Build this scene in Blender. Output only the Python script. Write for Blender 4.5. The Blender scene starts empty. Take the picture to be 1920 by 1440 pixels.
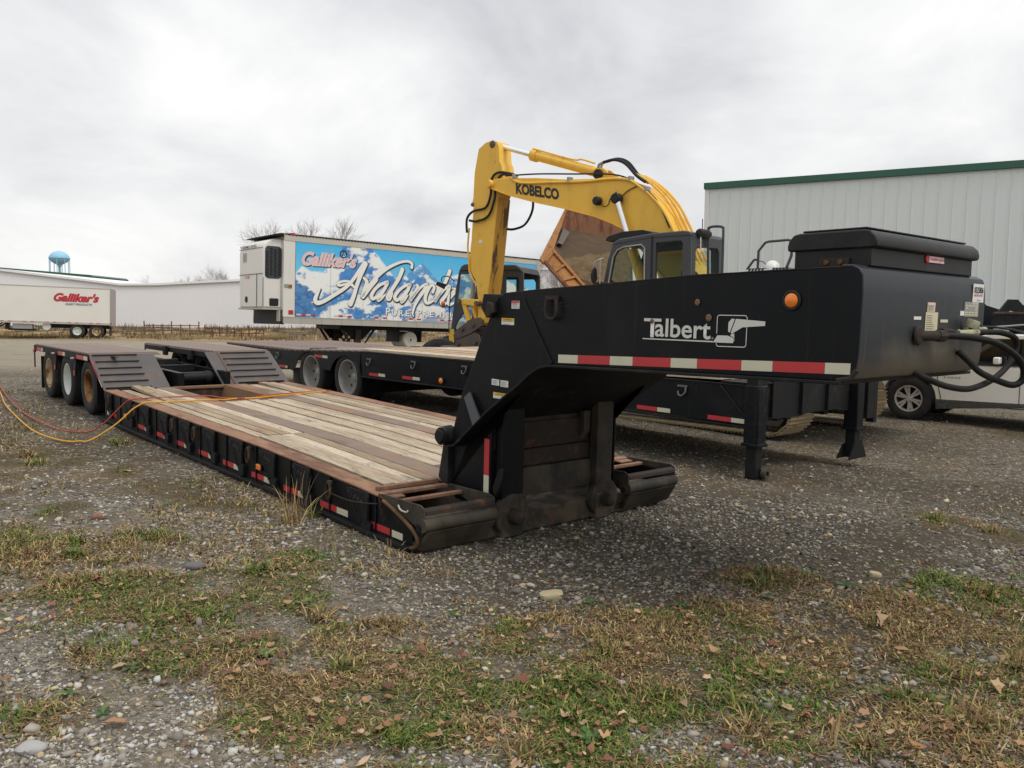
import bpy, bmesh, math, random
import numpy as np
from mathutils import Vector, Matrix, noise as mnoise

random.seed(7)
rng = np.random.default_rng(11)
S = bpy.context.scene
COL = S.collection
R = math.radians

# ------------------------------------------------------------------ camera
cam_data = bpy.data.cameras.new('camera')
cam = bpy.data.objects.new('camera', cam_data)
COL.objects.link(cam)
F = 1570.79
cam_data.sensor_width = 36.0
cam_data.lens = 36.0 * F / 1920.0
cam_data.clip_start = 0.05
cam_data.clip_end = 6000.0
PITCH = math.atan((720 - 598.005) / F)
CAM_H = 1.55386
cam.matrix_world = (Matrix.Translation((0, 0, CAM_H)) @ Matrix.Rotation(R(90) - PITCH, 4, 'X')
                    @ Matrix.Rotation(R(0.58936), 4, 'Z'))
S.camera = cam

# ------------------------------------------------------------------ sky, sun, exposure
SUN_EL, SUN_AZ = R(58), R(125)          # azimuth clockwise from +Y: behind the camera, to its right
world = bpy.data.worlds.new('World')
S.world = world
world.use_nodes = True
nt = world.node_tree
nt.nodes.clear()
N_ = nt.nodes.new
L_ = nt.links.new
wo = N_('ShaderNodeOutputWorld')
sky = N_('ShaderNodeTexSky'); sky.sky_type = 'NISHITA'; sky.sun_disc = False
sky.sun_elevation = SUN_EL; sky.sun_rotation = SUN_AZ
bgs = N_('ShaderNodeBackground'); bgs.inputs['Strength'].default_value = 0.1
L_(sky.outputs[0], bgs.inputs[0])
tc = N_('ShaderNodeTexCoord')
sep = N_('ShaderNodeSeparateXYZ'); L_(tc.outputs['Generated'], sep.inputs[0])
def wmath(op, a, b=None, clamp=False):
    n = N_('ShaderNodeMath'); n.operation = op; n.use_clamp = clamp
    for i, v in enumerate((a, b)):
        if v is None: continue
        if isinstance(v, (int, float)): n.inputs[i].default_value = v
        else: L_(v, n.inputs[i])
    return n.outputs[0]
zz = wmath('MAXIMUM', sep.outputs['Z'], 0.0)
den = wmath('ADD', zz, 0.42)
comb = N_('ShaderNodeCombineXYZ')
L_(wmath('DIVIDE', sep.outputs['X'], den), comb.inputs[0])
L_(wmath('DIVIDE', sep.outputs['Y'], den), comb.inputs[1])
def wnoise(scale, detail, rough, dist, off):
    mp = N_('ShaderNodeMapping'); L_(comb.outputs[0], mp.inputs[0])
    mp.inputs['Location'].default_value = (off, off * .7, 0)
    n = N_('ShaderNodeTexNoise'); L_(mp.outputs[0], n.inputs['Vector'])
    n.inputs['Scale'].default_value = scale; n.inputs['Detail'].default_value = detail
    n.inputs['Roughness'].default_value = rough; n.inputs['Distortion'].default_value = dist
    return n.outputs['Fac']
n1 = wnoise(0.75, 5, .55, .35, 3.1)
n2 = wnoise(2.6, 8, .58, .5, 7.7)
mixn = wmath('ADD', wmath('MULTIPLY', n1, .62), wmath('MULTIPLY', n2, .38))
ramp = N_('ShaderNodeValToRGB'); L_(mixn, ramp.inputs[0])
el = ramp.color_ramp.elements
el[0].position = .37; el[0].color = (.535, .540, .565, 1)
el[1].position = .63; el[1].color = (.935, .928, .912, 1)
e = el.new(.49); e.color = (.722, .724, .732, 1)
# paler towards the zenith, a little greyer low down, as an even overcast is
elev = wmath('ADD', wmath('MULTIPLY', zz, .36), .92)
vm = N_('ShaderNodeVectorMath'); vm.operation = 'SCALE'
L_(ramp.outputs[0], vm.inputs[0]); L_(elev, vm.inputs['Scale'])
bgc = N_('ShaderNodeBackground'); L_(vm.outputs[0], bgc.inputs[0]); bgc.inputs['Strength'].default_value = 1.0
mx = N_('ShaderNodeMixShader'); mx.inputs[0].default_value = .95
L_(bgs.outputs[0], mx.inputs[1]); L_(bgc.outputs[0], mx.inputs[2]); L_(mx.outputs[0], wo.inputs[0])

sun_data = bpy.data.lights.new('sun', 'SUN')
sun_data.energy = 1.4; sun_data.angle = R(20); sun_data.color = (1.0, .96, .90)
sun = bpy.data.objects.new('sun', sun_data); COL.objects.link(sun)
sdir = Vector((math.sin(SUN_AZ) * math.cos(SUN_EL), math.cos(SUN_AZ) * math.cos(SUN_EL), math.sin(SUN_EL)))
sun.rotation_euler = sdir.to_track_quat('Z', 'Y').to_euler()
S.view_settings.view_transform = 'Standard'
S.view_settings.look = 'None'
S.view_settings.exposure = 0.22
S.view_settings.gamma = 1.0
S.view_settings.use_curve_mapping = False
S.cycles.max_bounces = 6
S.cycles.transparent_max_bounces = 8

# ------------------------------------------------------------------ materials
def rgb(*c):
    return (c[0], c[1], c[2], 1.0)
class NT:
    def __init__(s, name):
        s.m = bpy.data.materials.new(name); s.m.use_nodes = True
        s.t = s.m.node_tree; s.t.nodes.clear()
        s.out = s.n('ShaderNodeOutputMaterial'); s.b = s.n('ShaderNodeBsdfPrincipled')
        s.l(s.b.outputs[0], s.out.inputs[0])
        s.tc = s.n('ShaderNodeTexCoord')
    def n(s, k): return s.t.nodes.new(k)
    def l(s, a, b): s.t.links.new(a, b)
    def val(s, inp, v):
        if isinstance(v, (int, float)): inp.default_value = v
        elif isinstance(v, tuple): inp.default_value = v
        else: s.l(v, inp)
    def noise(s, scale=5, detail=6, rough=.6, dist=0., stretch=(1, 1, 1), off=(0, 0, 0), vec=None, out='Fac'):
        mp = s.n('ShaderNodeMapping'); s.l(vec or s.tc.outputs['Object'], mp.inputs[0])
        mp.inputs['Scale'].default_value = stretch; mp.inputs['Location'].default_value = off
        n = s.n('ShaderNodeTexNoise'); s.l(mp.outputs[0], n.inputs['Vector'])
        n.inputs['Scale'].default_value = scale; n.inputs['Detail'].default_value = detail
        n.inputs['Roughness'].default_value = rough; n.inputs['Distortion'].default_value = dist
        return n.outputs[out]
    def vor(s, scale, feature='F1', vec=None, out='Distance', rnd=1.0):
        n = s.n('ShaderNodeTexVoronoi'); n.feature = feature
        s.l(vec or s.tc.outputs['Object'], n.inputs['Vector']); n.inputs['Scale'].default_value = scale
        n.inputs['Randomness'].default_value = rnd
        return n.outputs[out]
    def math(s, op, a, b=0., c=None, clamp=False):
        n = s.n('ShaderNodeMath'); n.operation = op; n.use_clamp = clamp
        s.val(n.inputs[0], a); s.val(n.inputs[1], b)
        if c is not None: s.val(n.inputs[2], c)
        return n.outputs[0]
    def step(s, v, lo, hi):
        n = s.n('ShaderNodeMapRange'); n.clamp = True; n.interpolation_type = 'SMOOTHSTEP'
        s.val(n.inputs['Value'], v)
        n.inputs['From Min'].default_value = lo; n.inputs['From Max'].default_value = hi
        return n.outputs[0]
    def mix(s, f, a, b, mode='MIX'):
        n = s.n('ShaderNodeMix'); n.data_type = 'RGBA'; n.blend_type = mode
        s.val(n.inputs['Factor'], f); s.val(n.inputs['A'], a); s.val(n.inputs['B'], b)
        return n.outputs['Result']
    def bump(s, h, strength=.3, dist=.01):
        n = s.n('ShaderNodeBump'); n.inputs['Strength'].default_value = strength; n.inputs['Distance'].default_value = dist
        s.l(h, n.inputs['Height']); s.l(n.outputs[0], s.b.inputs['Normal'])
    def fin(s, col, rough=.6, metal=0., spec=.5):
        s.val(s.b.inputs['Base Color'], col); s.val(s.b.inputs['Roughness'], rough)
        s.val(s.b.inputs['Metallic'], metal); s.val(s.b.inputs['Specular IOR Level'], spec)
        return s.m
    def sep(s):
        n = s.n('ShaderNodeSeparateXYZ'); s.l(s.tc.outputs['Object'], n.inputs[0]); return n.outputs

def paint(name, c, var=.25, vscale=3., rough=.5, spec=.4, metal=0., worn=None, thr=(.58, .70), wscale=6., stretch=(1, 1, 1),
          dust=None, dthr=(.5, .75), dscale=2., bump=.08, bscale=60.):
    """Painted or bare surface: tone variation, a patchy second colour (rust, chips) and a soft third one (dust)."""
    k = NT(name)
    v = k.noise(vscale, 5, .6)
    dark = rgb(*(x * (1 - var) for x in c)); lite = rgb(*(min(1, x * (1 + var)) for x in c))
    col = k.mix(v, dark, lite)
    r = k.math('MULTIPLY_ADD', v, .2, rough - .1)
    if dust:
        d = k.step(k.noise(dscale, 6, .62, .4, stretch, (3, 1, 2)), *dthr)
        col = k.mix(d, col, rgb(*dust)); r = k.math('ADD', r, k.math('MULTIPLY', d, .2), clamp=True)
    if worn:
        w = k.step(k.noise(wscale, 9, .68, .3, stretch, (1, 5, 9)), *thr)
        wc = k.mix(k.noise(wscale * 3, 4), rgb(*(x * .6 for x in worn)), rgb(*(min(1, x * 1.35) for x in worn)))
        col = k.mix(w, col, wc); r = k.math('ADD', r, k.math('MULTIPLY', w, .3), clamp=True)
    k.bump(k.noise(bscale, 6, .65), bump, .01)
    return k.fin(col, r, metal, spec)

RUST = (.135, .062, .034)
M = {}
k = NT('black_steel')
v = k.noise(2.2, 5, .6)
col = k.mix(v, rgb(.0042, .0052, .0068), rgb(.0080, .0094, .0115))
dn = k.step(k.noise(1.6, 7, .66, .5, (1, 1, 1), (3, 1, 2)), .52, .78); col = k.mix(k.math('MULTIPLY', dn, .7), col, rgb(.024, .0235, .022))
sk_ = k.noise(6, 2, .5, .4, (1, 5.5, .8), (2, 4, 7)); sk2 = k.noise(6, 2, .5, .3, (1, .9, 6), (8, 1, 3))
sc_ = k.math('MULTIPLY', k.step(k.math('ABSOLUTE', k.math('SUBTRACT', sk_, .5)), .006, .0), k.step(k.noise(1.7, 3, .5, 0, (1, 1, 1), (5, 5, 5)), .56, .64))
sc2 = k.math('MULTIPLY', k.step(k.math('ABSOLUTE', k.math('SUBTRACT', sk2, .5)), .006, .0), k.step(k.noise(1.9, 3, .5, 0, (1, 1, 1), (9, 2, 5)), .57, .64))
col = k.mix(k.math('MULTIPLY', k.math('MAXIMUM', sc_, sc2), .55), col, rgb(.10, .10, .10))
chp = k.step(k.noise(26, 6, .7, 0, (1, 1, 1), (1, 8, 2)), .70, .74); col = k.mix(chp, col, rgb(.075, .045, .030))
stk = k.step(k.noise(8, 3, .5, 0, (1, 3, .10), (4, 2, 1)), .60, .78); col = k.mix(k.math('MULTIPLY', stk, .5), col, rgb(.028, .026, .023))
k.bump(k.noise(3.5, 3, .5), .10, .03)
M['black'] = k.fin(col, k.math('MULTIPLY_ADD', dn, .25, .42), 0., .17)
M['black_worn'] = paint('worn_black_steel', (.0105, .011, .012), .35, 4, .6, .2, worn=(.070, .042, .027), thr=(.58, .72), wscale=7,
                        dust=(.036, .033, .029), dthr=(.48, .75))
M['grimy'] = paint('grimy_black_steel', (.026, .024, .021), .35, 5, .68, .25, worn=(.075, .050, .030), thr=(.60, .74), wscale=9,
                   dust=(.080, .066, .048), dthr=(.36, .66), dscale=3, bump=.15)
M['muddy'] = paint('muddy_steel', (.105, .080, .057), .35, 5, .8, .2, worn=(.13, .06, .03), thr=(.58, .72), wscale=8,
                   dust=(.040, .036, .030), dthr=(.45, .65), dscale=4, bump=.2)
M['rail'] = paint('rusty_deck_rail', (.255, .145, .092), .3, 5, .8, .2, worn=(.15, .082, .058), thr=(.46, .66), wscale=4, stretch=(1, .35, 1),
                  dust=(.33, .20, .125), dthr=(.50, .75), dscale=5, bump=.15)
M['beam'] = paint('rusty_deck_beam', (.215, .165, .130), .3, 3, .75, .2, worn=(.36, .180, .092), thr=(.52, .68), wscale=2.2, stretch=(1, .4, 1),
                  dust=(.16, .12, .095), dthr=(.5, .65), dscale=1.6, bump=.12)
M['ramp'] = paint('worn_grey_ramp', (.092, .082, .077), .35, 4, .55, .35, worn=(.23, .11, .055), thr=(.58, .70), wscale=5, bump=.15, bscale=40)
M['rear_deck'] = paint('red_brown_deck', (.245, .195, .172), .2, 2, .7, .3, worn=(.27, .16, .12), thr=(.5, .7), wscale=3, bump=.1)
M['rust'] = paint('plain_rust', RUST, .4, 8, .85, .2, worn=(.21, .105, .055), thr=(.5, .68), wscale=9, bump=.25)
M['brown_rust'] = paint('brown_rust', (.20, .115, .065), .25, 4, .8, .2, worn=(.12, .06, .035), thr=(.55, .7), wscale=6, bump=.15)
M['edge_rust'] = paint('rusty_black_edge', (.036, .029, .025), .4, 7, .75, .2, worn=(.115, .055, .032), thr=(.50, .68), wscale=9, bump=.2)
M['tape_red'] = paint('red_reflective_tape', (.50, .035, .040), .1, 4, .38, .5, bump=.01)
M['tape_white'] = paint('white_reflective_tape', (.60, .58, .44), .08, 5, .4, .5, dust=(.42, .39, .29), dthr=(.55, .8), bump=.01)
M['amber'] = paint('amber_lens', (.85, .22, .015), .15, 40, .2, .6, bump=.15, bscale=140)
M['redlens'] = paint('red_lens', (.45, .02, .03), .1, 30, .25, .6, bump=.1)
M['rubber'] = paint('tyre_rubber', (.028, .028, .029), .3, 6, .78, .25, dust=(.075, .070, .062), dthr=(.45, .8), bump=.15)
M['tread'] = paint('tyre_tread', (.018, .018, .019), .3, 6, .85, .2, dust=(.05, .046, .04), dthr=(.5, .85), bump=.2)
M['rim_white'] = paint('white_rim', (.62, .64, .60), .12, 4, .5, .4, worn=(.35, .28, .2), thr=(.72, .85), wscale=6)
M['rim_rusty'] = paint('rusty_cream_rim', (.55, .43, .26), .2, 4, .65, .35, worn=(.24, .105, .035), thr=(.46, .60), wscale=4.5, stretch=(1, 1, .6))
M['rim_brown'] = paint('orange_rusty_rim', (.34, .18, .075), .35, 4, .75, .25, worn=(.11, .050, .022), thr=(.44, .58), wscale=5, dust=(.46, .36, .22), dthr=(.52, .66), dscale=5, stretch=(1, 1, .5))
M['rim_dull'] = paint('dull_steel_rim', (.36, .35, .32), .2, 5, .5, .4, metal=.3, worn=(.16, .13, .10), thr=(.55, .75), wscale=6)
M['chrome'] = paint('polished_rod', (.82, .83, .84), .05, 4, .12, .5, metal=1., bump=.01)
M['alloy'] = paint('alloy_wheel', (.66, .65, .63), .1, 9, .38, .5, metal=.45, bump=.02)
M['yellow'] = paint('yellow_paint', (.78, .465, .060), .06, 1.6, .45, .4, worn=(.30, .18, .05), thr=(.60, .72), wscale=6, stretch=(1, 1, .4), dust=(.62, .37, .06), dthr=(.5, .8), dscale=3, bump=.04)
M['yellow_worn'] = paint('scratched_yellow_paint', (.60, .32, .035), .12, 3, .5, .4, worn=(.13, .065, .03), thr=(.52, .62), wscale=7,
                         stretch=(1, 1, .12), bump=.1)
M['bucket'] = paint('dark_bucket_steel', (.085, .066, .055), .3, 6, .55, .4, worn=(.17, .085, .045), thr=(.52, .68), wscale=7, bump=.15)
M['grey_cab'] = paint('charcoal_cab_paint', (.042, .046, .053), .12, 2, .42, .45, bump=.02)
M['dark'] = paint('dark_rubber', (.016, .016, .017), .25, 8, .6, .3, bump=.1)
M['hose'] = paint('ribbed_black_hose', (.010, .0098, .0095), .3, 12, .6, .25, dust=(.035, .031, .026), dthr=(.45, .75), dscale=8, bump=.2, bscale=90)
M['white_paint'] = paint('off_white_trailer_paint', (.72, .70, .645), .06, .8, .5, .4, worn=(.50, .45, .37), thr=(.66, .88), wscale=2, stretch=(1, 3, .4), bump=.02)
M['reefer_white'] = paint('grimy_white_panel', (.70, .68, .63), .06, 1.2, .5, .4, dust=(.46, .42, .36), dthr=(.55, .95), dscale=1.5, stretch=(2, 2, .3), bump=.02)
M['alum'] = paint('dull_aluminium_rail', (.42, .40, .35), .15, 3, .55, .4, worn=(.22, .19, .16), thr=(.6, .8), wscale=4, bump=.05)
M['grey_metal'] = paint('grey_galvanised', (.32, .32, .31), .2, 4, .5, .4, metal=.3, bump=.05)
M['red_letter'] = paint('red_lettering', (.46, .028, .045), .06, 3, .5, .4, bump=0.)
M['pink_letter'] = paint('faded_pink_lettering', (.74, .55, .55), .05, 3, .5, .4, bump=0.)
M['cream_letter'] = paint('cream_lettering', (.86, .84, .77), .04, 3, .5, .4, bump=0.)
M['blue_letter'] = paint('grey_blue_lettering', (.13, .20, .27), .05, 3, .5, .4, bump=0.)
M['slate_letter'] = paint('slate_shadow_print', (.020, .050, .085), .05, 3, .5, .4, bump=0.)
M['black_letter'] = paint('black_lettering', (.02, .02, .022), .05, 3, .5, .4, bump=0.)
M['decal_white'] = paint('white_decal', (.62, .62, .58), .05, 9, .5, .4, dust=(.50, .47, .38), dthr=(.55, .9), bump=0.)
M['sticker'] = paint('white_sticker', (.74, .73, .69), .05, 9, .5, .4, bump=0.)
M['sticker_print'] = paint('small_grey_print', (.16, .16, .16), .05, 9, .6, .3, bump=0.)
M['sticker_yellow'] = paint('yellow_sticker', (.72, .45, .03), .05, 9, .5, .4, bump=0.)
M['bent_rust'] = paint('dark_rusty_rod', (.105, .060, .034), .35, 8, .8, .2, worn=(.17, .09, .045), thr=(.5, .68), wscale=9, bump=.25)
M['dull_ring'] = paint('dull_grey_ring', (.13, .13, .128), .25, 8, .55, .4)
M['dull_yellow'] = paint('dull_yellow_paint', (.34, .27, .10), .2, 5, .7, .3)
M['sticker_cream'] = paint('cream_sticker', (.64, .57, .38), .08, 9, .5, .4, bump=0.)
M['sticker_red'] = paint('red_print', (.62, .06, .05), .05, 9, .5, .4, bump=0.)
M['brass'] = paint('pale_brass_fitting', (.36, .36, .22), .3, 12, .5, .5, metal=.2, dust=(.12, .10, .07), dthr=(.5, .7), dscale=12, bump=.1)
M['pale_track'] = paint('sandy_track_pad', (.36, .285, .165), .2, 5, .8, .2, worn=(.16, .13, .09), thr=(.55, .7), wscale=5, bump=.2)
M['orange'] = paint('orange_dump_paint', (.31, .140, .040), .15, 2, .65, .3, worn=(.15, .068, .035), thr=(.50, .66), wscale=4, bump=.1)
M['dump_inside'] = paint('rusty_dump_lining', (.165, .075, .038), .3, 2, .75, .25, worn=(.12, .045, .03), thr=(.5, .62), wscale=2.6, stretch=(1.5, 1.5, .5), bump=.12)
M['dump_floor'] = paint('dusty_brown_lining', (.075, .050, .032), .25, 3, .85, .2, dust=(.115, .080, .046), dthr=(.45, .8), bump=.2)
M['soil'] = paint('sandy_soil', (.145, .102, .058), .4, 5, .95, .1, worn=(.10, .07, .04), thr=(.5, .65), wscale=7, bump=.8, bscale=25)
M['tower'] = paint('pale_blue_tank_paint', (.30, .56, .72), .06, .3, .55, .3, bump=0.)
M['green_trim'] = paint('dark_green_trim', (.030, .105, .075), .15, 2, .5, .4, bump=.02)
M['wall_grey'] = paint('pale_grey_cladding', (.660, .700, .690), .04, .5, .5, .4, bump=.01)
M['wall_white'] = paint('white_cladding', (.80, .805, .82), .02, .3, .6, .3, bump=0.)
M['bark'] = paint('grey_bark', (.36, .335, .325), .25, 3, .9, .1)
M['pickup_white'] = paint('white_car_paint', (.82, .81, .77), .03, 1, .25, .5, dust=(.66, .64, .58), dthr=(.55, 1.), dscale=1.2, bump=.005)
M['cord_red'] = paint('red_cord', (.36, .065, .045), .2, 9, .6, .3)
M['cord_yellow'] = paint('yellow_orange_cord', (.62, .32, .03), .15, 9, .6, .3)
M['dry_straw'] = paint('dry_straw', (.34, .25, .13), .3, 9, .9, .1)
M['tan_stone'] = paint('tan_stone', (.42, .35, .22), .2, 9, .9, .2, bump=.4)
M['pale_stone'] = paint('pale_grey_stone', (.36, .36, .35), .2, 9, .9, .2, bump=.4)
M['dark_stone'] = paint('dark_grey_stone', (.14, .135, .13), .25, 9, .9, .2, bump=.5)
M['brick_chunk'] = paint('red_brick_chunk', (.22, .115, .085), .3, 12, .9, .2, worn=(.42, .40, .36), thr=(.55, .65), wscale=14, bump=.5)
M['tarp'] = paint('blue_grey_tarp', (.055, .065, .08), .4, 3, .6, .3, bump=.3, bscale=6)
M['wood_grey'] = paint('grey_pallet_wood', (.27, .22, .16), .3, 8, .9, .2, stretch=(1, 1, 4))
M['rack'] = paint('brown_rack_steel', (.16, .105, .080), .3, 2, .8, .2)

def glass_mat(name, tint, rough=.04, alpha=.35, through=(.5, .5, .5)):
    k = NT(name)
    k.fin(rgb(*tint), rough, 0., .6)
    tr = k.n('ShaderNodeBsdfTransparent'); tr.inputs[0].default_value = rgb(*through)
    ms = k.n('ShaderNodeMixShader'); ms.inputs[0].default_value = alpha
    k.l(tr.outputs[0], ms.inputs[1]); k.l(k.b.outputs[0], ms.inputs[2]); k.l(ms.outputs[0], k.out.inputs[0])
    return k.m
M['glass'] = glass_mat('greenish_cab_glass', (.03, .06, .055), .02, .16, (.86, .94, .90))
M['glass_dark'] = glass_mat('dark_car_glass', (.012, .013, .014), .03, .65, (.22, .24, .24))
M['mirror_glass'] = paint('mirror_face', (.72, .74, .76), .03, 3, .06, .5, metal=1., bump=0.)

# weathered deck boards: each board gets its own tone and grain from the object's random number
def board_mat(name, pale, mid, dark, grain=1.0):
    k = NT(name)
    oi = k.n('ShaderNodeObjectInfo')
    cx = k.n('ShaderNodeCombineXYZ')
    for i in range(3): k.l(k.math('MULTIPLY', oi.outputs['Random'], 37.0 * (i + 1)), cx.inputs[i])
    va = k.n('ShaderNodeVectorMath'); va.operation = 'ADD'
    k.l(k.tc.outputs['Object'], va.inputs[0]); k.l(cx.outputs[0], va.inputs[1])
    g1 = k.noise(3.2, 8, .66, .8, (7, .55, 7), vec=va.outputs[0])
    g2 = k.noise(9, 8, .7, .3, (9, .35, 9), vec=va.outputs[0])
    g3 = k.noise(1.1, 5, .6, .4, (2.2, .7, 2), vec=va.outputs[0])
    tone = k.math('ADD', k.math('MULTIPLY', oi.outputs['Random'], .30), k.math('ADD', k.math('MULTIPLY', g1, .45), k.math('MULTIPLY', g3, .35)))
    col = k.mix(k.step(tone, .42, .74), rgb(*mid), rgb(*pale))
    col = k.mix(k.math('MULTIPLY', k.step(k.noise(1.3, 7, .7, .8, (1.6, .8, 1), (6, 3, 2)), .54, .70), .55), col, rgb(.34, .185, .095))
    col = k.mix(k.math('MULTIPLY', k.step(g2, .52, .66), .60), col, rgb(*dark))
    g4 = k.noise(2.1, 9, .72, 1.2, (3.5, .9, 3), vec=va.outputs[0])
    col = k.mix(k.math('MULTIPLY', k.step(g4, .55, .68), .70), col, rgb(dark[0] * 1.3, dark[1] * 1.25, dark[2] * 1.2))
    cr_ = k.noise(2.4, 4, .5, .6, (16, .25, 8), vec=va.outputs[0])
    col = k.mix(k.math('MULTIPLY', k.step(k.math('ABSOLUTE', k.math('SUBTRACT', cr_, .5)), .012, .0), .8), col, rgb(.03, .026, .02))
    k.bump(g2, .35, .01)
    return k.fin(col, .85, 0., .2)
M['board'] = board_mat('weathered_board', (.56, .475, .36), (.31, .235, .16), (.085, .068, .052))
M['board_pale'] = board_mat('pale_board', (.62, .52, .40), (.42, .31, .20), (.16, .11, .07))

# ------------------------------------------------------------------ mesh helpers
class MB:
    def __init__(s): s.v = []; s.f = []
    def add(s, v, f):
        o = len(s.v); s.v += [tuple(map(float, p)) for p in v]; s.f += [tuple(i + o for i in q) for q in f]; return s
    def box(s, x0, x1, y0, y1, z0, z1):
        x0, x1 = sorted((x0, x1)); y0, y1 = sorted((y0, y1)); z0, z1 = sorted((z0, z1))
        return s.add([(x0, y0, z0), (x1, y0, z0), (x1, y1, z0), (x0, y1, z0), (x0, y0, z1), (x1, y0, z1), (x1, y1, z1), (x0, y1, z1)],
                     [(0, 3, 2, 1), (4, 5, 6, 7), (0, 1, 5, 4), (1, 2, 6, 5), (2, 3, 7, 6), (3, 0, 4, 7)])
    def prism(s, poly, axis, lo, hi):
        """poly in the two other axes (in x,y,z order), extruded along axis from lo to hi."""
        def p(a, b, c):
            return {'x': (c, a, b), 'y': (a, c, b), 'z': (a, b, c)}[axis]
        area = sum(poly[i][0] * poly[(i + 1) % len(poly)][1] - poly[(i + 1) % len(poly)][0] * poly[i][1] for i in range(len(poly)))
        if (area < 0): poly = poly[::-1]
        if axis == 'y': poly = poly[::-1]
        lo, hi = min(lo, hi), max(lo, hi)
        n = len(poly)
        v = [p(a, b, lo) for a, b in poly] + [p(a, b, hi) for a, b in poly]
        f = [tuple(range(n - 1, -1, -1)), tuple(range(n, 2 * n))] + [(i, (i + 1) % n, n + (i + 1) % n, n + i) for i in range(n)]
        return s.add(v, f)
    def cyl(s, p0, p1, r0, r1=None, n=16, caps=True):
        r1 = r0 if r1 is None else r1
        p0, p1 = Vector(p0), Vector(p1); d = (p1 - p0).normalized()
        u = d.orthogonal().normalized(); w = d.cross(u)
        v = []; f = []
        for p, r in ((p0, r0), (p1, r1)):
            for i in range(n):
                a = 2 * math.pi * i / n; v.append(p + u * (r * math.cos(a)) + w * (r * math.sin(a)))
        for i in range(n): f.append((i, (i + 1) % n, n + (i + 1) % n, n + i))
        if caps: f += [tuple(range(n - 1, -1, -1)), tuple(range(n, 2 * n))]
        return s.add(v, f)
    def tube(s, path, r, n=8, smooth=0, closed=False):
        P = [Vector(p) for p in path]
        if smooth: P = spline(P, smooth, closed)
        v = []; f = []; m = len(P)
        rr = r if callable(r) else (lambda t: r)
        T = [((P[(i + 1) % m] if closed else P[min(i + 1, m - 1)]) - (P[i - 1] if (closed or i) else P[0])).normalized() for i in range(m)]
        u = T[0].orthogonal().normalized()
        for i in range(m):
            u = (u - T[i] * u.dot(T[i])); u = u.normalized() if u.length > 1e-6 else T[i].orthogonal().normalized()
            w = T[i].cross(u)
            for j in range(n):
                a = 2 * math.pi * j / n
                v.append(P[i] + (u * math.cos(a) + w * math.sin(a)) * rr(i / max(1, m - 1)))
        for i in range(m if closed else m - 1):
            for j in range(n):
                k = (i + 1) % m
                f.append((i * n + j, i * n + (j + 1) % n, k * n + (j + 1) % n, k * n + j))
        if not closed: f += [tuple(range(n - 1, -1, -1)), tuple(range((m - 1) * n, m * n))]
        return s.add(v, f)
    def lathe(s, prof, c, axis, n=32, closed=False):
        """prof = [(radius, offset along axis)], axis unit vector, c centre."""
        c = Vector(c); d = Vector(axis).normalized(); u = d.orthogonal().normalized(); w = d.cross(u)
        v = []; f = []; m = len(prof)
        for r, h in prof:
            for j in range(n):
                a = 2 * math.pi * j / n
                v.append(c + d * h + (u * math.cos(a) + w * math.sin(a)) * max(r, 1e-4))
        for i in range(m if closed else m - 1):
            k = (i + 1) % m
            for j in range(n): f.append((i * n + j, i * n + (j + 1) % n, k * n + (j + 1) % n, k * n + j))
        return s.add(v, f)
    def sheet(s, pts):
        return s.add(pts, [tuple(range(len(pts)))])
    def plate(s, pts, t):
        """a flat polygon in 3-D given a thickness along its own normal."""
        P = [Vector(p) for p in pts]; n = Vector((0, 0, 0))
        for i in range(len(P)): n += P[i].cross(P[(i + 1) % len(P)])
        n.normalize(); m = len(P)
        v = [p - n * (t / 2) for p in P] + [p + n * (t / 2) for p in P]
        f = [tuple(range(m - 1, -1, -1)), tuple(range(m, 2 * m))] + [(i, (i + 1) % m, m + (i + 1) % m, m + i) for i in range(m)]
        return s.add(v, f)
    def mesh(s, name):
        me = bpy.data.meshes.new(name); me.from_pydata(s.v, [], s.f); me.validate(); me.update(); return me
    def build(s, name, mat, parent=None, bevel=0., smooth=True, loc=None):
        me = s.mesh(name)
        bm = bmesh.new(); bm.from_mesh(me); bmesh.ops.recalc_face_normals(bm, faces=bm.faces); bm.to_mesh(me); bm.free()
        me.materials.append(mat)
        if smooth:
            me.shade_smooth(); me.set_sharp_from_angle(angle=R(35))
        o = bpy.data.objects.new(name, me); COL.objects.link(o)
        if parent: o.parent = parent
        if loc: o.location = loc
        if bevel:
            b = o.modifiers.new('bevel', 'BEVEL'); b.width = bevel; b.segments = 2; b.limit_method = 'ANGLE'; b.angle_limit = R(40)
        return o

def spline(P, k, closed=False):
    out = []; m = len(P)
    for i in range(m if closed else m - 1):
        g = (lambda j: P[j % m]) if closed else (lambda j: P[min(max(j, 0), m - 1)])
        a, b, c, d = g(i - 1), g(i), g(i + 1), g(i + 2)
        for t in range(k):
            t /= k
            out.append(.5 * ((2 * b) + (c - a) * t + (2 * a - 5 * b + 4 * c - d) * t * t + (3 * b - a - 3 * c + d) * t ** 3))
    if not closed: out.append(P[-1])
    return out

def tag(o, label=None, cat=None, group=None, kind=None):
    if label: o['label'] = label
    if cat: o['category'] = cat
    if group: o['group'] = group
    if kind: o['kind'] = kind
    return o
def thing(name, label, cat, loc=(0, 0, 0), rz=0., tilt=0., group=None):
    o = bpy.data.objects.new(name, None); COL.objects.link(o); o.empty_display_size = .2
    o.location = loc; o.rotation_euler = (tilt, 0, rz)
    return tag(o, label, cat, group)
def copy_obj(o, parent=None):
    c = o.copy(); COL.objects.link(c); c.parent = parent
    return c
def copy_tree(o, parent=None):
    c = copy_obj(o, parent)
    for ch in list(o.children): copy_tree(ch, c)
    return c

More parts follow.
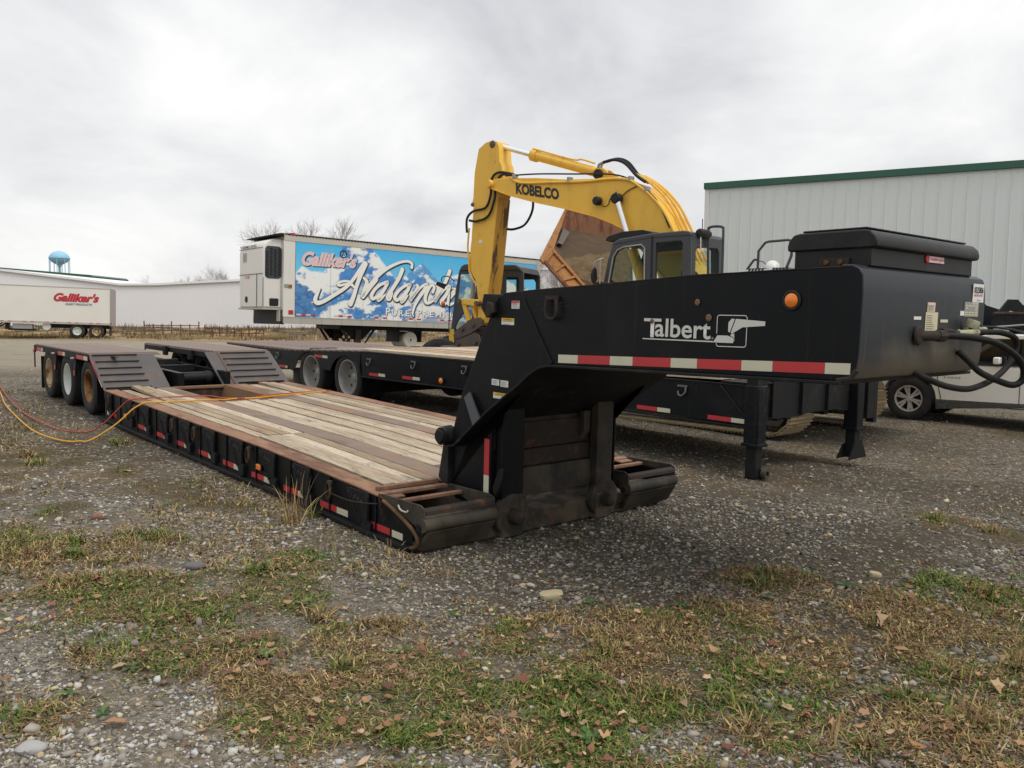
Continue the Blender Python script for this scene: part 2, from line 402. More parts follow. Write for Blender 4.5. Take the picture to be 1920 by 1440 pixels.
def text(body, name, mat, parent, org, w, h, ex, ey, bold=0., shear=0., off=.004, kind_label=None, ex2=None):
    """lettering as a thin mesh, its box fitted to w x h from the bottom-left corner org."""
    cu = bpy.data.curves.new(name, 'FONT'); cu.body = body; cu.size = 1.0; cu.offset = bold; cu.shear = shear
    cu.extrude = .0; cu.resolution_u = 4
    o = bpy.data.objects.new(name, cu); COL.objects.link(o)
    dg = bpy.context.evaluated_depsgraph_get(); dg.update()
    me = bpy.data.meshes.new_from_object(o.evaluated_get(dg))
    bpy.data.objects.remove(o); bpy.data.curves.remove(cu)
    n = len(me.vertices); co = np.zeros(n * 3, np.float32); me.vertices.foreach_get('co', co); co = co.reshape(-1, 3)
    mn = co.min(0); mxx = co.max(0); sc = np.array([w / (mxx[0] - mn[0]), h / (mxx[1] - mn[1])])
    q = (co[:, :2] - mn[:2]) * sc
    ex = np.array(ex, float); ey = np.array(ey, float); nn = np.cross(ex, ey); nn /= np.linalg.norm(nn)
    P = np.array(org, float) + q[:, :1] * ex + q[:, 1:] * ey + nn * off
    me.vertices.foreach_set('co', P.astype(np.float32).ravel()); me.update()
    me.materials.clear(); me.materials.append(mat); me.name = name
    ob = bpy.data.objects.new(name, me); COL.objects.link(ob); ob.parent = parent
    return ob
NEAR_X = ((0, -1, 0), (0, 0, 1))       # a side that faces -X
FAR_X = ((0, 1, 0), (0, 0, 1))         # a side that faces +X
FRONT_Y = ((1, 0, 0), (0, 0, 1))       # a side that faces -Y

# ------------------------------------------------------------------ ground height
HN = R(40.8266)
NO = np.array([-.66273, 5.47879]); NA = np.array([math.cos(HN), math.sin(HN)]); NR = np.array([-math.sin(HN), math.cos(HN)])
def sstep(a, b, x):
    t = np.clip((x - a) / (b - a), 0, 1); return t * t * (3 - 2 * t)
def gh(x, y):
    x = np.asarray(x, float); y = np.asarray(y, float)
    u = (x - NO[0]) * NR[0] + (y - NO[1]) * NR[1]; v = (x - NO[0]) * NA[0] + (y - NO[1]) * NA[1]
    z = .0233 * np.clip(u, -6, 10.5) - .05 * np.clip(v - 2.6, 0, 5.5)
    return z - .3 * sstep(25, 60, np.hypot(x, y)) + .68 * sstep(70, 84, y)
# value noise on arrays
_perm = rng.random((256, 256))
def vnoise(x, y):
    xi = np.floor(x).astype(int); yi = np.floor(y).astype(int); fx = x - xi; fy = y - yi
    fx = fx * fx * (3 - 2 * fx); fy = fy * fy * (3 - 2 * fy)
    g = lambda a, b: _perm[a & 255, b & 255]
    return (g(xi, yi) * (1 - fx) + g(xi + 1, yi) * fx) * (1 - fy) + (g(xi, yi + 1) * (1 - fx) + g(xi + 1, yi + 1) * fx) * fy
def fbm(x, y, o=5, rough=.5):
    s = 0; a = 1.; t = 0
    for i in range(o):
        s = s + a * vnoise(x * 2 ** i + 17.3 * i, y * 2 ** i + 9.1 * i); t += a; a *= rough
    return s / t
GRASS = [(-2.9, 5.4, .67, .57, .9), (-1.81, 4.49, .74, .48, .9), (-2.52, 4.38, .49, .53, .5), (-1.48, 4.9, .37, .43, .85), (-1.34, 3.87, .65, .36, .7),
 (-.73, 3.68, .62, .38, .9), (-.14, 3.82, .65, .35, .9), (-.58, 4.12, .4, .17, .7), (.1, 3.38, .73, .37, 1), (-.54, 3.24, .51, .26, .8), (.75, 3.98, .86, .57, 1),
 (1.61, 5.05, .37, .45, .9), (1.78, 4.42, .89, .47, .85), (1.53, 3.7, .98, .6, 1), (2.86, 4.9, .37, .39, .9), (2.46, 4.11, .45, .41, .9), (3.83, 6.75, .5, .57, .6),
 (.5, 3.08, .78, .23, .9), (1.54, 3.12, .64, .16, .6), (-.1, 4.45, .26, .17, .5), (-1.06, 4.5, .13, .11, .6), (-2.37, 6.71, .46, .32, .6), (-4.69, 8.09, .58, .76, .7),
 (-4.84, 9.51, .74, .88, .4), (-3.67, 7.77, .19, .24, .6), (-1.54, 6.5, .25, .5, .4), (-8.16, 14.4, .51, 1.88, .5), (-6.2, 12.48, .43, .9, .4),
 (-3.6, 6.2, .7, .5, .75), (-4.6, 6.9, .8, .5, .7), (-2.9, 7.2, .6, .5, .45), (-5.6, 8.0, .7, .6, .6), (2.6, 2.7, 1.2, .5, .9), (-2.2, 3.2, .5, .3, .4), (0, 2.3, 1.4, .5, .8), (-6.5, 9.2, .9, 1.2, .6), (4.9, 5.2, .8, .7, .8), (8.5, 13.6, 1.6, .5, .4)]
def gmask(x, y):
    x = np.asarray(x, float); y = np.asarray(y, float); m = np.zeros_like(x)
    wx = x + (fbm(x * 2.2 + 5, y * 2.2) - .5) * .5; wy = y + (fbm(x * 2.2, y * 2.2 + 31) - .5) * .5
    for cx, cy, rx, ry, w in GRASS:
        d = np.sqrt(((wx - cx) / (rx * 1.15)) ** 2 + ((wy - cy) / (ry * 1.15)) ** 2)
        m = np.maximum(m, w * (1 - sstep(.55, 1.1, d)))
    n = fbm(x * 3.5 + 3, y * 3.5 + 8, 4)
    return np.clip(m * (0.35 + 1.5 * sstep(.38, .62, n)), 0, 1)

# ================================================================== near lowboy trailer
TR = thing('lowboy_trailer', 'black lowboy trailer with a weathered plank deck and raised gooseneck, nearest the viewer', 'trailer',
           (NO[0], NO[1], 0), HN, R(1.33632))
W = 2.59
def zt(y):          # height of the deck top along the trailer
    return float(np.interp(y, [0, .4, 1.26, 2.44, 4.1, 7.12], [.285, .305, .338, .372, .386, .412]))
def beamY(n=8, y0=.35, y1=7.1):
    return [y0 + (y1 - y0) * i / n for i in range(n + 1)]
def long_bar(mb, x0, x1, ys, ztop, th):
    """bar along Y whose top follows ztop(y)."""
    n = len(ys); v = []
    for y in ys:
        z = ztop(y); v += [(x0, y, z - th), (x1, y, z - th), (x1, y, z), (x0, y, z)]
    f = [(0, 3, 2, 1)[::-1], tuple(range(4 * n - 4, 4 * n))]
    for i in range(n - 1):
        for j in range(4):
            f.append((4 * i + j, 4 * i + (j + 1) % 4, 4 * i + 4 + (j + 1) % 4, 4 * i + 4 + j))
    return mb.add(v, f)
# side beams: web, lower flange, rusty top rail
def side(flip):
    X = (lambda x: W - x) if flip else (lambda x: x)
    web = MB()
    poly = [(y, zt(y) - .012) for y in beamY(10, 0, 7.12)] + [(7.12, .04), (0, .012)]
    web.prism(poly, 'x', X(.012), X(.030))
    wb = web.build('side_beam', M['black'], TR)
    fl = MB(); fl.prism([(0, 0.0), (0, .03), (7.3, .05), (7.3, .02)], 'x', X(-.035), X(.09)); fl.build('lower_flange', M['black_worn'], wb, bevel=.004)
    for yy in np.arange(.45, 7.1, .665):
        rb = MB(); rb.box(X(-.0), X(.0125), yy - .008, yy + .008, .045, zt(yy) - .016); rb.build('rib', M['black'], wb)
    rl = MB(); long_bar(rl, X(0), X(.165), beamY(10, .32, 7.12), zt, .014)
    rl.box(X(.165), X(.178), .5, 7.1, .25, .28)
    rl.build('deck_rail', M['rail'], TR, bevel=.003)
side(False); side(True)
# swing-out outrigger brackets, stowed in the side
BR = [.66, 1.55, 2.18, 2.84, 3.50, 4.16, 4.82, 5.44, 6.06, 6.90]
def bracket_mesh():
    b = MB()
    b.prism([(.17, .335), (.13, .345), (-.125, .345), (-.125, .10), (-.10, .055), (-.055, .055)], 'x', -.012, .0115)
    b.prism([(-.055, .10), (-.13, .15), (-.175, .13), (-.17, .045), (-.10, .03)], 'x', -.022, .0115)
    b.tube([(-.015, .15, .325), (-.015, -.03, .11)], .008, 6); b.tube([(-.015, .12, .33), (-.015, -.06, .125)], .006, 6)
    b.box(-.022, .0, -.135, -.11, .12, .33)
    return b
b0 = bracket_mesh().build('outrigger_bracket', M['black_worn'], TR, bevel=.003)
hl = MB()
for k in range(3):
    hl.lathe([(.001, -.004), (.014, -.004), (.020, 0), (.024, 0)], (-.014, .045 - .045 * k, .285 - .01 * k), (1, 0, 0), 12)
h0 = hl.build('bolt_holes', M['dark'], b0)
for i, y in enumerate(BR):
    b = b0 if i == 0 else copy_tree(b0, TR)
    b.location = (0, y, zt(y) - .365)
# chain rings under the rail
r0 = MB(); ring = [(-.028, .030 * math.cos(a), .055 * math.sin(a) * 1.15) for a in np.linspace(0, 2 * math.pi, 16, endpoint=False)]
r0.tube(ring, .011, 6, closed=True); r0.box(-.03, .0, -.02, .02, .045, .075)
r0 = r0.build('chain_ring', M['edge_rust'], TR)
for i, y in enumerate([1.08, 2.56, 3.88, 4.52, 5.81, 6.855]):
    r = r0 if i == 0 else copy_obj(r0, TR)
    r.location = (0, y, zt(y) - .115)
# reflective tape along the side
tr0 = MB().box(.0085, .0115, 0, .25, 0, .047).build('reflective_tape', M['tape_red'], TR)
tw0 = MB().box(.0085, .0115, 0, .16, 0, .047).build('reflective_tape', M['tape_white'], TR)
first = [True, True]
for a, b, red in [(7.02, 6.90, 0), (6.893, 6.62, 1), (5.764, 5.52, 1), (5.516, 5.37, 0), (5.12, 4.872, 1), (4.868, 4.715, 0), (4.48, 4.24, 1), (4.235, 4.085, 0),
                  (3.829, 3.575, 1), (3.572, 3.41, 0), (3.205, 2.955, 1), (2.952, 2.78, 0), (2.554, 2.30, 1), (2.297, 2.11, 0), (1.912, 1.653, 1), (1.65, 1.485, 0),
                  (1.273, 1.016, 1), (1.013, .85, 0), (.539, .275, 1), (.247, .115, 0)]:
    src = tr0 if red else tw0
    k = 0 if red else 1
    o = src if first[k] else copy_obj(src, TR)
    first[k] = False
    z = .045 + .0085 * b
    o.location = (0.0, b, z); o.scale = (1, (a - b) / (.25 if red else .16), 1)
for y in (2.35, 6.16):
    mb = MB(); mb.box(-.012, .05, y - .05, y + .05, .155, .215)
    h = mb.build('marker_lamp', M['black'], TR, bevel=.004)
    lb = MB(); lb.box(-.026, -.011, y - .042, y + .042, .16, .21); lb.build('lens', M['amber'], h, bevel=.008)

# deck boards and the two long deck beams
def board(x0, x1, y0, y1, mat, lift=0., warp=0.):
    n = max(2, int((y1 - y0) / 1.1)); ys = [y0 + (y1 - y0) * i / n for i in range(n + 1)]
    mb = MB(); w1, w2 = rng.normal(0, .0035, 2)
    f = lambda y: zt(y) + lift + warp * max(0, (y - y1 + 1.3) / 1.3) ** 2 + w1 * math.sin(y * 1.3 + w2 * 500)
    long_bar(mb, x0, x1, ys, f, .038)
    return mb.build('deck_board', mat, TR, bevel=.004)
def boards(x0, x1, n, y0, y1, mat='board', gap=.013, jit=.012, warp=()):
    ws = np.array([1 + rng.normal(0, .10) for _ in range(n)]); ws = ws / ws.sum() * (x1 - x0)
    x = x0
    for i in range(n):
        board(x + gap / 2, x + ws[i] - gap / 2, y0 + abs(rng.normal(0, jit)), y1 - abs(rng.normal(0, jit)), M[mat], rng.normal(.004, .004),
              warp[i] if i < len(warp) else 0)
        x += ws[i]
boards(.18, .66, 4, .62, 2.80)
boards(.18, .66, 4, 2.83, 7.02, warp=(0.0, .05, .035, .0))
boards(.865, 1.70, 6, .98, 5.33)
boards(1.905, 2.415, 4, .75, 7.0, warp=(0, .03, 0.02, 0))
for x0, x1, ya in ((.662, .862, .28), (1.702, 1.902, .28)):
    mb = MB(); long_bar(mb, x0, x1, beamY(10, ya, 7.1), lambda y: zt(y) + .002, .02)
    mb.prism([(y, zt(y) - .02) for y in beamY(6, ya, 7.1)] + [(7.1, .06), (ya, .03)], 'x', x0 + .03, x0 + .05)
    mb.prism([(y, zt(y) - .02) for y in beamY(6, ya, 7.1)] + [(7.1, .06), (ya, .03)], 'x', x1 - .05, x1 - .03)
    mb.build('deck_beam', M['beam'], TR, bevel=.003)
for k, y in enumerate(np.arange(.95, 5.4, .62)):       # crossmembers under the boards
    MB().box(.07, W - .07, y - .04, y + .04, .07, zt(y) - .05).build('crossmember', M['edge_rust'], TR)
MB().box(.862, 1.702, .93, .965, .05, zt(.95) - .055).build('deck_lip', M['black_worn'], TR)
# the open well behind the centre boards
MB().box(.865, 1.70, 5.335, 5.40, .26, zt(5.36) + .004).build('well_lip', M['brown_rust'], TR, bevel=.004)
mb = MB(); mb.plate([(1.56, 5.40, .39), (1.56, 7.05, .41), (1.48, 7.05, .10), (1.48, 5.40, .10)], .012); mb.plate([(1.56, 5.40, .396), (1.70, 5.40, .396), (1.70, 7.05, .412), (1.56, 7.05, .412)], .012)
mb.build('well_side_plate', M['brown_rust'], TR)
mb = MB(); mb.box(.865, 1.56, 7.02, 7.05, .10, .40); mb.box(.865, 1.56, 5.40, 7.02, .06, .08); mb.build('well_floor', M['edge_rust'], TR)
MB().box(.862, 1.70, 7.0, 7.10, .385, .42).build('well_rear_bar', M['brown_rust'], TR, bevel=.004)

# front ends of the deck: cross bar, edge bars, roller boxes
MB().prism([(-.05, -.005), (-.05, .15), (.10, .17), (.30, .17), (.30, -.005)], 'x', .06, W - .06).build('front_cross_plate', M['muddy'], TR, bevel=.01)
def front_box(x0, x1, near):
    bx = MB()
    bx.prism([(.40, .315), (.36, .325), (-.10, .335), (-.145, .315), (-.155, .20), (-.12, .165), (-.02, .19), (.33, .285)], 'x', x0, x0 + .012)
    bx.prism([(.40, .315), (.36, .325), (-.10, .335), (-.145, .315), (-.155, .20), (-.12, .165), (-.02, .19), (.33, .285)], 'x', x1 - .012, x1)
    o = bx.build('approach_box', M['grimy'], TR, bevel=.004)
    f = MB()
    f.prism([(-.118, .318), (-.150, .300), (-.156, .272), (-.138, .272), (-.130, .292), (-.11, .304)], 'x', x0 + .013, x1 - .013)
    f.build('upper_lip', M['edge_rust'], o, bevel=.003)
    f = MB(); f.cyl((x0 - .01, -.140, .205), (x1 - .005, -.140, .205), .046, n=18); f.build('roller', M['grimy'], o)
    f = MB(); f.prism([(-.175, .165), (-.150, .160), (-.055, .035), (-.065, .022), (-.085, .022)], 'x', x0 + .013, x1 - .013); f.build('approach_plate', M['grimy'], o, bevel=.004)
    f = MB(); f.prism([(-.02, .0), (-.045, .06), (.28, .09), (.28, 0)], 'x', x0 + .013, x1 - .013); f.build('foot_plate', M['muddy'], o)
    f = MB(); f.cyl((x0 - .018, -.105, .185), (x0 + .0, -.105, .185), .026, n=14); f.build('roller_nut', M['black_worn'], o)
    # top rim bars
    b = MB(); b.box(x0 + .013, x1 - .013, .385, .44, zt(.4) - .012, zt(.4) + .012); b.build('edge_bar', M['rail'], TR, bevel=.004)
    b = MB(); b.box(x0 + .05, x1 - .02, .50, .535, zt(.5), zt(.5) + .03); b.build('edge_bar', M['rail'], TR, bevel=.004)
    b = MB(); b.box(x0 + .013, x1 - .013, .44, .62, zt(.5) - .02, zt(.5) - .004); b.build('end_plate', M['beam'], TR)
    b = MB(); b.box(x0 + .013, x1 - .013, .20, .245, zt(.3) - .02, zt(.3) + .004); b.build('edge_bar', M['rail'], TR, bevel=.004)
    return o
fb = front_box(.0, .60, True)
front_box(1.99, W, False)
mb = MB(); mb.tube([(-.012, .33, .285), (-.016, .18, .245), (-.018, .02, .19), (-.018, -.06, .15), (-.016, -.10, .10), (-.012, -.07, .05), (-.006, .0, .025)], .013, 7, smooth=5)
mb.build('bent_rod', M['bent_rust'], fb)
mb = MB(); mb.tube([(-.012, .14, .290), (-.02, .10, .268), (-.02, .03, .265), (-.012, .02, .280)], .006, 6, smooth=4); mb.build('grab_wire', M['alum'], fb)
ch = MB()
for k in range(7):
    a = k % 2 * math.pi / 2
    cz = .300 - .024 * k if k < 6 else .16; cy = .375 - (.004 * k) - (0 if k < 4 else .012 * (k - 3))
    pts = [(-.014 + .009 * math.cos(t) * math.sin(a), cy + .009 * math.cos(t) * math.cos(a), cz + .018 * math.sin(t)) for t in np.linspace(0, 2 * math.pi, 10, endpoint=False)]
    ch.tube(pts, .0035, 5, closed=True)
ch.build('chain', M['edge_rust'], TR)
mb = MB(); mb.tube([(-.02, 1.10, .20), (-.03, .8, .20), (-.03, .55, .225), (-.02, .39, .25)], .005, 5, smooth=4); mb.build('slack_wire', M['edge_rust'], TR)

# rear bogie: ramps, tread decks, fenders, frame, wheels
def tilted(x0, x1, y0, z0, y1, z1, th):
    d = Vector((0, y1 - y0, z1 - z0)).normalized(); n = Vector((0, -d.z, d.y))
    mb = MB(); P = [Vector((x0, y0, z0)), Vector((x1, y0, z0)), Vector((x1, y1, z1)), Vector((x0, y1, z1))]
    mb.add([p - n * th for p in P] + P, [(0, 3, 2, 1), (4, 5, 6, 7), (0, 1, 5, 4), (1, 2, 6, 5), (2, 3, 7, 6), (3, 0, 4, 7)])
    return mb
RY0, RZ0, RY1, RZ1 = 7.11, .415, 7.80, .835
def ramp(x0, x1, cx0, cx1):
    o = tilted(x0, x1, RY0, RZ0, RY1, RZ1, .02).build('loading_ramp', M['ramp'], TR, bevel=.003)
    for k in range(6):
        t = .03 + .187 * k
        y = RY0 + (RY1 - RY0) * t; z = RZ0 + (RZ1 - RZ0) * t
        c = MB(); c.prism([(y + .012, z + .006), (y - .028, z + .018), (y - .03, z + .006), (y + .0, z - .012)], 'x', cx0 + rng.normal(0, .006), cx1 + rng.normal(0, .006))
        c.build('ramp_cleat', M['ramp'] if k else M['edge_rust'], o, bevel=.002)
    return o
ramp(.0, .845, .03, .60); ramp(1.575, W, 1.80, 2.50)
mb = tilted(1.745, 1.765, RY0 - .01, RZ0 + .004, RY1, RZ1 + .004, .03); mb.build('ramp_weld', M['rust'], TR)
def rear_deck(x0, x1, edge):
    ys = [7.80, 8.6, 9.6, 11.10]; f = lambda y: float(np.interp(y, [7.8, 11.1], [.835, .795]))
    mb = MB(); long_bar(mb, x0, x1, ys, f, .022); o = mb.build('rear_deck', M['rear_deck'], TR)
    t0 = None
    for k in range(22):
        y = 7.92 + .145 * k
        if t0 is None:
            t0 = MB().box(x0 - .006, x1 + .006, -.028, .028, 0, .016).build('tread_bar', M['rear_deck'], o, bevel=.003); t = t0
        else: t = copy_obj(t0, o)
        t.location = (0, y, f(y) + .0005)
    xe0, xe1 = edge
    mb = MB(); mb.prism([(7.80, .83), (11.10, .79), (11.10, .70), (7.80, .735)], 'x', xe0, xe1); mb.build('fender_skirt', M['black_worn'], o, bevel=.003)
    mb = MB(); mb.box(xe0, xe1, 11.07, 11.10, .42, .72); mb.build('rear_drop', M['black_worn'], o)
    return o
rd = rear_deck(.0, .93, (-.012, .004)); rd2 = rear_deck(1.74, W, (1.742, 1.756))
for y in (7.905 + .60, 7.905 + 1.74):          # hangers between the wheels
    mb = MB(); mb.prism([(y + .10, .74), (y - .10, .74), (y - .05, .50), (y + .03, .46), (y + .05, .5)], 'x', -.02, .0)
    mb.build('fender_hanger', M['black_worn'], rd, bevel=.004)
    mb = MB(); mb.tube([(-.03, y + .05, .70), (-.06, y, .735), (-.03, y - .04, .74)], .012, 6, smooth=3); mb.build('fender_hook', M['alum'], rd)
    mb = MB(); mb.box(-.026, -.02, y - .035, y + .02, .49, .56); mb.build('side_reflector', M['tape_red'], rd)
for a, b, m in ((7.83, 8.02, 'tape_white'), (8.03, 8.40, 'tape_red'), (9.05, 9.18, 'tape_white'), (9.19, 9.45, 'tape_red'), (10.45, 10.55, 'tape_white'), (10.56, 10.86, 'tape_red')):
    z = lambda y: float(np.interp(y, [7.8, 11.1], [.745, .71]))
    mb = MB(); mb.prism([(a, z(a)), (b, z(b)), (b, z(b) + .055), (a, z(a) + .055)], 'x', -.0145, -.0115); mb.build('reflective_tape', M[m], rd)
mb = MB(); mb.box(-.03, .01, 11.02, 11.09, .67, .73); mb.build('tail_lamp', M['redlens'], rd, bevel=.01)
mb = MB(); mb.prism([(7.62, .735), (7.78, .80), (7.36, .54), (7.33, .50)], 'x', -.006, .0); mb.build('reflective_tape', M['tape_red'], TR)
mb = MB(); mb.prism([(7.33, .535), (7.36, .555), (7.21, .455), (7.19, .44)], 'x', -.006, .0); mb.build('reflective_tape', M['tape_white'], TR)
# frame seen through the open middle
mb = MB()
for x0, x1 in ((.95, 1.03), (1.60, 1.68)): mb.box(x0, x1, 7.1, 11.05, .36, .60)
mb.build('bogie_frame', M['black'], TR)
for y, z0, z1 in ((7.55, .42, .52), (8.3, .52, .62), (9.0, .50, .66), (9.7, .50, .62), (10.4, .50, .64), (11.0, .44, .70)):
    MB().box(1.03, 1.60, y - .05, y + .05, z0, z1).build('bogie_crossmember', M['black_worn'], TR, bevel=.006)
mb = MB(); mb.box(1.03, 1.75, 8.0, 8.03, .18, .48); mb.build('bogie_bulkhead', M['black'], TR)
for y in (8.75, 9.9):
    mb = MB(); mb.prism([(y - .06, .81), (y + .06, .81), (y + .06, .68), (y + .02, .66), (y - .06, .66)], 'x', 1.68, 1.738); mb.build('deck_support', M['black_worn'], TR, bevel=.004)
mb = MB(); mb.lathe([(.0, 0), (.06, .01), (.085, .04), (.085, .46), (.06, .49), (0, .50)], (1.05, 7.40, .50), (1, 0, 0), 20); mb.build('air_tank', M['black'], TR)
mb = MB(); mb.lathe([(.0, 0), (.09, .0), (.095, .02), (.095, .06), (.09, .08), (0, .08)], (1.42, 7.40, .50), (1, 0, 0), 20); mb.build('tank_strap', M['black_worn'], TR)

def tyre_mesh(r, rin, w):
    """cross section of a tyre, from inner bead round the tread to the other bead; offsets along the axle."""
    b = MB()
    pr = [(rin, -w * .40), (rin + .02, -w * .47), ((r + rin) / 2, -w * .52), (r * .955, -w * .46), (r * .985, -w * .42)]
    pr2 = pr + [(r, -w * .38)] + [(r, w * .38)] + [(a, -h) for a, h in pr[::-1]]
    return b, pr2
def wheel(parent, c, r, rin, w, rim_mat, out=-1, dish=.11, hub=True, holes=0, group=None):
    """a wheel at c with axle along X; out = side of X that shows."""
    c = Vector(c)
    b, pr = tyre_mesh(r, rin, w); b.lathe(pr, c, (1, 0, 0), 40)
    # tread grooves: dark rings cut in
    t = b.build('tyre', M['rubber'], parent)
    g = MB()
    for k in (-.24, -.08, .08, .24):
        g.lathe([(r + .0015, w * k - .006), (r + .0015, w * k + .006)], c, (1, 0, 0), 40)
    g.build('tread_groove', M['tread'], t)
    q = MB(); e = w * .42
    prof = [(rin + .012, e * 1.0), (rin + .012, e * 1.06), (rin - .002, e * 1.07), (rin - .012, e * .95), (rin - .022, e - dish * .55), (rin - .035, e - dish), (rin * .55, e - dish - .005), (.085, e - dish + .0)]
    if hub: prof += [(.075, e - dish + .045), (.055, e - dish + .055), (.0, e - dish + .058)]
    else: prof += [(.0, e - dish)]
    q.lathe([(a, h * out) for a, h in prof], c, (1, 0, 0), 40)
    rm = q.build('rim', rim_mat, t)
    if holes:
        hb = MB()
        for k in range(holes):
            a = 2 * math.pi * k / holes
            p = c + Vector((out * (e - dish + .001), rin * .72 * math.cos(a), rin * .72 * math.sin(a)))
            hb.cyl(p, p + Vector((out * .002, 0, 0)), .026, n=12)
        hb.build('hand_holes', M['dark'], t)
    return t
wr = .385; AX = [7.97, 9.12, 10.27]
for y, mt in zip(AX, ('rim_brown', 'rim_white', 'rim_rusty')):
    wheel(TR, (.135, y, wr), wr, .222, .235, M[mt], -1, .13, hub=False)
    wheel(TR, (.44, y, wr), wr, .222, .235, M['rim_dull'], -1, .1, hub=False)
    wheel(TR, (W - .135, y, wr), wr, .222, .235, M['rim_white'], 1, .13, hub=False)
    wheel(TR, (W - .44, y, wr), wr, .222, .235, M['rim_dull'], 1, .1, hub=False)
    MB().cyl((.3, y, wr), (W - .3, y, wr), .065, n=12).build('axle', M['black'], TR)
    MB().box(.26, .32, y - .40, y + .40, .80, .805).build('wheel_well_cover', M['black'], TR)
mb = MB()
mb.box(.03, .62, 10.80, 10.81, .10, .62); mb.build('mudflap', M['dark'], TR)
mb = MB(); mb.box(.02, .90, 7.52, 7.535, .18, .62); mb.build('inner_fender', M['black'], TR)

# ------------------------------------------------------------------ gooseneck
GX0, GX1 = .60, 2.02
out_ = [(-2.692, 1.75), (-2.687, 1.83), (-2.672, 1.858), (-2.64, 1.874), (-2.25, 1.862), (-1.75, 1.84), (-1.18, 1.80), (-.40, 1.75), (-.27, 1.74), (-.19, 1.732), (-.13, 1.70), (-.09, 1.65), (.06, 1.39), (.18, 1.14),
        (.26, 1.0), (.35, .75), (.40, .62), (.30, .63), (.16, .74), (-.07, .92), (-.40, 1.14), (-.50, 1.215), (-.59, 1.265), (-.68, 1.285), (-.80, 1.29), (-1.78, 1.32), (-2.62, 1.346), (-2.662, 1.362), (-2.685, 1.40), (-2.692, 1.47)]
mb = MB(); mb.prism(out_, 'x', GX0, GX0 + .016); mb.prism(out_, 'x', GX1 - .016, GX1)
GN = mb.build('gooseneck', M['black'], TR, bevel=.003)
def strip(path, x0, x1, th):
    """a bent plate following a path of (y, z), thickness added on the left-hand side."""
    mb = MB(); P = [Vector((0, a, b)) for a, b in path]; m = len(P); v = []
    for i in range(m):
        t = (P[min(i + 1, m - 1)] - P[max(i - 1, 0)]).normalized(); n = Vector((0, -t.z, t.y)) * th
        v += [(x0, P[i].y, P[i].z), (x1, P[i].y, P[i].z), (x1, P[i].y + n.y, P[i].z + n.z), (x0, P[i].y + n.y, P[i].z + n.z)]
    f = [(0, 1, 2, 3), tuple(range(4 * m - 1, 4 * m - 5, -1))]
    for i in range(m - 1):
        for j in range(4): f.append((4 * i + j, 4 * i + (j + 1) % 4, 4 * i + 4 + (j + 1) % 4, 4 * i + 4 + j))
    return mb.add(v, f)
low = [(.38, .618), (.30, .628), (.16, .738), (-.07, .918), (-.40, 1.138), (-.50, 1.213), (-.59, 1.263), (-.68, 1.283), (-.80, 1.288), (-1.78, 1.318), (-2.63, 1.345)]
strip(low, GX0 - .045, GX1 + .045, -.016 if False else .016).build('bottom_flange', M['black_worn'], GN, bevel=.003)
strip([(-2.60, 1.873), (-1.75, 1.842), (-1.18, 1.802), (-.40, 1.752), (-.19, 1.734)], GX0 + .0, GX1, -.012).build('top_plate', M['edge_rust'], GN, bevel=.002)
strip([(-.13, 1.70), (-.09, 1.65), (.06, 1.39), (.18, 1.14), (.26, 1.0), (.36, .74)], GX0 + .03, GX1 - .03, -.012).build('rear_plate', M['black'], GN)
# the bent front plate with its rolled-under lower edge
fp = [(-2.585, 1.882), (-2.64, 1.880), (-2.675, 1.862), (-2.690, 1.83), (-2.695, 1.75), (-2.695, 1.47), (-2.688, 1.40), (-2.665, 1.36), (-2.62, 1.342)]
k = NT('dusty_black_front_plate')
X_, Y_, Z_ = k.sep()
nz = k.noise(3.5, 6, .62, .5)
base = k.mix(k.noise(2.5, 4), rgb(.013, .0165, .0215), rgb(.021, .025, .031))
edge = k.math('ADD', k.math('MULTIPLY', k.math('ABSOLUTE', k.math('SUBTRACT', X_, 1.42)), .30), k.math('MULTIPLY', k.math('SUBTRACT', Z_, 1.40), 1.7))
d = k.step(k.math('ADD', edge, k.math('MULTIPLY', k.math('SUBTRACT', nz, .5), .5)), .46, .06)
col = k.mix(k.math('MULTIPLY', d, .85), base, rgb(.120, .102, .076))
sc = k.step(k.noise(7, 9, .7, .6, (1.6, 1, .5), (2, 4, 1)), .66, .74)
col = k.mix(k.math('MULTIPLY', sc, .6), col, rgb(.10, .055, .04))
st = k.step(k.noise(9, 3, .5, 0, (3, 1, .12), (6, 2, 1)), .6, .75)
col = k.mix(k.math('MULTIPLY', st, .12), col, rgb(.2, .2, .2))
k.bump(k.noise(14, 5), .05, .02)
M['front_plate'] = k.fin(col, .45, 0., .35)
mb = strip(fp, GX0 - .0, GX1 + .0, .014); FPL = mb.build('front_plate', M['front_plate'], GN, bevel=.012)
mb = MB(); mb.tube([(GX0, -2.688, 1.40), (GX0 - .004, -2.665, 1.36), (GX0 - .004, -2.60, 1.345)], .012, 6); mb.build('rolled_corner', M['edge_rust'], GN)
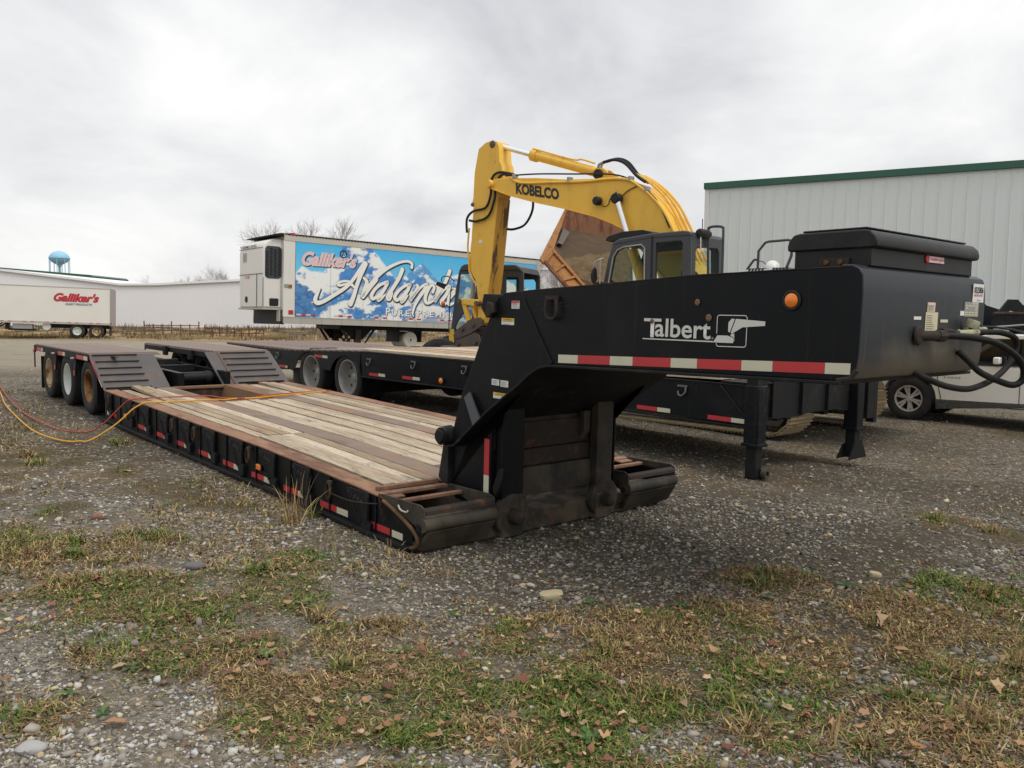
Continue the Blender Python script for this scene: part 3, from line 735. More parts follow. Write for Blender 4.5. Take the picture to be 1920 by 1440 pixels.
# reflective tape, weld seam, ring, lamp, badge and stickers on the near side
ty = [-.735, -.909, -1.174, -1.352, -1.626, -1.804, -2.079, -2.259, -2.534, -2.672]
for i in range(9):
    za = lambda y: float(np.interp(-y, [.735, 2.69], [1.298, 1.378])); zb_ = lambda y: za(y) + .052
    a, b = ty[i], ty[i + 1]
    if i == 8: b = -2.66
    mb = MB(); mb.prism([(a - .001, za(a)), (b + .001, za(b)), (b + .001, zb_(b)), (a - .001, zb_(a))], 'x', GX0 - .003, GX0 - .0005)
    mb.build('reflective_tape', M['tape_red'] if i % 2 else M['tape_white'], GN)
mb = MB(); mb.tube([(GX0 - .003, -.39, 1.70), (GX0 - .005, -.68, 1.29)], .008, 6); mb.build('weld_seam', M['black_worn'], GN)
mb = MB(); mb.box(GX0 - .03, GX0, -.725, -.63, 1.695, 1.72); mb.tube([(GX0 - .025, -.64, 1.70), (GX0 - .03, -.632, 1.63), (GX0 - .03, -.65, 1.585), (GX0 - .03, -.685, 1.572), (GX0 - .03, -.72, 1.585), (GX0 - .03, -.733, 1.63), (GX0 - .025, -.722, 1.70)], .011, 8, smooth=4)
mb.build('tie_ring', M['edge_rust'], GN)
mb = MB(); mb.lathe([(.0, .0), (.046, .0), (.050, .008), (.044, .012), (.036, .010)], (GX0, -2.345, 1.712), (-1, 0, 0), 28); lp = mb.build('side_lamp', M['dark'], GN)
mb = MB(); mb.lathe([(.036, .006), (.033, .014), (.022, .021), (.0, .024)], (GX0, -2.345, 1.712), (-1, 0, 0), 28); mb.build('lens', M['amber'], lp)
mb = MB()
for yy, zz_, rr in ((-1.485, 1.585, .014), (-1.867, 1.615, .020), (-1.79, 1.695, .018)):
    mb.lathe([(rr, .0), (rr * .6, .004), (rr * .45, .005), (0, .002)], (GX0 - .0055, yy, zz_), (-1, 0, 0), 9)
mb.build('rust_spots', M['brown_rust'], GN)
# the maker's badge: word, underline and gooseneck emblem
text('T', 'badge_letter', M['decal_white'], GN, (GX0, -1.425, 1.494), .125, .106, *NEAR_X, bold=.012, off=.003)
text('albert', 'badge_lettering', M['decal_white'], GN, (GX0, -1.507, 1.500), .375, .102, *NEAR_X, bold=.016, off=.003)
text('®', 'badge_mark', M['decal_white'], GN, (GX0, -1.889, 1.502), .012, .012, *NEAR_X, off=.003)
def flat(polys, name, mat, x=GX0 - .003, par=GN):
    mb = MB()
    for p in polys: mb.sheet([(x, a, b) for a, b in p])
    return mb.build(name, mat, par, smooth=False)
flat([[(-1.42, 1.481), (-1.90, 1.487), (-1.90, 1.494), (-1.42, 1.487)],
      [(-1.90, 1.487), (-1.925, 1.525), (-1.99, 1.526), (-2.024, 1.515), (-2.024, 1.489)],
      [(-1.99, 1.594), (-2.008, 1.614), (-2.028, 1.614), (-2.000, 1.542), (-1.99, 1.548)],
      [(-2.034, 1.614), (-2.205, 1.606), (-2.205, 1.584), (-2.075, 1.572), (-2.012, 1.536), (-2.006, 1.542)],
      [(-2.006, 1.532), (-2.028, 1.540), (-2.030, 1.498), (-2.026, 1.498), (-2.026, 1.518), (-2.006, 1.525)]], 'badge_emblem', M['decal_white'])
ol = [(-1.920, 1.534), (-1.920, 1.622), (-1.930, 1.630), (-2.090, 1.632), (-2.100, 1.622), (-2.100, 1.480), (-2.090, 1.472), (-1.930, 1.468), (-1.920, 1.476), (-1.920, 1.484)]
mb = MB()
for a, b in zip(ol, ol[1:]):
    t = Vector((b[0] - a[0], b[1] - a[1])).normalized() * .0022; n = Vector((-t.y, t.x))
    if (abs(a[0] + 2.1) < .001 and abs(b[0] + 2.1) < .001):
        segs = [((-2.1, 1.622), (-2.1, 1.604)), ((-2.1, 1.573), (-2.1, 1.480))]
    else: segs = [(a, b)]
    for p, q in segs: mb.sheet([(GX0 - .0025, p[0] + n.x, p[1] + n.y), (GX0 - .0025, q[0] + n.x, q[1] + n.y), (GX0 - .0025, q[0] - n.x, q[1] - n.y), (GX0 - .0025, p[0] - n.x, p[1] - n.y)])
mb.build('badge_outline', M['decal_white'], GN, smooth=False)
def sticker(x, y0, y1, z0, z1, mat, top=None, lines=3, word=None):
    s_ = MB().box(x - .002, x - .0005, min(y0, y1), max(y0, y1), min(z0, z1), max(z0, z1)).build('sticker', M[mat], GN)
    h = abs(z1 - z0); zt_ = max(z0, z1); ya = max(y0, y1); w_ = abs(y1 - y0)
    if top:
        MB().box(x - .003, x - .0015, min(y0, y1), ya, zt_ - h * .42, zt_).build('sticker_band', M[top], s_)
    if word: text(word, 'sticker_word', M['black_letter'], s_, (x, ya - w_ * .2, zt_ - h * .34), w_ * .6, h * .24, *NEAR_X, off=.0042)
    mb = MB()
    for i in range(lines):
        zz_ = min(z0, z1) + h * (.48 - .40 * i / max(1, lines - 1)) if top else min(z0, z1) + h * (.78 - .62 * i / max(1, lines - 1))
        mb.sheet([(x - .0036, ya - w_ * .1, zz_), (x - .0036, ya - w_ * (.92 - .25 * (i % 2)), zz_), (x - .0036, ya - w_ * (.92 - .25 * (i % 2)), zz_ + h * .05), (x - .0036, ya - w_ * .1, zz_ + h * .05)])
    mb.build('sticker_print', M['sticker_print'], s_, smooth=False)
sticker(GX0, -.27, -.35, 1.63, 1.682, 'sticker', None, 5)
MB().box(GX0 - .0045, GX0 - .003, -.348, -.272, 1.668, 1.681).build('sticker_band', M['sticker_red'], GN)
sticker(GX0, -.17, -.30, 1.52, 1.565, 'sticker', 'sticker_yellow', 2, 'CAUTION')
sticker(GX0, -.08, -.16, 1.10, 1.142, 'sticker', None, 5)
sticker(GX0, -.175, -.255, 1.096, 1.14, 'sticker', None, 5)
sticker(GX0, -.10, -.235, 1.01, 1.052, 'sticker', 'sticker_yellow', 2, 'CAUTION')
# lower body, arms, hooks, pins
def prismx(poly, x0, x1, name, mat, par, bev=.004): return MB().prism(poly, 'x', x0, x1).build(name, M[mat], par, bevel=bev)
prismx([(-.02, .20), (-.02, 1.16), (-.30, 1.20), (-.30, 1.05), (.10, .80), (.44, .66), (.44, .30), (.40, .20)], .66, .68, 'lower_side_plate', 'black', GN)
prismx([(-.02, .20), (-.02, 1.16), (-.30, 1.20), (-.30, 1.05), (.10, .80), (.44, .66), (.44, .30), (.40, .20)], 1.94, 1.96, 'lower_side_plate', 'black', GN)
prismx([(.44, .3), (.50, .30), (.56, .34), (.50, .62), (.44, .66)], .62, .70, 'rear_cheek', 'black_worn', GN)
def hook(x0, x1, xc, mat):
    a = MB(); a.box(x0, x1, -.10, -.02, .17, 1.22); o = a.build('lift_arm', M[mat], GN, bevel=.008)
    d = MB(); d.lathe([(.0, 0), (.15, 0), (.155, .01), (.155, .045), (.15, .055), (0, .055)], (xc, -.052, .155), (0, -1, 0), 30); d.build('hook_disc', M['grimy'], o)
    d = MB(); d.box(x0, x1, -.115, -.05, -.0, .2); d.build('hook_toe', M['muddy'], o, bevel=.006)
    p = MB(); p.lathe([(.058, .0), (.058, .06), (.048, .09), (.030, .102), (0, .105)], (xc, -.10, .15), (0, -1, 0), 20); p.build('hook_pin', M['edge_rust'], o)
    return o
hk = hook(.70, .90, .80, 'black')
hook(1.66, 1.84, 1.76, 'grimy')
prismx([(-.06, .28), (-.13, .40), (-.16, .52), (-.10, .50), (-.04, .36)], .66, .70, 'hook_fin', 'black_worn', GN)
MB().box(.86, .92, -.12, -.03, .16, .30).build('hook_block', M['grimy'], GN, bevel=.01)
mb = MB(); mb.box(.66, .70, -.018, .03, .2, .62); mb.build('tape_backing', M['black'], GN)
mb = MB(); mb.box(.655, .659, -.0, .055, .44, .70); mb.build('reflective_tape', M['tape_red'], GN)
mb = MB(); mb.box(.655, .659, -.0, .055, .285, .438); mb.build('reflective_tape', M['tape_white'], GN)
MB().box(.68, 1.95, .02, .04, .28, 1.22).build('back_plate', M['grimy'], GN)
MB().box(.90, 1.66, -.05, .018, .26, .47).build('cross_bar', M['grimy'], GN, bevel=.006)
MB().box(.90, 1.66, -.02, .018, .475, .60).build('cross_bar', M['edge_rust'], GN, bevel=.006)
MB().box(.90, 1.66, -.005, .018, .605, .80).build('cross_plate', M['edge_rust'], GN, bevel=.006)
prismx([(.0, .62), (-.05, .70), (-.05, .85), (-.0, .85)], 1.56, 1.63, 'arm_gusset', 'grimy', GN)
prismx([(-.02, 1.20), (-.02, .95), (-.55, 1.26)], .70, .72, 'arm_brace', 'black', GN)
prismx([(-.02, 1.20), (-.02, .95), (-.55, 1.26)], 1.82, 1.84, 'arm_brace', 'black', GN)
prismx([(-.02, 1.20), (-.02, 1.02), (-.50, 1.26)], 1.22, 1.24, 'arm_brace', 'black', GN)
mb = MB(); mb.lathe([(.0, .115), (.045, .115), (.052, .105), (.052, .095), (.066, .095), (.066, .06), (.074, .05), (.078, .0), (.0, 0)], (GX0 + .03, .425, .675), (-1, 0, 0), 28); mb.build('pivot_pin', M['black_worn'], GN)
mb = MB(); mb.plate([(GX0 - .02, .20, .985), (GX0 - .02, .135, 1.03), (GX0 - .05, -.02, .86), (GX0 - .05, .055, .80)], .012); mb.build('gusset_plate', paint('black_gusset_sky_sheen', (.055, .062, .070), .15, 4, .42, .45), GN)  # the sky's reflection on the black plate is put into this lighter grey
mb = MB(); mb.add([(.56, -.10, 1.725), (.74, -.10, 1.725), (.74, -.015, 1.725), (.56, -.015, 1.725), (.56, -.12, 1.60), (.74, -.12, 1.60), (.74, .012, 1.63), (.56, .012, 1.63), (.56, -.05, 1.56), (.74, -.05, 1.56)],
       [(3, 2, 1, 0), (0, 1, 5, 4), (1, 2, 6, 9, 5), (2, 3, 7, 6), (3, 0, 4, 8, 7), (4, 5, 9, 8), (8, 9, 6, 7)]); ns_ = mb.build('neck_stop', M['black_worn'], GN, bevel=.006)
mb = MB(); mb.prism([(-.115, 1.665), (-.07, 1.675), (-.05, 1.585), (-.085, 1.56), (-.13, 1.60)], 'x', .545, .575); mb.build('neck_lug', M['edge_rust'], ns_, bevel=.008)
# front-plate labels, pipe and air lines
FY = -2.695 - .0015
def fsheet(x0, x1, z0, z1, name, mat, par=FPL, off=.0025):
    return MB().box(x0, x1, -2.695 - off, -2.695 - off + .002, z0, z1).build(name, M[mat], par)
tg = fsheet(1.835, 1.985, 1.735, 1.835, 'auction_tag', 'sticker')
text('0525806', 'tag_number', M['black_letter'], tg, (1.847, -2.6982, 1.785), .126, .034, *FRONT_Y, bold=.02, off=.001)
text('IRON', 'tag_word', M['sticker_red'], tg, (1.850, -2.6982, 1.767), .055, .013, *FRONT_Y, bold=.03, off=.001)
text('PLANET', 'tag_word', M['black_letter'], tg, (1.908, -2.6982, 1.767), .060, .013, *FRONT_Y, off=.001)
text('0525806', 'tag_word', M['black_letter'], tg, (1.885, -2.6982, 1.742), .055, .007, *FRONT_Y, off=.001)
vp = fsheet(1.735, 1.925, 1.655, 1.735, 'data_plate', 'grey_metal')
mb = MB()
for i in range(6):
    for j in range(4):
        if rng.random() < .75:
            x0 = 1.745 + .043 * j; z0 = 1.662 + .0122 * i
            mb.sheet([(x0, -2.6988, z0), (x0 + .03 + .01 * rng.random(), -2.6988, z0), (x0 + .036, -2.6988, z0 + .007), (x0, -2.6988, z0 + .007)])
mb.build('plate_print', M['sticker_cream'], vp, smooth=False)
s1 = fsheet(1.275, 1.365, 1.675, 1.722, 'sticker', 'sticker_cream'); fsheet(1.277, 1.363, 1.708, 1.720, 'sticker_band', 'pink_letter', off=.0042)
s2 = fsheet(1.262, 1.405, 1.578, 1.673, 'sticker', 'sticker_cream')
mb = MB()
for i in range(7):
    z0 = 1.588 + .011 * i; mb.sheet([(1.272, -2.6988, z0), (1.33 + .06 * rng.random(), -2.6988, z0), (1.335, -2.6988, z0 + .003), (1.272, -2.6988, z0 + .003)])
    z0 = 1.681 + .004 * i; mb.sheet([(1.282, -2.6988, z0), (1.34 + .01 * rng.random(), -2.6988, z0), (1.34, -2.6988, z0 + .0012), (1.282, -2.6988, z0 + .0012)])
mb.build('sticker_print', M['sticker_print'], s2, smooth=False)
fsheet(1.13, 1.21, 1.634, 1.650, 'sticker', 'sticker'); fsheet(1.44, 1.53, 1.622, 1.637, 'sticker', 'sticker_cream'); fsheet(1.685, 1.735, 1.66, 1.685, 'sticker', 'sticker')
mb = MB(); mb.cyl((1.17, -2.70, 1.555), (1.30, -2.74, 1.555), .026, n=14); mb.cyl((1.30, -2.74, 1.555), (1.36, -2.75, 1.555), .030, n=8); mb.build('air_pipe', M['edge_rust'], FPL)
mb = MB(); mb.lathe([(.05, 0), (.045, .01), (.03, .015), (.0, .015)], (1.17, -2.708, 1.555), (0, -1, 0), 18); mb.build('pipe_boss', M['edge_rust'], FPL)
hs = MB(); hs.tube([(1.34, -2.75, 1.555), (1.40, -2.78, 1.556), (1.52, -2.84, 1.548), (1.66, -2.90, 1.52), (1.80, -2.95, 1.452), (1.86, -2.97, 1.38), (1.87, -2.96, 1.325), (1.84, -2.93, 1.30), (1.80, -2.88, 1.315), (1.74, -2.80, 1.36), (1.70, -2.75, 1.42), (1.68, -2.70, 1.47)], .0175, 12, smooth=6)
hs.build('air_hose', M['hose'], FPL)
hs = MB(); hs.tube([(1.74, -2.76, 1.572), (1.82, -2.80, 1.575), (1.90, -2.84, 1.572), (1.99, -2.87, 1.545), (2.02, -2.87, 1.49), (1.99, -2.86, 1.42), (1.93, -2.84, 1.36), (1.84, -2.82, 1.315), (1.72, -2.80, 1.285), (1.60, -2.78, 1.275), (1.45, -2.74, 1.295), (1.32, -2.70, 1.335), (1.24, -2.66, 1.37)], .0165, 12, smooth=6)
hs.build('air_hose', M['hose'], FPL)
mb = MB(); mb.cyl((1.60, -2.73, 1.566), (1.75, -2.765, 1.572), .018, n=10); mb.cyl((1.585, -2.727, 1.565), (1.605, -2.731, 1.566), .021, n=8); mb.build('hose_fitting', M['brass'], FPL)
mb = MB(); mb.lathe([(.0, .045), (.03, .045), (.034, .038), (.034, .0), (.0, 0)], (1.74, -2.735, 1.595), (.15, -.3, 1), 14); mb.box(1.70, 1.86, -2.735, -2.712, 1.572, 1.598); mb.cyl((1.84, -2.73, 1.585), (1.90, -2.75, 1.585), .016, n=8); mb.build('gladhand', M['brass'], FPL)
mb = MB(); mb.tube([(1.58, -2.71, 1.572), (1.52, -2.72, 1.577), (1.44, -2.71, 1.578)], .014, 8, smooth=3); mb.build('elbow_fitting', M['edge_rust'], FPL)
mb = MB(); mb.tube([(1.95, -2.71, 1.60), (2.05, -2.74, 1.60), (2.18, -2.8, 1.585), (2.4, -2.8, 1.56)], .007, 6, smooth=4); mb.build('light_cable', M['dark'], FPL)

# ------------------------------------------------------------------ tool box on the gooseneck
def tw(x, y, z): return TR.matrix_basis @ Vector((x, y, z))
TRM = Matrix.Translation(TR.location) @ TR.rotation_euler.to_matrix().to_4x4()
p = TRM @ Vector((1.31, -2.46, 1.872))
TB = thing('tool_box', 'black diamond-plate tool box with overhanging lid bolted on the gooseneck', 'tool box', p, HN, R(1.33632 - 1.2))
k = NT('black_tread_plate')
a = k.noise(2, 4); col = k.mix(a, rgb(.0065, .0065, .007), rgb(.013, .013, .0138))
mp = k.n('ShaderNodeMapping'); k.l(k.tc.outputs['Object'], mp.inputs[0]); mp.inputs['Rotation'].default_value = (R(45), R(45), R(45)); mp.inputs['Scale'].default_value = (1, 1, 1)
wv = k.n('ShaderNodeTexWave'); k.l(mp.outputs[0], wv.inputs['Vector']); wv.inputs['Scale'].default_value = 48; wv.inputs['Distortion'].default_value = 1.5
sp_ = k.step(k.noise(26, 8, .7), .62, .70)
col = k.mix(k.math('MULTIPLY', sp_, .5), col, rgb(.06, .06, .06))
dd = k.step(k.noise(3.5, 6, .65, .4), .5, .72); col = k.mix(k.math('MULTIPLY', dd, .5), col, rgb(.035, .033, .030))
k.bump(wv.outputs['Fac'], .10, .002)
M['tread_plate'] = k.fin(col, .5, 0., .3)
mb = MB(); mb.box(-.585, .585, -.20, .19, 0, .105); mb.build('box_body', M['tread_plate'], TB, bevel=.006)
lid = MB()
prof = [(-.228, .088), (-.232, .112), (-.224, .140), (-.196, .166), (-.17, .172), (.16, .172), (.19, .166), (.216, .140), (.224, .112), (.222, .088), (.20, .085), (-.205, .085)]
lid.prism(prof, 'x', -.60, .60)
lo = lid.build('box_lid', M['tread_plate'], TB, bevel=.008)
mb = MB(); mb.box(-.57, .57, -.17, .16, .176, .186); mb.build('lid_ridge', M['tread_plate'], lo, bevel=.005)
mb = MB(); mb.box(.01, .20, -.208, -.2005, .048, .082); lb = mb.build('name_plate', M['pink_letter'], TB, bevel=.003)
text('weather guard', 'plate_lettering', M['sticker_red'], lb, (.035, -.208, .054), .16, .022, *FRONT_Y, bold=.01, off=.001)
mb = MB(); mb.lathe([(.022, 0), (.022, .006), (.014, .009), (0, .009)], (.005, -.2005, .066), (0, -1, 0), 18); mb.build('plate_emblem', M['red_letter'], lb)
mb = MB(); mb.box(-.60, -.586, -.10, .05, .0, .045); mb.build('mount_bracket', M['edge_rust'], TB, bevel=.003)
for yy in (-.06, .01):
    mb = MB(); mb.lathe([(.012, 0), (.012, .01), (0, .012)], (-.6, yy, .025), (-1, 0, 0), 8); mb.build('mount_bolt', M['rust'], TB)

# ================================================================== second lowboy trailer, behind the first
from mathutils.geometry import tessellate_polygon
def holed(outer, holes, axis, lo, hi):
    """a plate with openings: outer and holes are polygons in the two other axes."""
    loops = [outer] + list(holes)
    tri = tessellate_polygon([[Vector((a, b, 0)) for a, b in l] for l in loops])
    flat_ = [p for l in loops for p in l]; n = len(flat_)
    def P(a, b, c): return {'x': (c, a, b), 'y': (a, c, b), 'z': (a, b, c)}[axis]
    v = [P(a, b, lo) for a, b in flat_] + [P(a, b, hi) for a, b in flat_]
    f = [tuple(t) for t in tri] + [tuple(i + n for i in t[::-1]) for t in tri]
    o = 0
    for l in loops:
        m = len(l)
        for i in range(m): f.append((o + i, o + (i + 1) % m, n + o + (i + 1) % m, n + o + i))
        o += m
    return MB().add(v, f)

T2 = thing('lowboy_trailer', 'second black lowboy trailer with tandem wheels, behind the nearer trailer and below the excavator', 'trailer', (2.518, 8.69, -.09), R(42), R(1.0))
def z2t(y): return float(np.interp(y, [0, .43, 7.67, 10.08, 13.2], [.972, .972, .927, .822, .826]))
for X in (lambda x: x, lambda x: W - x):
    sp = MB(); sp.prism([(.02, .56), (.02, .96), (.43, .962), (7.67, .917), (7.67, .505), (5, .53)], 'x', X(.0), X(.014)); s_ = sp.build('side_panel', M['black'], T2)
    fl = MB(); fl.prism([(-.02, .53), (-.02, .545), (5, .53), (7.70, .505), (7.70, .49), (5, .515)], 'x', X(-.05), X(.05)); fl.build('lower_flange', M['black_worn'], s_, bevel=.003)
    rl = MB(); long_bar(rl, X(-.015), X(.07), [-.02, .43, 4, 7.67], lambda y: z2t(y) + .004, .016); rl.build('top_rail', M['black_worn'], s_, bevel=.003)
    br = MB(); br.tube([(X(-.008), .42, .95), (X(-.008), .03, .57)], .014, 6); br.build('corner_brace', M['black_worn'], s_)
    # rear: arched fender panel, beaver tail
    arch = [(7.67, .92), (10.08, .815)]
    pts = [(7.67, .505), (7.70, .62)]
    for cy in (8.16, 9.47):
        pts += [(cy + .56 * math.cos(a) * -1, .40 + .43 * math.sin(a)) for a in np.linspace(.30, math.pi - .30, 9)]
    fp_ = MB(); fp_.prism([(7.67, .92)] + pts + [(10.10, .42), (10.26, .45), (10.55, .80), (10.08, .815)], 'x', X(-.004), X(.010)); fe = fp_.build('fender_panel', M['black'], T2)
    bt = MB(); bt.prism([(10.28, .45), (10.72, .425), (10.75, .43), (11.6, .77), (13.2, .80), (13.2, .815), (10.5, .805)], 'x', X(.0), X(.014)); bt.build('tail_panel', M['black'], T2)
    bt = MB(); bt.prism([(10.26, .44), (10.74, .415), (10.76, .43), (10.28, .455)], 'x', X(-.04), X(.04)); bt.build('tail_flange', M['black_worn'], T2)
mb = MB(); long_bar(mb, .02, W - .02, [7.69, 10.08, 13.2], lambda y: z2t(y) + .006, .03); d2 = mb.build('rear_deck', M['rear_deck'], T2)
t0 = None
for k in range(26):
    if t0 is None: t0 = MB().box(-.012, W + .012, -.05, .05, 0, .022).build('tread_bar', M['rear_deck'], d2, bevel=.004); t = t0
    else: t = copy_obj(t0, d2)
    t.location = (0, 7.85 + .212 * k, z2t(7.85 + .212 * k) + .0065)
ws = np.ones(12) * (W - .04) / 12
for i in range(12):
    mb = MB(); dz = rng.normal(.0, .005)
    long_bar(mb, .02 + i * ws[0] + .004, .02 + (i + 1) * ws[0] - .004, [.44 + abs(rng.normal(0, .015)), 2, 4, 7.66 - abs(rng.normal(0, .02))], lambda y: z2t(y) + .047 + dz + (.03 * max(0, 1.2 - y) if i < 3 else 0), .042)
    mb.build('deck_board', M['board_pale'], T2, bevel=.004)
for i, (y, z) in enumerate([(.92, .86), (4.82, .82), (6.10, .81), (7.40, .775), (10.75, .70)]):
    mb = MB(); mb.tube([(-.02, y - .055, z + .035), (-.03, y - .06, z - .02), (-.035, y - .02, z - .065), (-.03, y + .03, z - .06), (-.02, y + .045, z - .02)], .010, 7, smooth=3); mb.box(-.02, .0, y - .07, y + .06, z + .03, z + .05)
    mb.build('tie_ring', M['dull_ring'], T2)
for a, b, z, c in [(1.559, 1.262, .60, 'red'), (1.258, 1.075, .60, 'white'), (.567, .271, .59, 'red'), (.269, .08, .59, 'white'), (7.39, 7.106, .56, 'red'), (7.103, 6.905, .567, 'white'),
                   (6.404, 6.121, .58, 'red'), (6.118, 5.93, .585, 'white'), (9.28, 8.974, .765, 'red'), (8.97, 8.79, .765, 'white'), (10.68, 10.42, .485, 'red'), (10.415, 10.34, .483, 'white')]:
    MB().box(-.007, -.0045, b, a, z - .024, z + .024).build('reflective_tape', M['tape_' + c], T2)
mb = MB(); mb.box(-.025, .0, 5.29, 5.45, .56, .65); h = mb.build('marker_lamp', M['black'], T2, bevel=.006)
mb = MB(); mb.lathe([(.045, 0), (.036, .012), (.02, .018), (0, .02)], (-.026, 5.36, .605), (-1, 0, 0), 18); mb.build('lens', M['amber'], h)
for y in (8.16, 9.47):
    wheel(T2, (.15, y, .44), .455, .305, .255, M['rim_dull'], -1, .17, hub=True, holes=8)
    wheel(T2, (.46, y, .44), .455, .305, .255, M['rim_dull'], -1, .1, hub=False)
    wheel(T2, (W - .15, y, .44), .455, .305, .255, M['rim_dull'], 1, .17, hub=True, holes=8)
    MB().cyl((.3, y, .44), (W - .3, y, .44), .07, n=12).build('axle', M['black'], T2)
mb = MB(); mb.box(.03, .60, 10.16, 10.17, .02, .48); mb.build('mudflap', paint('dusty_mudflap', (.16, .155, .145), .2, 4, .9, .2), T2)
mb = MB(); mb.box(.02, W - .02, 7.66, 7.68, .2, .9); mb.build('wheel_bulkhead', M['black'], T2)
mb = MB()
for x0 in (.62, .82, W - .92, W - .72): mb.box(x0, x0 + .1, .1, 13.0, .55, .85)
mb.build('main_frame', M['black'], T2)
MB().box(.02, W - .02, .06, 7.6, .60, .62).build('under_pan', M['black'], T2)
# front end: corner posts, wall, landing legs
for x0, x1 in ((-.04, .14), (W - .14, W + .04)):
    MB().box(x0, x1, -.06, .08, .46, 1.06).build('corner_post', M['black_worn'], T2, bevel=.008)
mb = MB(); mb.prism([(.14, .60), (.95, .585), (1.25, .62), (1.75, .615), (W - .14, .54), (W - .14, 1.06), (.14, 1.06)], 'y', .03, .05); mb.build('front_wall', M['black_worn'], T2)
for x in (.34, .96, 1.55): MB().box(x, x + .10, -.01, .03, .62, 1.05).build('front_stiffener', M['black_worn'], T2)
MB().box(-.0, .45, -.0, .42, .985, 1.0).build('step_ledge', M['black_worn'], T2)
MB().box(W + .06, W + .14, -.05, .05, .40, 1.0).build('side_post', M['black_worn'], T2)
def leg(xc, gz_):
    o = MB().box(xc - .085, xc + .085, -.085, .085, .36, .98).build('landing_leg', M['black'], T2, bevel=.012)
    MB().box(xc - .062, xc + .062, -.062, .062, gz_, .37).build('inner_leg', M['black_worn'], o, bevel=.01)
    MB().box(xc - .10, xc + .10, -.10, .10, .34, .375).build('leg_collar', M['black'], o, bevel=.006)
    return o
lg = leg(.03, .0)
mb = MB(); mb.lathe([(.03, 0), (.055, 0), (.055, .05), (.03, .05)], (.03, -.12, .07), (0, -1, 0), 18, closed=True); mb.build('foot_eye', M['grimy'], lg)
mb = MB(); mb.prism([(.06, 0), (.17, 0), (.12, .08), (.06, .10)], 'y', -.09, .07); mb.build('foot', M['black_worn'], lg)
lg = leg(2.22, .0)
mb = MB(); mb.prism([(2.0, -.005), (2.44, -.005), (2.30, .22), (2.14, .22)], 'y', -.085, -.065); mb.prism([(2.0, -.005), (2.44, -.005), (2.30, .16), (2.14, .16)], 'y', .065, .085); mb.build('foot', M['black_worn'], lg)

# ================================================================== excavator
EX = thing('excavator', 'yellow excavator with dark cab, boom raised and arm folded down, beyond the second trailer', 'excavator', (4.0, 14.6, -.18), R(50))
# undercarriage turned a little against the house
def track(xc):
    o = MB()
    o.prism([(-1.55, .16), (-1.75, .42), (-1.55, .68), (1.95, .68), (2.15, .42), (1.95, .16)], 'x', xc - .16, xc + .16)
    fr = o.build('track_frame', M['bucket'], EX); fr.rotation_euler = (0, 0, R(-8))
    p0 = None; rad = .43; L0, L1 = -1.42, 1.85; straight = L1 - L0; per = 2 * straight + 2 * math.pi * rad; n = int(per / .19)
    for i in range(n):
        s = (i + .35) * per / n
        if s < straight: y, z, a = L0 + s, .03, 0
        elif s < straight + math.pi * rad:
            t = (s - straight) / rad; y, z, a = L1 + rad * math.sin(t), rad + .03 - rad * math.cos(t), t
        elif s < 2 * straight + math.pi * rad: y, z, a = L1 - (s - straight - math.pi * rad), 2 * rad + .03, math.pi
        else:
            t = (s - 2 * straight - math.pi * rad) / rad; y, z, a = L0 - rad * math.sin(t), rad + .03 + rad * math.cos(t), math.pi + t
        if p0 is None:
            m_ = MB(); m_.prism([(-.088, -.012), (.090, -.012), (.094, .008), (.06, .014), (-.06, .014), (-.084, .012)], 'x', -.345, .345)
            for q in (-.07, .0, .07): m_.prism([(q - .012, -.012), (q - .006, -.038), (q + .006, -.038), (q + .012, -.012)], 'x', -.34, .34)
            p0 = m_.build('track_pad', M['pale_track'], fr); p = p0
        else: p = copy_obj(p0, fr)
        p.location = (xc, y, z + .01); p.rotation_euler = (a, 0, 0)
    return fr
track(-1.20); track(1.20)
mb = MB(); mb.box(-1.1, 1.1, -.9, 1.1, .45, .95); o = mb.build('undercarriage', M['bucket'], EX, bevel=.05); o.rotation_euler = (0, 0, R(-8))
mb = MB(); mb.cyl((0, 0, .9), (0, 0, 1.15), .75, n=28); mb.build('swing_ring', M['bucket'], EX)
mb = MB(); mb.box(-1.48, 1.48, -2.6, 1.2, 1.12, 1.30); mb.build('upper_frame', M['grey_cab'], EX, bevel=.02)
mb = MB(); mb.box(-1.48, -.42, -2.4, .15, 1.30, 2.38); mb.build('side_housing', M['yellow'], EX, bevel=.05)
mb = MB(); mb.box(.42, 1.48, -2.4, 1.1, 1.30, 2.2); mb.build('tank_housing', M['yellow'], EX, bevel=.05)
mb = MB(); mb.prism([(-2.6, 1.05), (-3.0, 1.1), (-3.35, 1.4), (-3.4, 2.0), (-3.2, 2.4), (-2.4, 2.42), (-2.4, 1.05)], 'x', -1.48, 1.48); mb.build('counterweight', M['yellow'], EX, bevel=.06)
mb = MB(); mb.box(-.42, .42, -2.4, -.4, 1.3, 2.35); mb.build('engine_hood', M['grey_cab'], EX, bevel=.05)
k_ = paint('pale_grey_hood', (.36, .37, .38), .1, 3, .45, .45)
mb = MB(); mb.prism([(-2.3, 2.30), (-2.25, 2.52), (-.75, 2.535), (-.35, 2.49), (-.20, 2.38)], 'x', -1.46, -.46); hd = mb.build('hood_panel', k_, EX, bevel=.03)
v0 = None
for gx in (-1.25,):
    for y0 in (-.72, -1.10, -1.48):
        for i in range(5):
            mb = MB(); mb.prism([(y0 - .052 * i, 2.46), (y0 - .052 * i - .026, 2.46), (y0 - .052 * i - .05, 2.545), (y0 - .052 * i - .024, 2.545)], 'x', -1.462, -1.10)
            mb.build('louvre', M['dark'], hd)
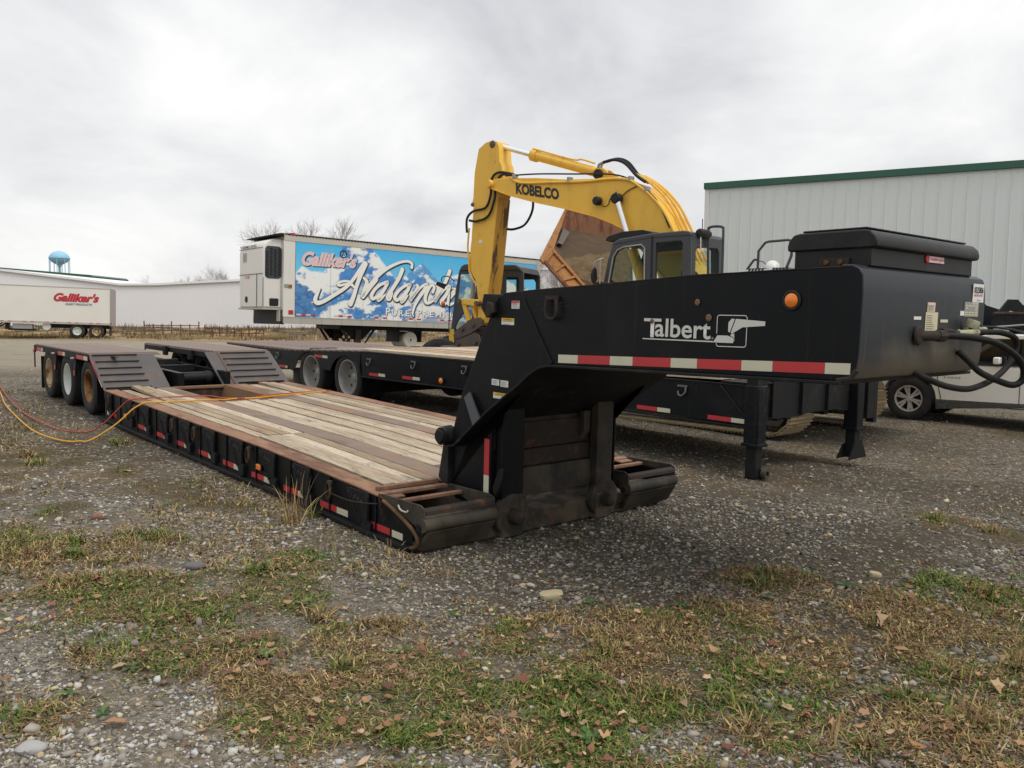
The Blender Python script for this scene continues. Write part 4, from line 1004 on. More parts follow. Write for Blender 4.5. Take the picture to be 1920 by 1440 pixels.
# boom
top = [(5.57, 4.61), (5.50, 4.665), (5.27, 4.66), (4.39, 4.58), (3.59, 4.47), (2.90, 4.42), (2.70, 4.44), (2.38, 4.37), (2.01, 4.24), (1.79, 4.08), (1.55, 3.86), (1.33, 3.59), (1.20, 3.31), (.62, 2.25), (.28, 1.95)]
und = [(.20, 1.70), (.45, 1.55), (.75, 1.70), (1.35, 2.45), (2.16, 3.33), (2.28, 3.42), (2.53, 3.54), (2.88, 3.68), (3.61, 3.89), (4.38, 4.08), (5.09, 4.28), (5.57, 4.46), (5.66, 4.53)]
mb = MB(); mb.prism(top + und, 'x', -.31, .31); BM = mb.build('boom', M['yellow'], EX, bevel=.012)
mb = strip(und[3:12], -.345, .345, .016); mb.build('boom_lower_flange', M['yellow'], BM, bevel=.004)
text('KOBELCO', 'boom_lettering', M['black_letter'], BM, (-.312, 4.90, 4.305), 1.13, .225, (0, -.981, -.193), (0, .06, .998), bold=.045, off=.004)
mb = MB(); mb.lathe([(.0, .09), (.07, .09), (.08, .07), (.09, .03), (.09, 0), (0, 0)], (-.31, 5.60, 4.565), (-1, 0, 0), 20); mb.build('tip_boss', M['yellow'], BM)
mb = MB(); mb.prism([(2.95, 4.40), (3.08, 4.62), (3.02, 4.66), (2.88, 4.63), (2.72, 4.50), (2.5, 4.40)], 'x', -.17, -.12); mb.prism([(2.95, 4.40), (3.08, 4.62), (3.02, 4.66), (2.88, 4.63), (2.72, 4.50), (2.5, 4.40)], 'x', .12, .17); mb.build('cylinder_bracket', M['yellow'], BM, bevel=.01)
mb = MB(); mb.lathe([(0, .06), (.09, .06), (.10, .03), (.10, 0), (0, 0)], (-.17, 2.96, 4.52), (-1, 0, 0), 18); mb.build('pin_cap', M['dark'], BM)
# arm cylinder on top of the boom
A0, A1 = Vector((0, 3.02, 4.57)), Vector((0, 5.66, 5.42)); dA = (A1 - A0).normalized()
mb = MB(); mb.cyl(A0 - dA * .05, A0 + dA * 1.72, .098, n=20); mb.cyl(A0 + dA * 1.66, A0 + dA * 1.80, .125, n=20); mb.cyl((-.1, 3.02, 4.57), (.1, 3.02, 4.57), .11, n=16); cy = mb.build('arm_cylinder', M['yellow'], EX)
mb = MB(); mb.cyl(A0 + dA * 1.78, A1, .055, n=16); mb.cyl((-.09, 5.66, 5.42), (.09, 5.66, 5.42), .08, n=14); mb.build('cylinder_rod', M['chrome'], cy)
mb = MB(); mb.tube([A0 + dA * 1.74 + Vector((-.05, 0, .13)), A0 + dA * .7 + Vector((-.05, 0, .12)), A0 + dA * .45 + Vector((-.05, 0, .17)), A0 + dA * .12 + Vector((-.05, 0, .16))], .018, 7, smooth=3); mb.build('cylinder_pipe', M['yellow'], cy)
# boom lift cylinders
for sx in (-1, 1):
    mb = MB(); mb.cyl((sx * .43, 2.35, 3.95), (sx * .43, 2.0, 3.02), .055, n=16); r_ = mb.build('lift_rod', M['chrome'], EX)
    mb = MB(); mb.cyl((sx * .43, 2.0, 3.02), (sx * .43, 1.35, 1.35), .10, n=16); mb.build('lift_cylinder', M['yellow'], r_)
    mb = MB(); mb.lathe([(0, .08), (.085, .08), (.10, .05), (.10, -.07), (0, -.07)], (sx * .43, 2.37, 3.985), (sx, 0, 0), 20); mb.build('rod_eye', M['dark'], r_)
mb = MB(); mb.lathe([(0, .12), (.07, .115), (.085, .08), (.08, .0), (0, 0)], (-.33, 2.83, 3.985), (-1, .15, 0), 16); wl = mb.build('work_lamp', M['dark'], BM)
mb = MB(); mb.tube([(-.33, 2.78, 3.93), (-.35, 2.70, 3.87), (-.335, 2.62, 3.90), (-.32, 2.58, 4.02), (-.32, 2.45, 4.13)], .008, 5, smooth=4); mb.build('lamp_wire', M['dark'], BM)
mb = MB(); mb.tube([(-.33, 2.30, 4.05), (-.33, 2.18, 4.13), (-.33, 2.0, 4.19)], .010, 5, smooth=3); mb.build('grease_hose', M['dark'], BM)
# pipes and hoses along the boom
for i, (xo, m_) in enumerate(((-.27, 'yellow'), (-.10, 'yellow'), (.08, 'yellow'), (.25, 'yellow'))):
    mb = MB()
    base = [(5.05, 4.70), (4.75, 4.56), (4.0, 4.50), (3.2, 4.44), (2.6, 4.43), (2.2, 4.38), (1.95, 4.24), (1.68, 4.03), (1.42, 3.74), (1.20, 3.36), (.85, 2.72)]
    if i: base = [(y, z + .09) for y, z in base[5:]]
    mb.tube([(xo - (.065 if i == 0 else 0), y, z - (.05 if i == 0 else 0)) for y, z in base], .026, 7, smooth=3); mb.build('boom_pipe', M[m_], BM)
for xo, z0 in ((-.16, 0), (-.05, .03)):
    mb = MB(); mb.tube([(xo, 2.86, 4.74 + z0), (xo, 2.60, 4.76 + z0), (xo, 2.36, 4.66 + z0), (xo, 2.12, 4.42), (xo, 1.92, 4.28)], .030, 8, smooth=5); mb.build('boom_hose', M['dark'], BM)
    mb = MB(); mb.tube([(xo * .5, 3.0, 4.60), (xo, 2.97, 4.70 + z0), (xo, 2.84, 4.745 + z0)], .024, 7, smooth=4); mb.build('elbow_fitting', M['grey_metal'], BM)
mb = MB(); mb.tube([(-.30, 5.2, 4.70), (-.28, 4.4, 4.66), (-.27, 3.5, 4.57), (-.30, 2.6, 4.47), (-.32, 2.1, 4.30), (-.33, 1.6, 3.93), (-.33, 1.3, 3.4)], .016, 6, smooth=5); mb.build('boom_cable', M['dark'], BM)
for y, z in ((4.95, 4.66), (3.55, 4.46), (2.15, 4.34), (1.80, 4.12)):
    mb = MB(); mb.box(-.36, -.22, y - .03, y + .03, z - .05, z + .05); mb.build('pipe_clamp', M['grey_metal'], BM, bevel=.008)
# arm
aro = [(5.70, 5.50), (5.62, 5.52), (5.86, 5.48), (6.06, 5.37), (6.17, 4.90), (6.18, 4.81), (6.21, 4.34), (6.25, 4.22), (6.16, 4.08), (6.18, 3.88), (6.27, 3.34), (6.33, 2.84), (6.12, 2.56), (6.04, 2.13), (6.05, 1.70), (5.98, 1.58), (5.86, 1.64),
       (5.80, 1.95), (5.68, 2.75), (5.60, 3.40), (5.50, 4.30), (5.36, 4.60), (5.40, 4.95), (5.46, 5.05), (5.48, 5.36), (5.55, 5.47)]
aro = [aro[0]] + aro[2:]
mb = MB(); mb.prism(aro, 'x', -.20, .20); AR = mb.build('arm', M['yellow'], EX, bevel=.012)
mb = MB(); mb.plate([(-.197, 5.492, 4.28), (.197, 5.492, 4.28), (.197, 5.672, 2.75), (.197, 5.79, 1.95), (-.197, 5.79, 1.95), (-.197, 5.672, 2.75)], .006); mb.build('arm_inner_face', M['yellow_worn'], AR)
for y, z, r in ((5.66, 5.42, .07), (5.60, 4.565, .06), (6.22, 4.20, .04)):
    mb = MB(); mb.lathe([(0, .03), (r * .6, .03), (r, .02), (r * 1.15, 0), (0, 0)], (-.20, y, z), (-1, 0, 0), 16); mb.build('arm_pin', M['bucket'], AR)
mb = MB(); mb.box(-.206, -.20, 5.93, 6.03, 3.36, 3.42); mb.build('arm_decal', M['sticker'], AR)
for pth in ([(-.24, 5.02, 4.72), (-.26, 5.42, 4.80), (-.26, 5.62, 4.68), (-.25, 5.66, 4.35), (-.25, 5.80, 4.10), (-.25, 6.15, 4.05), (-.25, 6.34, 3.90), (-.25, 6.34, 3.6)],
            [(-.24, 5.0, 4.69), (-.26, 5.34, 4.74), (-.26, 5.50, 4.55), (-.25, 5.55, 4.25), (-.25, 5.72, 3.92), (-.25, 6.05, 3.83), (-.25, 6.27, 3.86)]):
    mb = MB(); mb.tube(pth, .026, 8, smooth=6); mb.build('arm_hose', M['dark'], AR)
mb = MB(); mb.tube([(.22, 5.2, 4.5), (.26, 4.96, 4.35), (.26, 4.92, 4.05), (.24, 5.1, 3.75), (.22, 5.4, 3.66), (.19, 5.62, 3.68)], .026, 8, smooth=6); mb.build('arm_hose', M['dark'], AR)
mb = MB(); mb.tube([(-.22, 6.30, 3.7), (-.22, 6.34, 3.3), (-.22, 6.30, 3.0), (-.22, 6.28, 2.75), (-.22, 6.12, 2.5)], .020, 7, smooth=4); mb.build('arm_pipe', M['yellow'], AR)
# bucket cylinder and linkage
mb = MB(); mb.cyl((0, 6.27, 4.15), (0, 6.36, 2.86), .085, n=18); mb.cyl((0, 6.35, 2.95), (0, 6.362, 2.80), .105, n=18); c_ = mb.build('bucket_cylinder', M['yellow'], EX)
mb = MB(); mb.cyl((0, 6.36, 2.82), (0, 6.40, 2.12), .05, n=14); mb.build('cylinder_rod', M['grey_metal'], c_)
mb = MB()
for x0, x1 in ((-.30, -.24), (.24, .30)):
    mb.prism([(6.50, 2.17), (6.55, 2.10), (6.48, 2.05), (6.0, 1.99), (5.93, 2.04), (5.95, 2.12), (6.02, 2.15)], 'x', x0, x1)
mb.build('bucket_link', M['yellow'], EX, bevel=.012)
mb = MB(); mb.prism([(6.48, 2.10), (6.38, 2.12), (6.20, 1.70), (6.32, 1.66)], 'x', -.28, -.20); mb.prism([(6.30, 2.08), (6.22, 2.09), (6.08, 1.70), (6.14, 1.68)], 'x', -.20, .2); mb.build('tipping_link', M['yellow'], EX, bevel=.012)
for y, z in ((6.50, 2.11), (5.98, 2.06)):
    mb = MB(); mb.cyl((-.34, y, z), (.34, y, z), .055, n=14); mb.build('link_pin', M['bucket'], EX)
BK = MB()
shell = [(6.76, 1.14), (6.90, .95), (7.0, .62), (6.95, .30), (6.75, .10), (6.45, .02), (6.0, .02), (5.6, .12), (5.35, .4), (5.4, .62), (5.55, .9), (6.0, 1.02)]
BK.prism(shell, 'x', -.62, .62); bk = BK.build('bucket', M['bucket'], EX, bevel=.02)
for x in (-.27, .21):
    mb = MB(); mb.prism([(6.73, 1.36), (6.60, 1.50), (6.41, 1.61), (6.20, 1.72), (5.95, 1.76), (5.84, 1.70), (5.86, 1.58), (6.2, 1.40), (6.55, 1.29), (6.70, 1.28)], 'x', x, x + .06); q = mb.build('coupler_plate', M['bucket'], bk, bevel=.01)
    mb = MB(); mb.prism([(6.66, 1.24), (6.12, 1.42), (5.96, 1.38), (5.88, 1.15), (5.95, .92), (6.60, .95)], 'x', x + .01, x + .05); mb.build('bucket_ear', M['bucket'], bk, bevel=.01)
for y, z in ((6.45, 1.50), (6.12, 1.60), (6.05, 1.22), (6.58, 1.16)):
    mb = MB(); mb.cyl((-.31, y, z), (.31, y, z), .05, n=12); mb.build('bucket_pin', M['bucket'], bk)
# cab
CAB = holed([(1.95, 1.12), (1.94, 2.39), (1.86, 2.78), (1.77, 3.03), (1.70, 3.085), (1.62, 3.11), (1.02, 3.165), (.40, 3.18), (.29, 3.15), (.26, 3.09), (.25, 1.12)],
            [[(1.83, 1.5), (1.82, 2.38), (1.73, 2.82), (1.66, 2.92), (1.54, 2.965), (1.20, 2.99), (1.14, 2.94), (1.12, 1.5)], [(.91, 1.95), (.91, 3.02), (.45, 3.035), (.42, 3.0), (.41, 1.95)]], 'x', -1.45, -1.39)
cb = CAB.build('cab', M['grey_cab'], EX, bevel=.012)
CAB = holed([(1.95, 1.12), (1.94, 2.39), (1.86, 2.78), (1.77, 3.03), (1.70, 3.085), (1.62, 3.11), (1.02, 3.165), (.40, 3.18), (.29, 3.15), (.26, 3.09), (.25, 1.12)],
            [[(1.83, 1.9), (1.82, 2.38), (1.73, 2.82), (1.66, 2.92), (1.54, 2.965), (.55, 3.0), (.45, 2.94), (.42, 1.9)]], 'x', -.40, -.34)
CAB.build('cab_side', M['grey_cab'], cb, bevel=.012)
holed([(-1.39, 1.12), (-1.39, 3.12), (-.40, 3.12), (-.40, 1.12)], [[(-1.30, 2.45), (-1.30, 2.86), (-1.24, 2.93), (-.54, 2.96), (-.47, 2.88), (-.45, 2.45)]], 'y', .25, .30).build('cab_rear', M['grey_cab'], cb, bevel=.01)
mb = MB(); mb.prism([(1.80, 3.02), (1.70, 3.10), (1.62, 3.125), (1.02, 3.18), (.40, 3.195), (.28, 3.17), (.25, 3.10), (.40, 3.10), (1.0, 3.10), (1.6, 3.04)], 'x', -1.46, -.33); mb.build('cab_roof', M['grey_cab'], cb, bevel=.02)
mb = MB(); mb.prism([(2.03, 3.13), (1.97, 3.20), (1.67, 3.265), (1.27, 3.27), (1.05, 3.21), (1.05, 3.19), (1.6, 3.14), (1.95, 3.10)], 'x', -1.30, -.45); mb.build('roof_visor', M['dark'], cb, bevel=.012)
MB().box(-1.39, -.40, .3, 1.9, 1.12, 1.2).build('cab_floor', M['grey_cab'], cb)
for nm, pts in (('door_glass', [(-1.42, 1.83, 1.5), (-1.42, 1.82, 2.38), (-1.42, 1.73, 2.82), (-1.42, 1.66, 2.92), (-1.42, 1.54, 2.965), (-1.42, 1.20, 2.99), (-1.42, 1.14, 2.94), (-1.42, 1.12, 1.5)]),
                ('side_glass', [(-1.42, .91, 1.95), (-1.42, .91, 3.02), (-1.42, .45, 3.035), (-1.42, .41, 1.95)]),
                ('rear_glass', [(-1.30, .275, 2.45), (-1.30, .275, 2.86), (-1.24, .275, 2.93), (-.54, .275, 2.96), (-.47, .275, 2.88), (-.45, .275, 2.45)]),
                ('right_glass', [(-.37, 1.83, 1.9), (-.37, 1.82, 2.38), (-.37, 1.66, 2.92), (-.37, .45, 2.94), (-.37, .42, 1.9)]),
                ('windscreen', [(-1.39, 1.93, 1.4), (-.40, 1.93, 1.4), (-.40, 1.92, 2.39), (-.40, 1.76, 3.02), (-1.39, 1.76, 3.02), (-1.39, 1.92, 2.39)])):
    mb = MB()
    if nm == 'windscreen': mb.sheet(pts[:2] + [pts[2], pts[5]]); mb.sheet([pts[5], pts[2], pts[3], pts[4]])
    else: mb.sheet(pts)
    mb.build(nm, M['glass'], cb, smooth=False)
mb = MB(); mb.tube([(-1.46, 1.84, 1.45), (-1.46, 1.83, 2.38), (-1.46, 1.74, 2.83), (-1.46, 1.66, 2.935), (-1.46, 1.54, 2.98), (-1.46, 1.19, 3.005), (-1.46, 1.12, 2.94), (-1.46, 1.10, 1.5)], .014, 6); mb.build('door_trim', M['grey_metal'], cb)
mb = MB(); mb.box(-1.46, -1.388, .97, 1.0, 1.15, 3.14); mb.build('door_gap', M['dark'], cb)
mb = MB(); mb.box(-1.17, -.65, .62, 1.10, 1.65, 1.80); mb.prism([(.62, 1.8), (.50, 2.55), (.60, 2.6), (.76, 1.8)], 'x', -1.15, -.68); mb.build('seat', M['dark'], cb, bevel=.04)
mb = MB(); mb.tube([(-.04, 0, 2.45), (-.04, 0, 3.2)], .02, 6)
mb = MB(); mb.tube([(-.95, .20, 2.45), (-.95, .22, 3.20), (-.95, .19, 3.27), (-.95, .14, 3.285), (-.95, .02, 3.28), (-.95, -.03, 3.26), (-.95, -.05, 3.19), (-.95, -.05, 2.45)], .022, 8, smooth=3); mb.build('handrail', M['grey_cab'], EX)
mb = MB(); mb.lathe([(0, 0), (.06, .01), (.075, .05), (.075, .30), (.06, .36), (0, .37)], (-1.29, .22, 3.16), (1, 0, 0), 16); mb.build('horn_lamp', M['dark'], cb)
mb = MB(); mb.tube([(-1.12, .24, 3.2), (-1.12, .24, 3.40)], .008, 5); mb.build('aerial', M['dark'], cb)
mb = MB(); mb.tube([(-1.25, .20, 3.16), (-1.24, .20, 2.9), (-1.2, .22, 2.8)], .009, 5, smooth=3); mb.build('horn_wire', M['sticker'], cb)
mb = MB(); mb.tube([(-1.45, 1.93, 2.80), (-1.55, 1.95, 2.78), (-1.60, 2.02, 2.74), (-1.60, 2.06, 2.62)], .014, 6, smooth=3); mb.tube([(-1.55, 1.95, 2.78), (-1.58, 1.93, 2.35)], .012, 6); mi = mb.build('mirror_arm', M['grey_metal'], cb)
mb = MB(); mb.lathe([(0, .0), (.5, .0), (.55, .3), (.4, .8), (0, 1)], (0, 0, 0), (0, 1, 0), 18); mr = mb.build('side_mirror', M['dark'], mi); mr.scale = (.13, .07, .27); mr.location = (-1.60, 2.02, 2.50)
# rails behind the cab
mb = MB(); mb.tube([(-.6, -.50, 2.40), (-.6, -.51, 2.88), (-.6, -.62, 3.01), (-.6, -.68, 3.025), (-.6, -1.0, 3.035), (-.6, -1.05, 3.02), (-.6, -1.065, 2.97), (-.6, -1.06, 2.78), (-.6, -.97, 2.55)], .022, 8); mb.tube([(-.6, -.50, 2.73), (-.6, -.44, 2.74), (-.6, -.36, 2.64), (-.6, -.26, 2.50)], .020, 7, smooth=3); mb.build('hood_rail', M['grey_cab'], EX)
mb = MB(); mb.tube([(-.6, -.52, 2.72), (-.62, -.60, 2.70), (-.63, -.68, 2.63)], .008, 5, smooth=3); ma = mb.build('mirror_stalk', M['grey_cab'], EX)
mb = MB(); mb.lathe([(0, .0), (.12, .0), (.115, .03), (.07, .08), (0, .10)], (-.64, -.77, 2.60), (-.75, -.6, .1), 20); mb.build('round_mirror', M['sticker'], ma)
mb = MB(); mb.tube([(-.6, -1.35, 2.5), (-.6, -1.22, 2.75), (-.6, -1.2, 2.98), (-.6, -1.28, 3.03), (-.6, -2.2, 3.08), (-.6, -2.3, 3.0), (-.6, -2.3, 2.45)], .018, 7, smooth=3); mb.build('hood_rail', M['grey_metal'], EX)

# ================================================================== wheel loader behind the arm
LD = thing('wheel_loader', 'compact machine with a rounded dark cab and greenish windows, behind the excavator arm', 'loader', (-.59, 20, -.08), R(70))
co = [(.68, 1.20), (.68, 1.43), (.58, 2.25), (.49, 2.72), (.43, 2.84), (.34, 2.89), (-.90, 2.86), (-1.03, 2.80), (-1.10, 2.66), (-1.12, 1.20)]
for x0, x1 in ((-.62, -.56), (.56, .62)):
    o = holed(co, [[(.52, 2.05), (.455, 2.66), (.04, 2.66), (.06, 2.05)], [(.58, 1.32), (.55, 1.50), (.25, 1.92), (.03, 1.95), (.02, 1.32)], [(-.16, 1.9), (-.16, 2.58), (-.50, 2.58), (-.50, 1.9)], [(-.68, 1.95), (-.68, 2.58), (-.95, 2.58), (-1.0, 2.5), (-1.0, 1.95)]], 'x', x0, x1)
    if x0 < 0: lc = o.build('cab', M['grey_cab'], LD, bevel=.015)
    else: o.build('cab_side', M['grey_cab'], lc, bevel=.015)
mb = MB(); mb.prism([(.49, 2.72), (.43, 2.84), (.34, 2.89), (-.90, 2.86), (-1.03, 2.80), (-1.10, 2.66), (-.95, 2.72), (.36, 2.72)], 'x', -.64, .64); mb.build('cab_roof', M['grey_cab'], lc, bevel=.03)
mb = MB(); mb.sheet([(-.59, .56, 1.3), (-.59, .46, 2.68), (-.59, .02, 2.68), (-.59, .02, 1.3)]); mb.build('door_glass', M['glass'], lc, smooth=False)
mb = MB(); mb.sheet([(-.59, -.1, 1.9), (-.59, -.1, 2.6), (-.59, -1.0, 2.6), (-.59, -1.0, 1.9)]); mb.build('rear_side_glass', M['glass'], lc, smooth=False)
mb = MB(); mb.sheet([(-.56, .64, 1.4), (.56, .64, 1.4), (.56, .46, 2.72), (-.56, .46, 2.72)]); mb.build('windscreen', M['glass'], lc, smooth=False)
mb = MB(); mb.box(-.2, .2, -.35, .05, 1.5, 1.62); mb.box(-.2, .2, -.45, -.35, 1.5, 2.2); mb.build('seat', M['dark'], lc, bevel=.03)
mb = MB(); mb.lathe([(.17, -.012), (.19, 0), (.17, .012)], (-.1, .28, 2.02), (0, -.8, .5), 20); mb.build('steering_wheel', M['dark'], lc)
mb = MB(); mb.box(-.62, .62, -2.6, .75, .70, 1.22); mb.build('loader_frame', M['grey_cab'], LD, bevel=.03)
mb = MB(); mb.box(-.6, .6, -2.7, -1.12, 1.2, 1.9); mb.build('engine_hood', M['yellow'], LD, bevel=.08)
mb = MB(); mb.box(-.64, -.60, .60, .72, 1.05, 1.38); mb.build('yellow_step', M['yellow'], LD)
mb = MB(); mb.tube([(-.62, .60, 2.5), (-.75, .70, 2.6), (-.85, .80, 2.58), (-.86, .82, 2.48)], .012, 6, smooth=3); ma = mb.build('mirror_arm', M['dark'], lc)
mb = MB(); mb.prism([(.74, 2.30), (.95, 2.40), (.92, 2.48), (.70, 2.42)], 'x', -.90, -.85); mb.build('side_mirror', M['dark'], ma, bevel=.01)
mb = MB(); mb.lathe([(0, .05), (.06, .04), (.075, 0), (.06, -.04), (0, -.05)], (-.80, .80, 1.96), (-.4, .9, 0), 14); mb.build('turn_lamp', paint('orange_lens', (.60, .10, .02), .1, 20, .3, .5), lc)
mb = MB(); mb.tube([(-.66, .70, 1.95), (-.68, .66, 2.25), (-.68, .6, 2.3)], .012, 6, smooth=3); mb.tube([(-.66, .70, 1.95), (-.66, .72, 1.3)], .012, 6); mb.build('grab_rail', M['dark'], lc)
for y in (.92, -1.75):
    for s_ in (-1, 1): wheel(LD, (s_ * .62, y, .58), .58, .30, .42, M['rim_dull'], s_, .12, hub=True)
mb = MB(); mb.prism([(1.3, .3), (2.0, .05), (2.0, .12), (1.55, .75), (1.3, .8)], 'x', -.95, .95); mb.build('loader_bucket', M['bucket'], LD, bevel=.01)
mb = MB()
for x in (-.35, .28): mb.prism([(.3, 1.2), (.3, 1.35), (1.0, 1.2), (1.4, .6), (1.3, .45), (.9, .95)], 'x', x, x + .07)
mb.build('loader_arms', M['grey_cab'], LD, bevel=.01)

# ================================================================== dump truck with its bed raised
DT = thing('dump_truck', 'rusty orange dump body tipped up with dirt in it, between the excavator boom and cab', 'dump truck', (2.0, 21.5, -.12), R(0))
off = Vector((2.0, 21.5, -.12))
V = {k: Vector(p) - off for k, p in dict(a=(1.41, 23.0, 4.57), b=(.65, 20.6, 3.02), c=(.76, 20.5, 2.90), d=(1.0, 20.8, 3.25), e=(1.27, 22.6, 3.97), f=(3.35, 24.0, 3.80), g=(3.48, 24.4, 5.05),
     c2=(1.29, 19.6, 2.23), d2=(1.76, 19.8, 2.27), h=(3.0, 21.0, 2.2), a2=(1.47, 22.95, 4.57), b2=(.86, 20.75, 3.12)).items()}
def slab(names, t, name, mat, par):
    mb = MB(); P = [V[n] if isinstance(n, str) else Vector(n) for n in names]
    for i in range(1, len(P) - 1):
        pass
    c = sum(P, Vector()) / len(P); nrm = Vector()
    for i in range(len(P)): nrm += P[i].cross(P[(i + 1) % len(P)])
    nrm.normalize(); m = len(P)
    v = P + [p + nrm * t for p in P]
    f = [tuple(range(m - 1, -1, -1)), tuple(range(m, 2 * m))] + [(i, (i + 1) % m, m + (i + 1) % m, m + i) for i in range(m)]
    tri = []
    mb.add(v, f); return mb.build(name, M[mat], par, smooth=False)
bedo = slab(['a', 'b', 'c', 'd', 'e', 'a2'], -.05, 'bed_side', 'orange', DT)
slab(['a2', 'e', 'f', 'g'], -.06, 'bed_upper_panel', 'dump_inside', DT)
slab(['e', 'd', 'd2', 'h', 'f'], -.06, 'bed_floor', 'dump_floor', DT)
slab(['c', 'c2', 'd2', 'd'], .03, 'tailgate', 'orange', DT)
def lerp(p, q, t): return p + (q - p) * t
tgn = (V['c2'] - V['c']).cross(V['d'] - V['c']).normalized()
if tgn.y > 0: tgn = -tgn
def tg(u, v): return lerp(lerp(V['c'], V['c2'], u), lerp(V['d'], V['d2'], u), v)
for i, u in enumerate((.04, .40, .72, .97)):
    mb = MB(); p, q = tg(u, .1), tg(u, .92); w_ = (V['c2'] - V['c']).normalized() * .035
    P = [p - w_, p + w_, q + w_, q - w_]; mb.add(P + [x + tgn * .07 for x in P], [(0, 3, 2, 1), (4, 5, 6, 7), (0, 1, 5, 4), (1, 2, 6, 5), (2, 3, 7, 6), (3, 0, 4, 7)]); mb.build('tailgate_rib', M['orange'], DT, smooth=False)
for v0 in (.03, .90):
    mb = MB(); p, q = tg(0, v0), tg(1, v0); w_ = (V['d'] - V['c']).normalized() * .04
    P = [p - w_, q - w_, q + w_, p + w_]; mb.add(P + [x + tgn * .085 for x in P], [(0, 3, 2, 1), (4, 5, 6, 7), (0, 1, 5, 4), (1, 2, 6, 5), (2, 3, 7, 6), (3, 0, 4, 7)]); mb.build('tailgate_rail', M['dump_inside'] if v0 < .5 else M['orange'], DT, smooth=False)
mb = MB(); P = [lerp(V['e'], V['d'], .05), lerp(V['e'], V['d'], .78), lerp(V['e'], V['d'], .80) + Vector((.12, .10, -.02)), lerp(V['e'], V['f'], .10) + (V['d'] - V['e']) * .22]
n_ = Vector((.25, -.6, .2)); mb.add([p + n_ * .05 for p in P] + [p + n_ * .22 for p in P], [(0, 3, 2, 1), (4, 5, 6, 7), (0, 1, 5, 4), (1, 2, 6, 5), (2, 3, 7, 6), (3, 0, 4, 7)]); mb.build('corner_gusset', M['bucket'], DT, smooth=False)
# dirt lying along the bed floor
gv = []; gf = []; ng = 26
for i in range(ng):
    for j in range(ng):
        u, w_ = i / (ng - 1), j / (ng - 1)
        lo_ = lerp(V['d'], V['d2'], .25 + .75 * u); hi_ = lerp(lerp(V['e'], V['f'], .95), V['h'], .2 + .8 * u)
        p = lerp(lo_, hi_, w_ * .98 + .01); hgt = .30 * math.sin(math.pi * min(1, max(0, w_))) * (0.4 + .6 * u) * min(1, u * 3)
        hgt += .12 * (mnoise.noise(Vector((u * 7, w_ * 7, 1))) + .5 * mnoise.noise(Vector((u * 20, w_ * 20, 4))))
        gv.append(p + Vector((-.15, -.55, .75)).normalized() * (hgt + .02))
for i in range(ng - 1):
    for j in range(ng - 1): gf.append((i * ng + j, (i + 1) * ng + j, (i + 1) * ng + j + 1, i * ng + j + 1))
mb = MB(); mb.add(gv, gf); tag(mb.build('dirt_load', M['soil'], DT), kind='stuff')
mb = MB()
for x in (-.45, .35): mb.box(x, x + .1, -1.6, 5.2, .75, 1.0)
mb.build('chassis', M['black'], DT)
mb = MB(); mb.cyl((0, 1.2, .9), (.2, .6, 2.4), .1, n=14); mb.build('hoist', M['grey_metal'], DT)
mb = MB(); mb.box(-1.1, 1.1, 3.6, 5.4, .9, 2.2); mb.build('truck_cab', M['orange'], DT, bevel=.08)
for y in (-1.0, .3, 4.6):
    for s_ in (-1, 1): wheel(DT, (s_ * .95, y, .5), .5, .3, .3, M['rim_dull'], s_, .1)

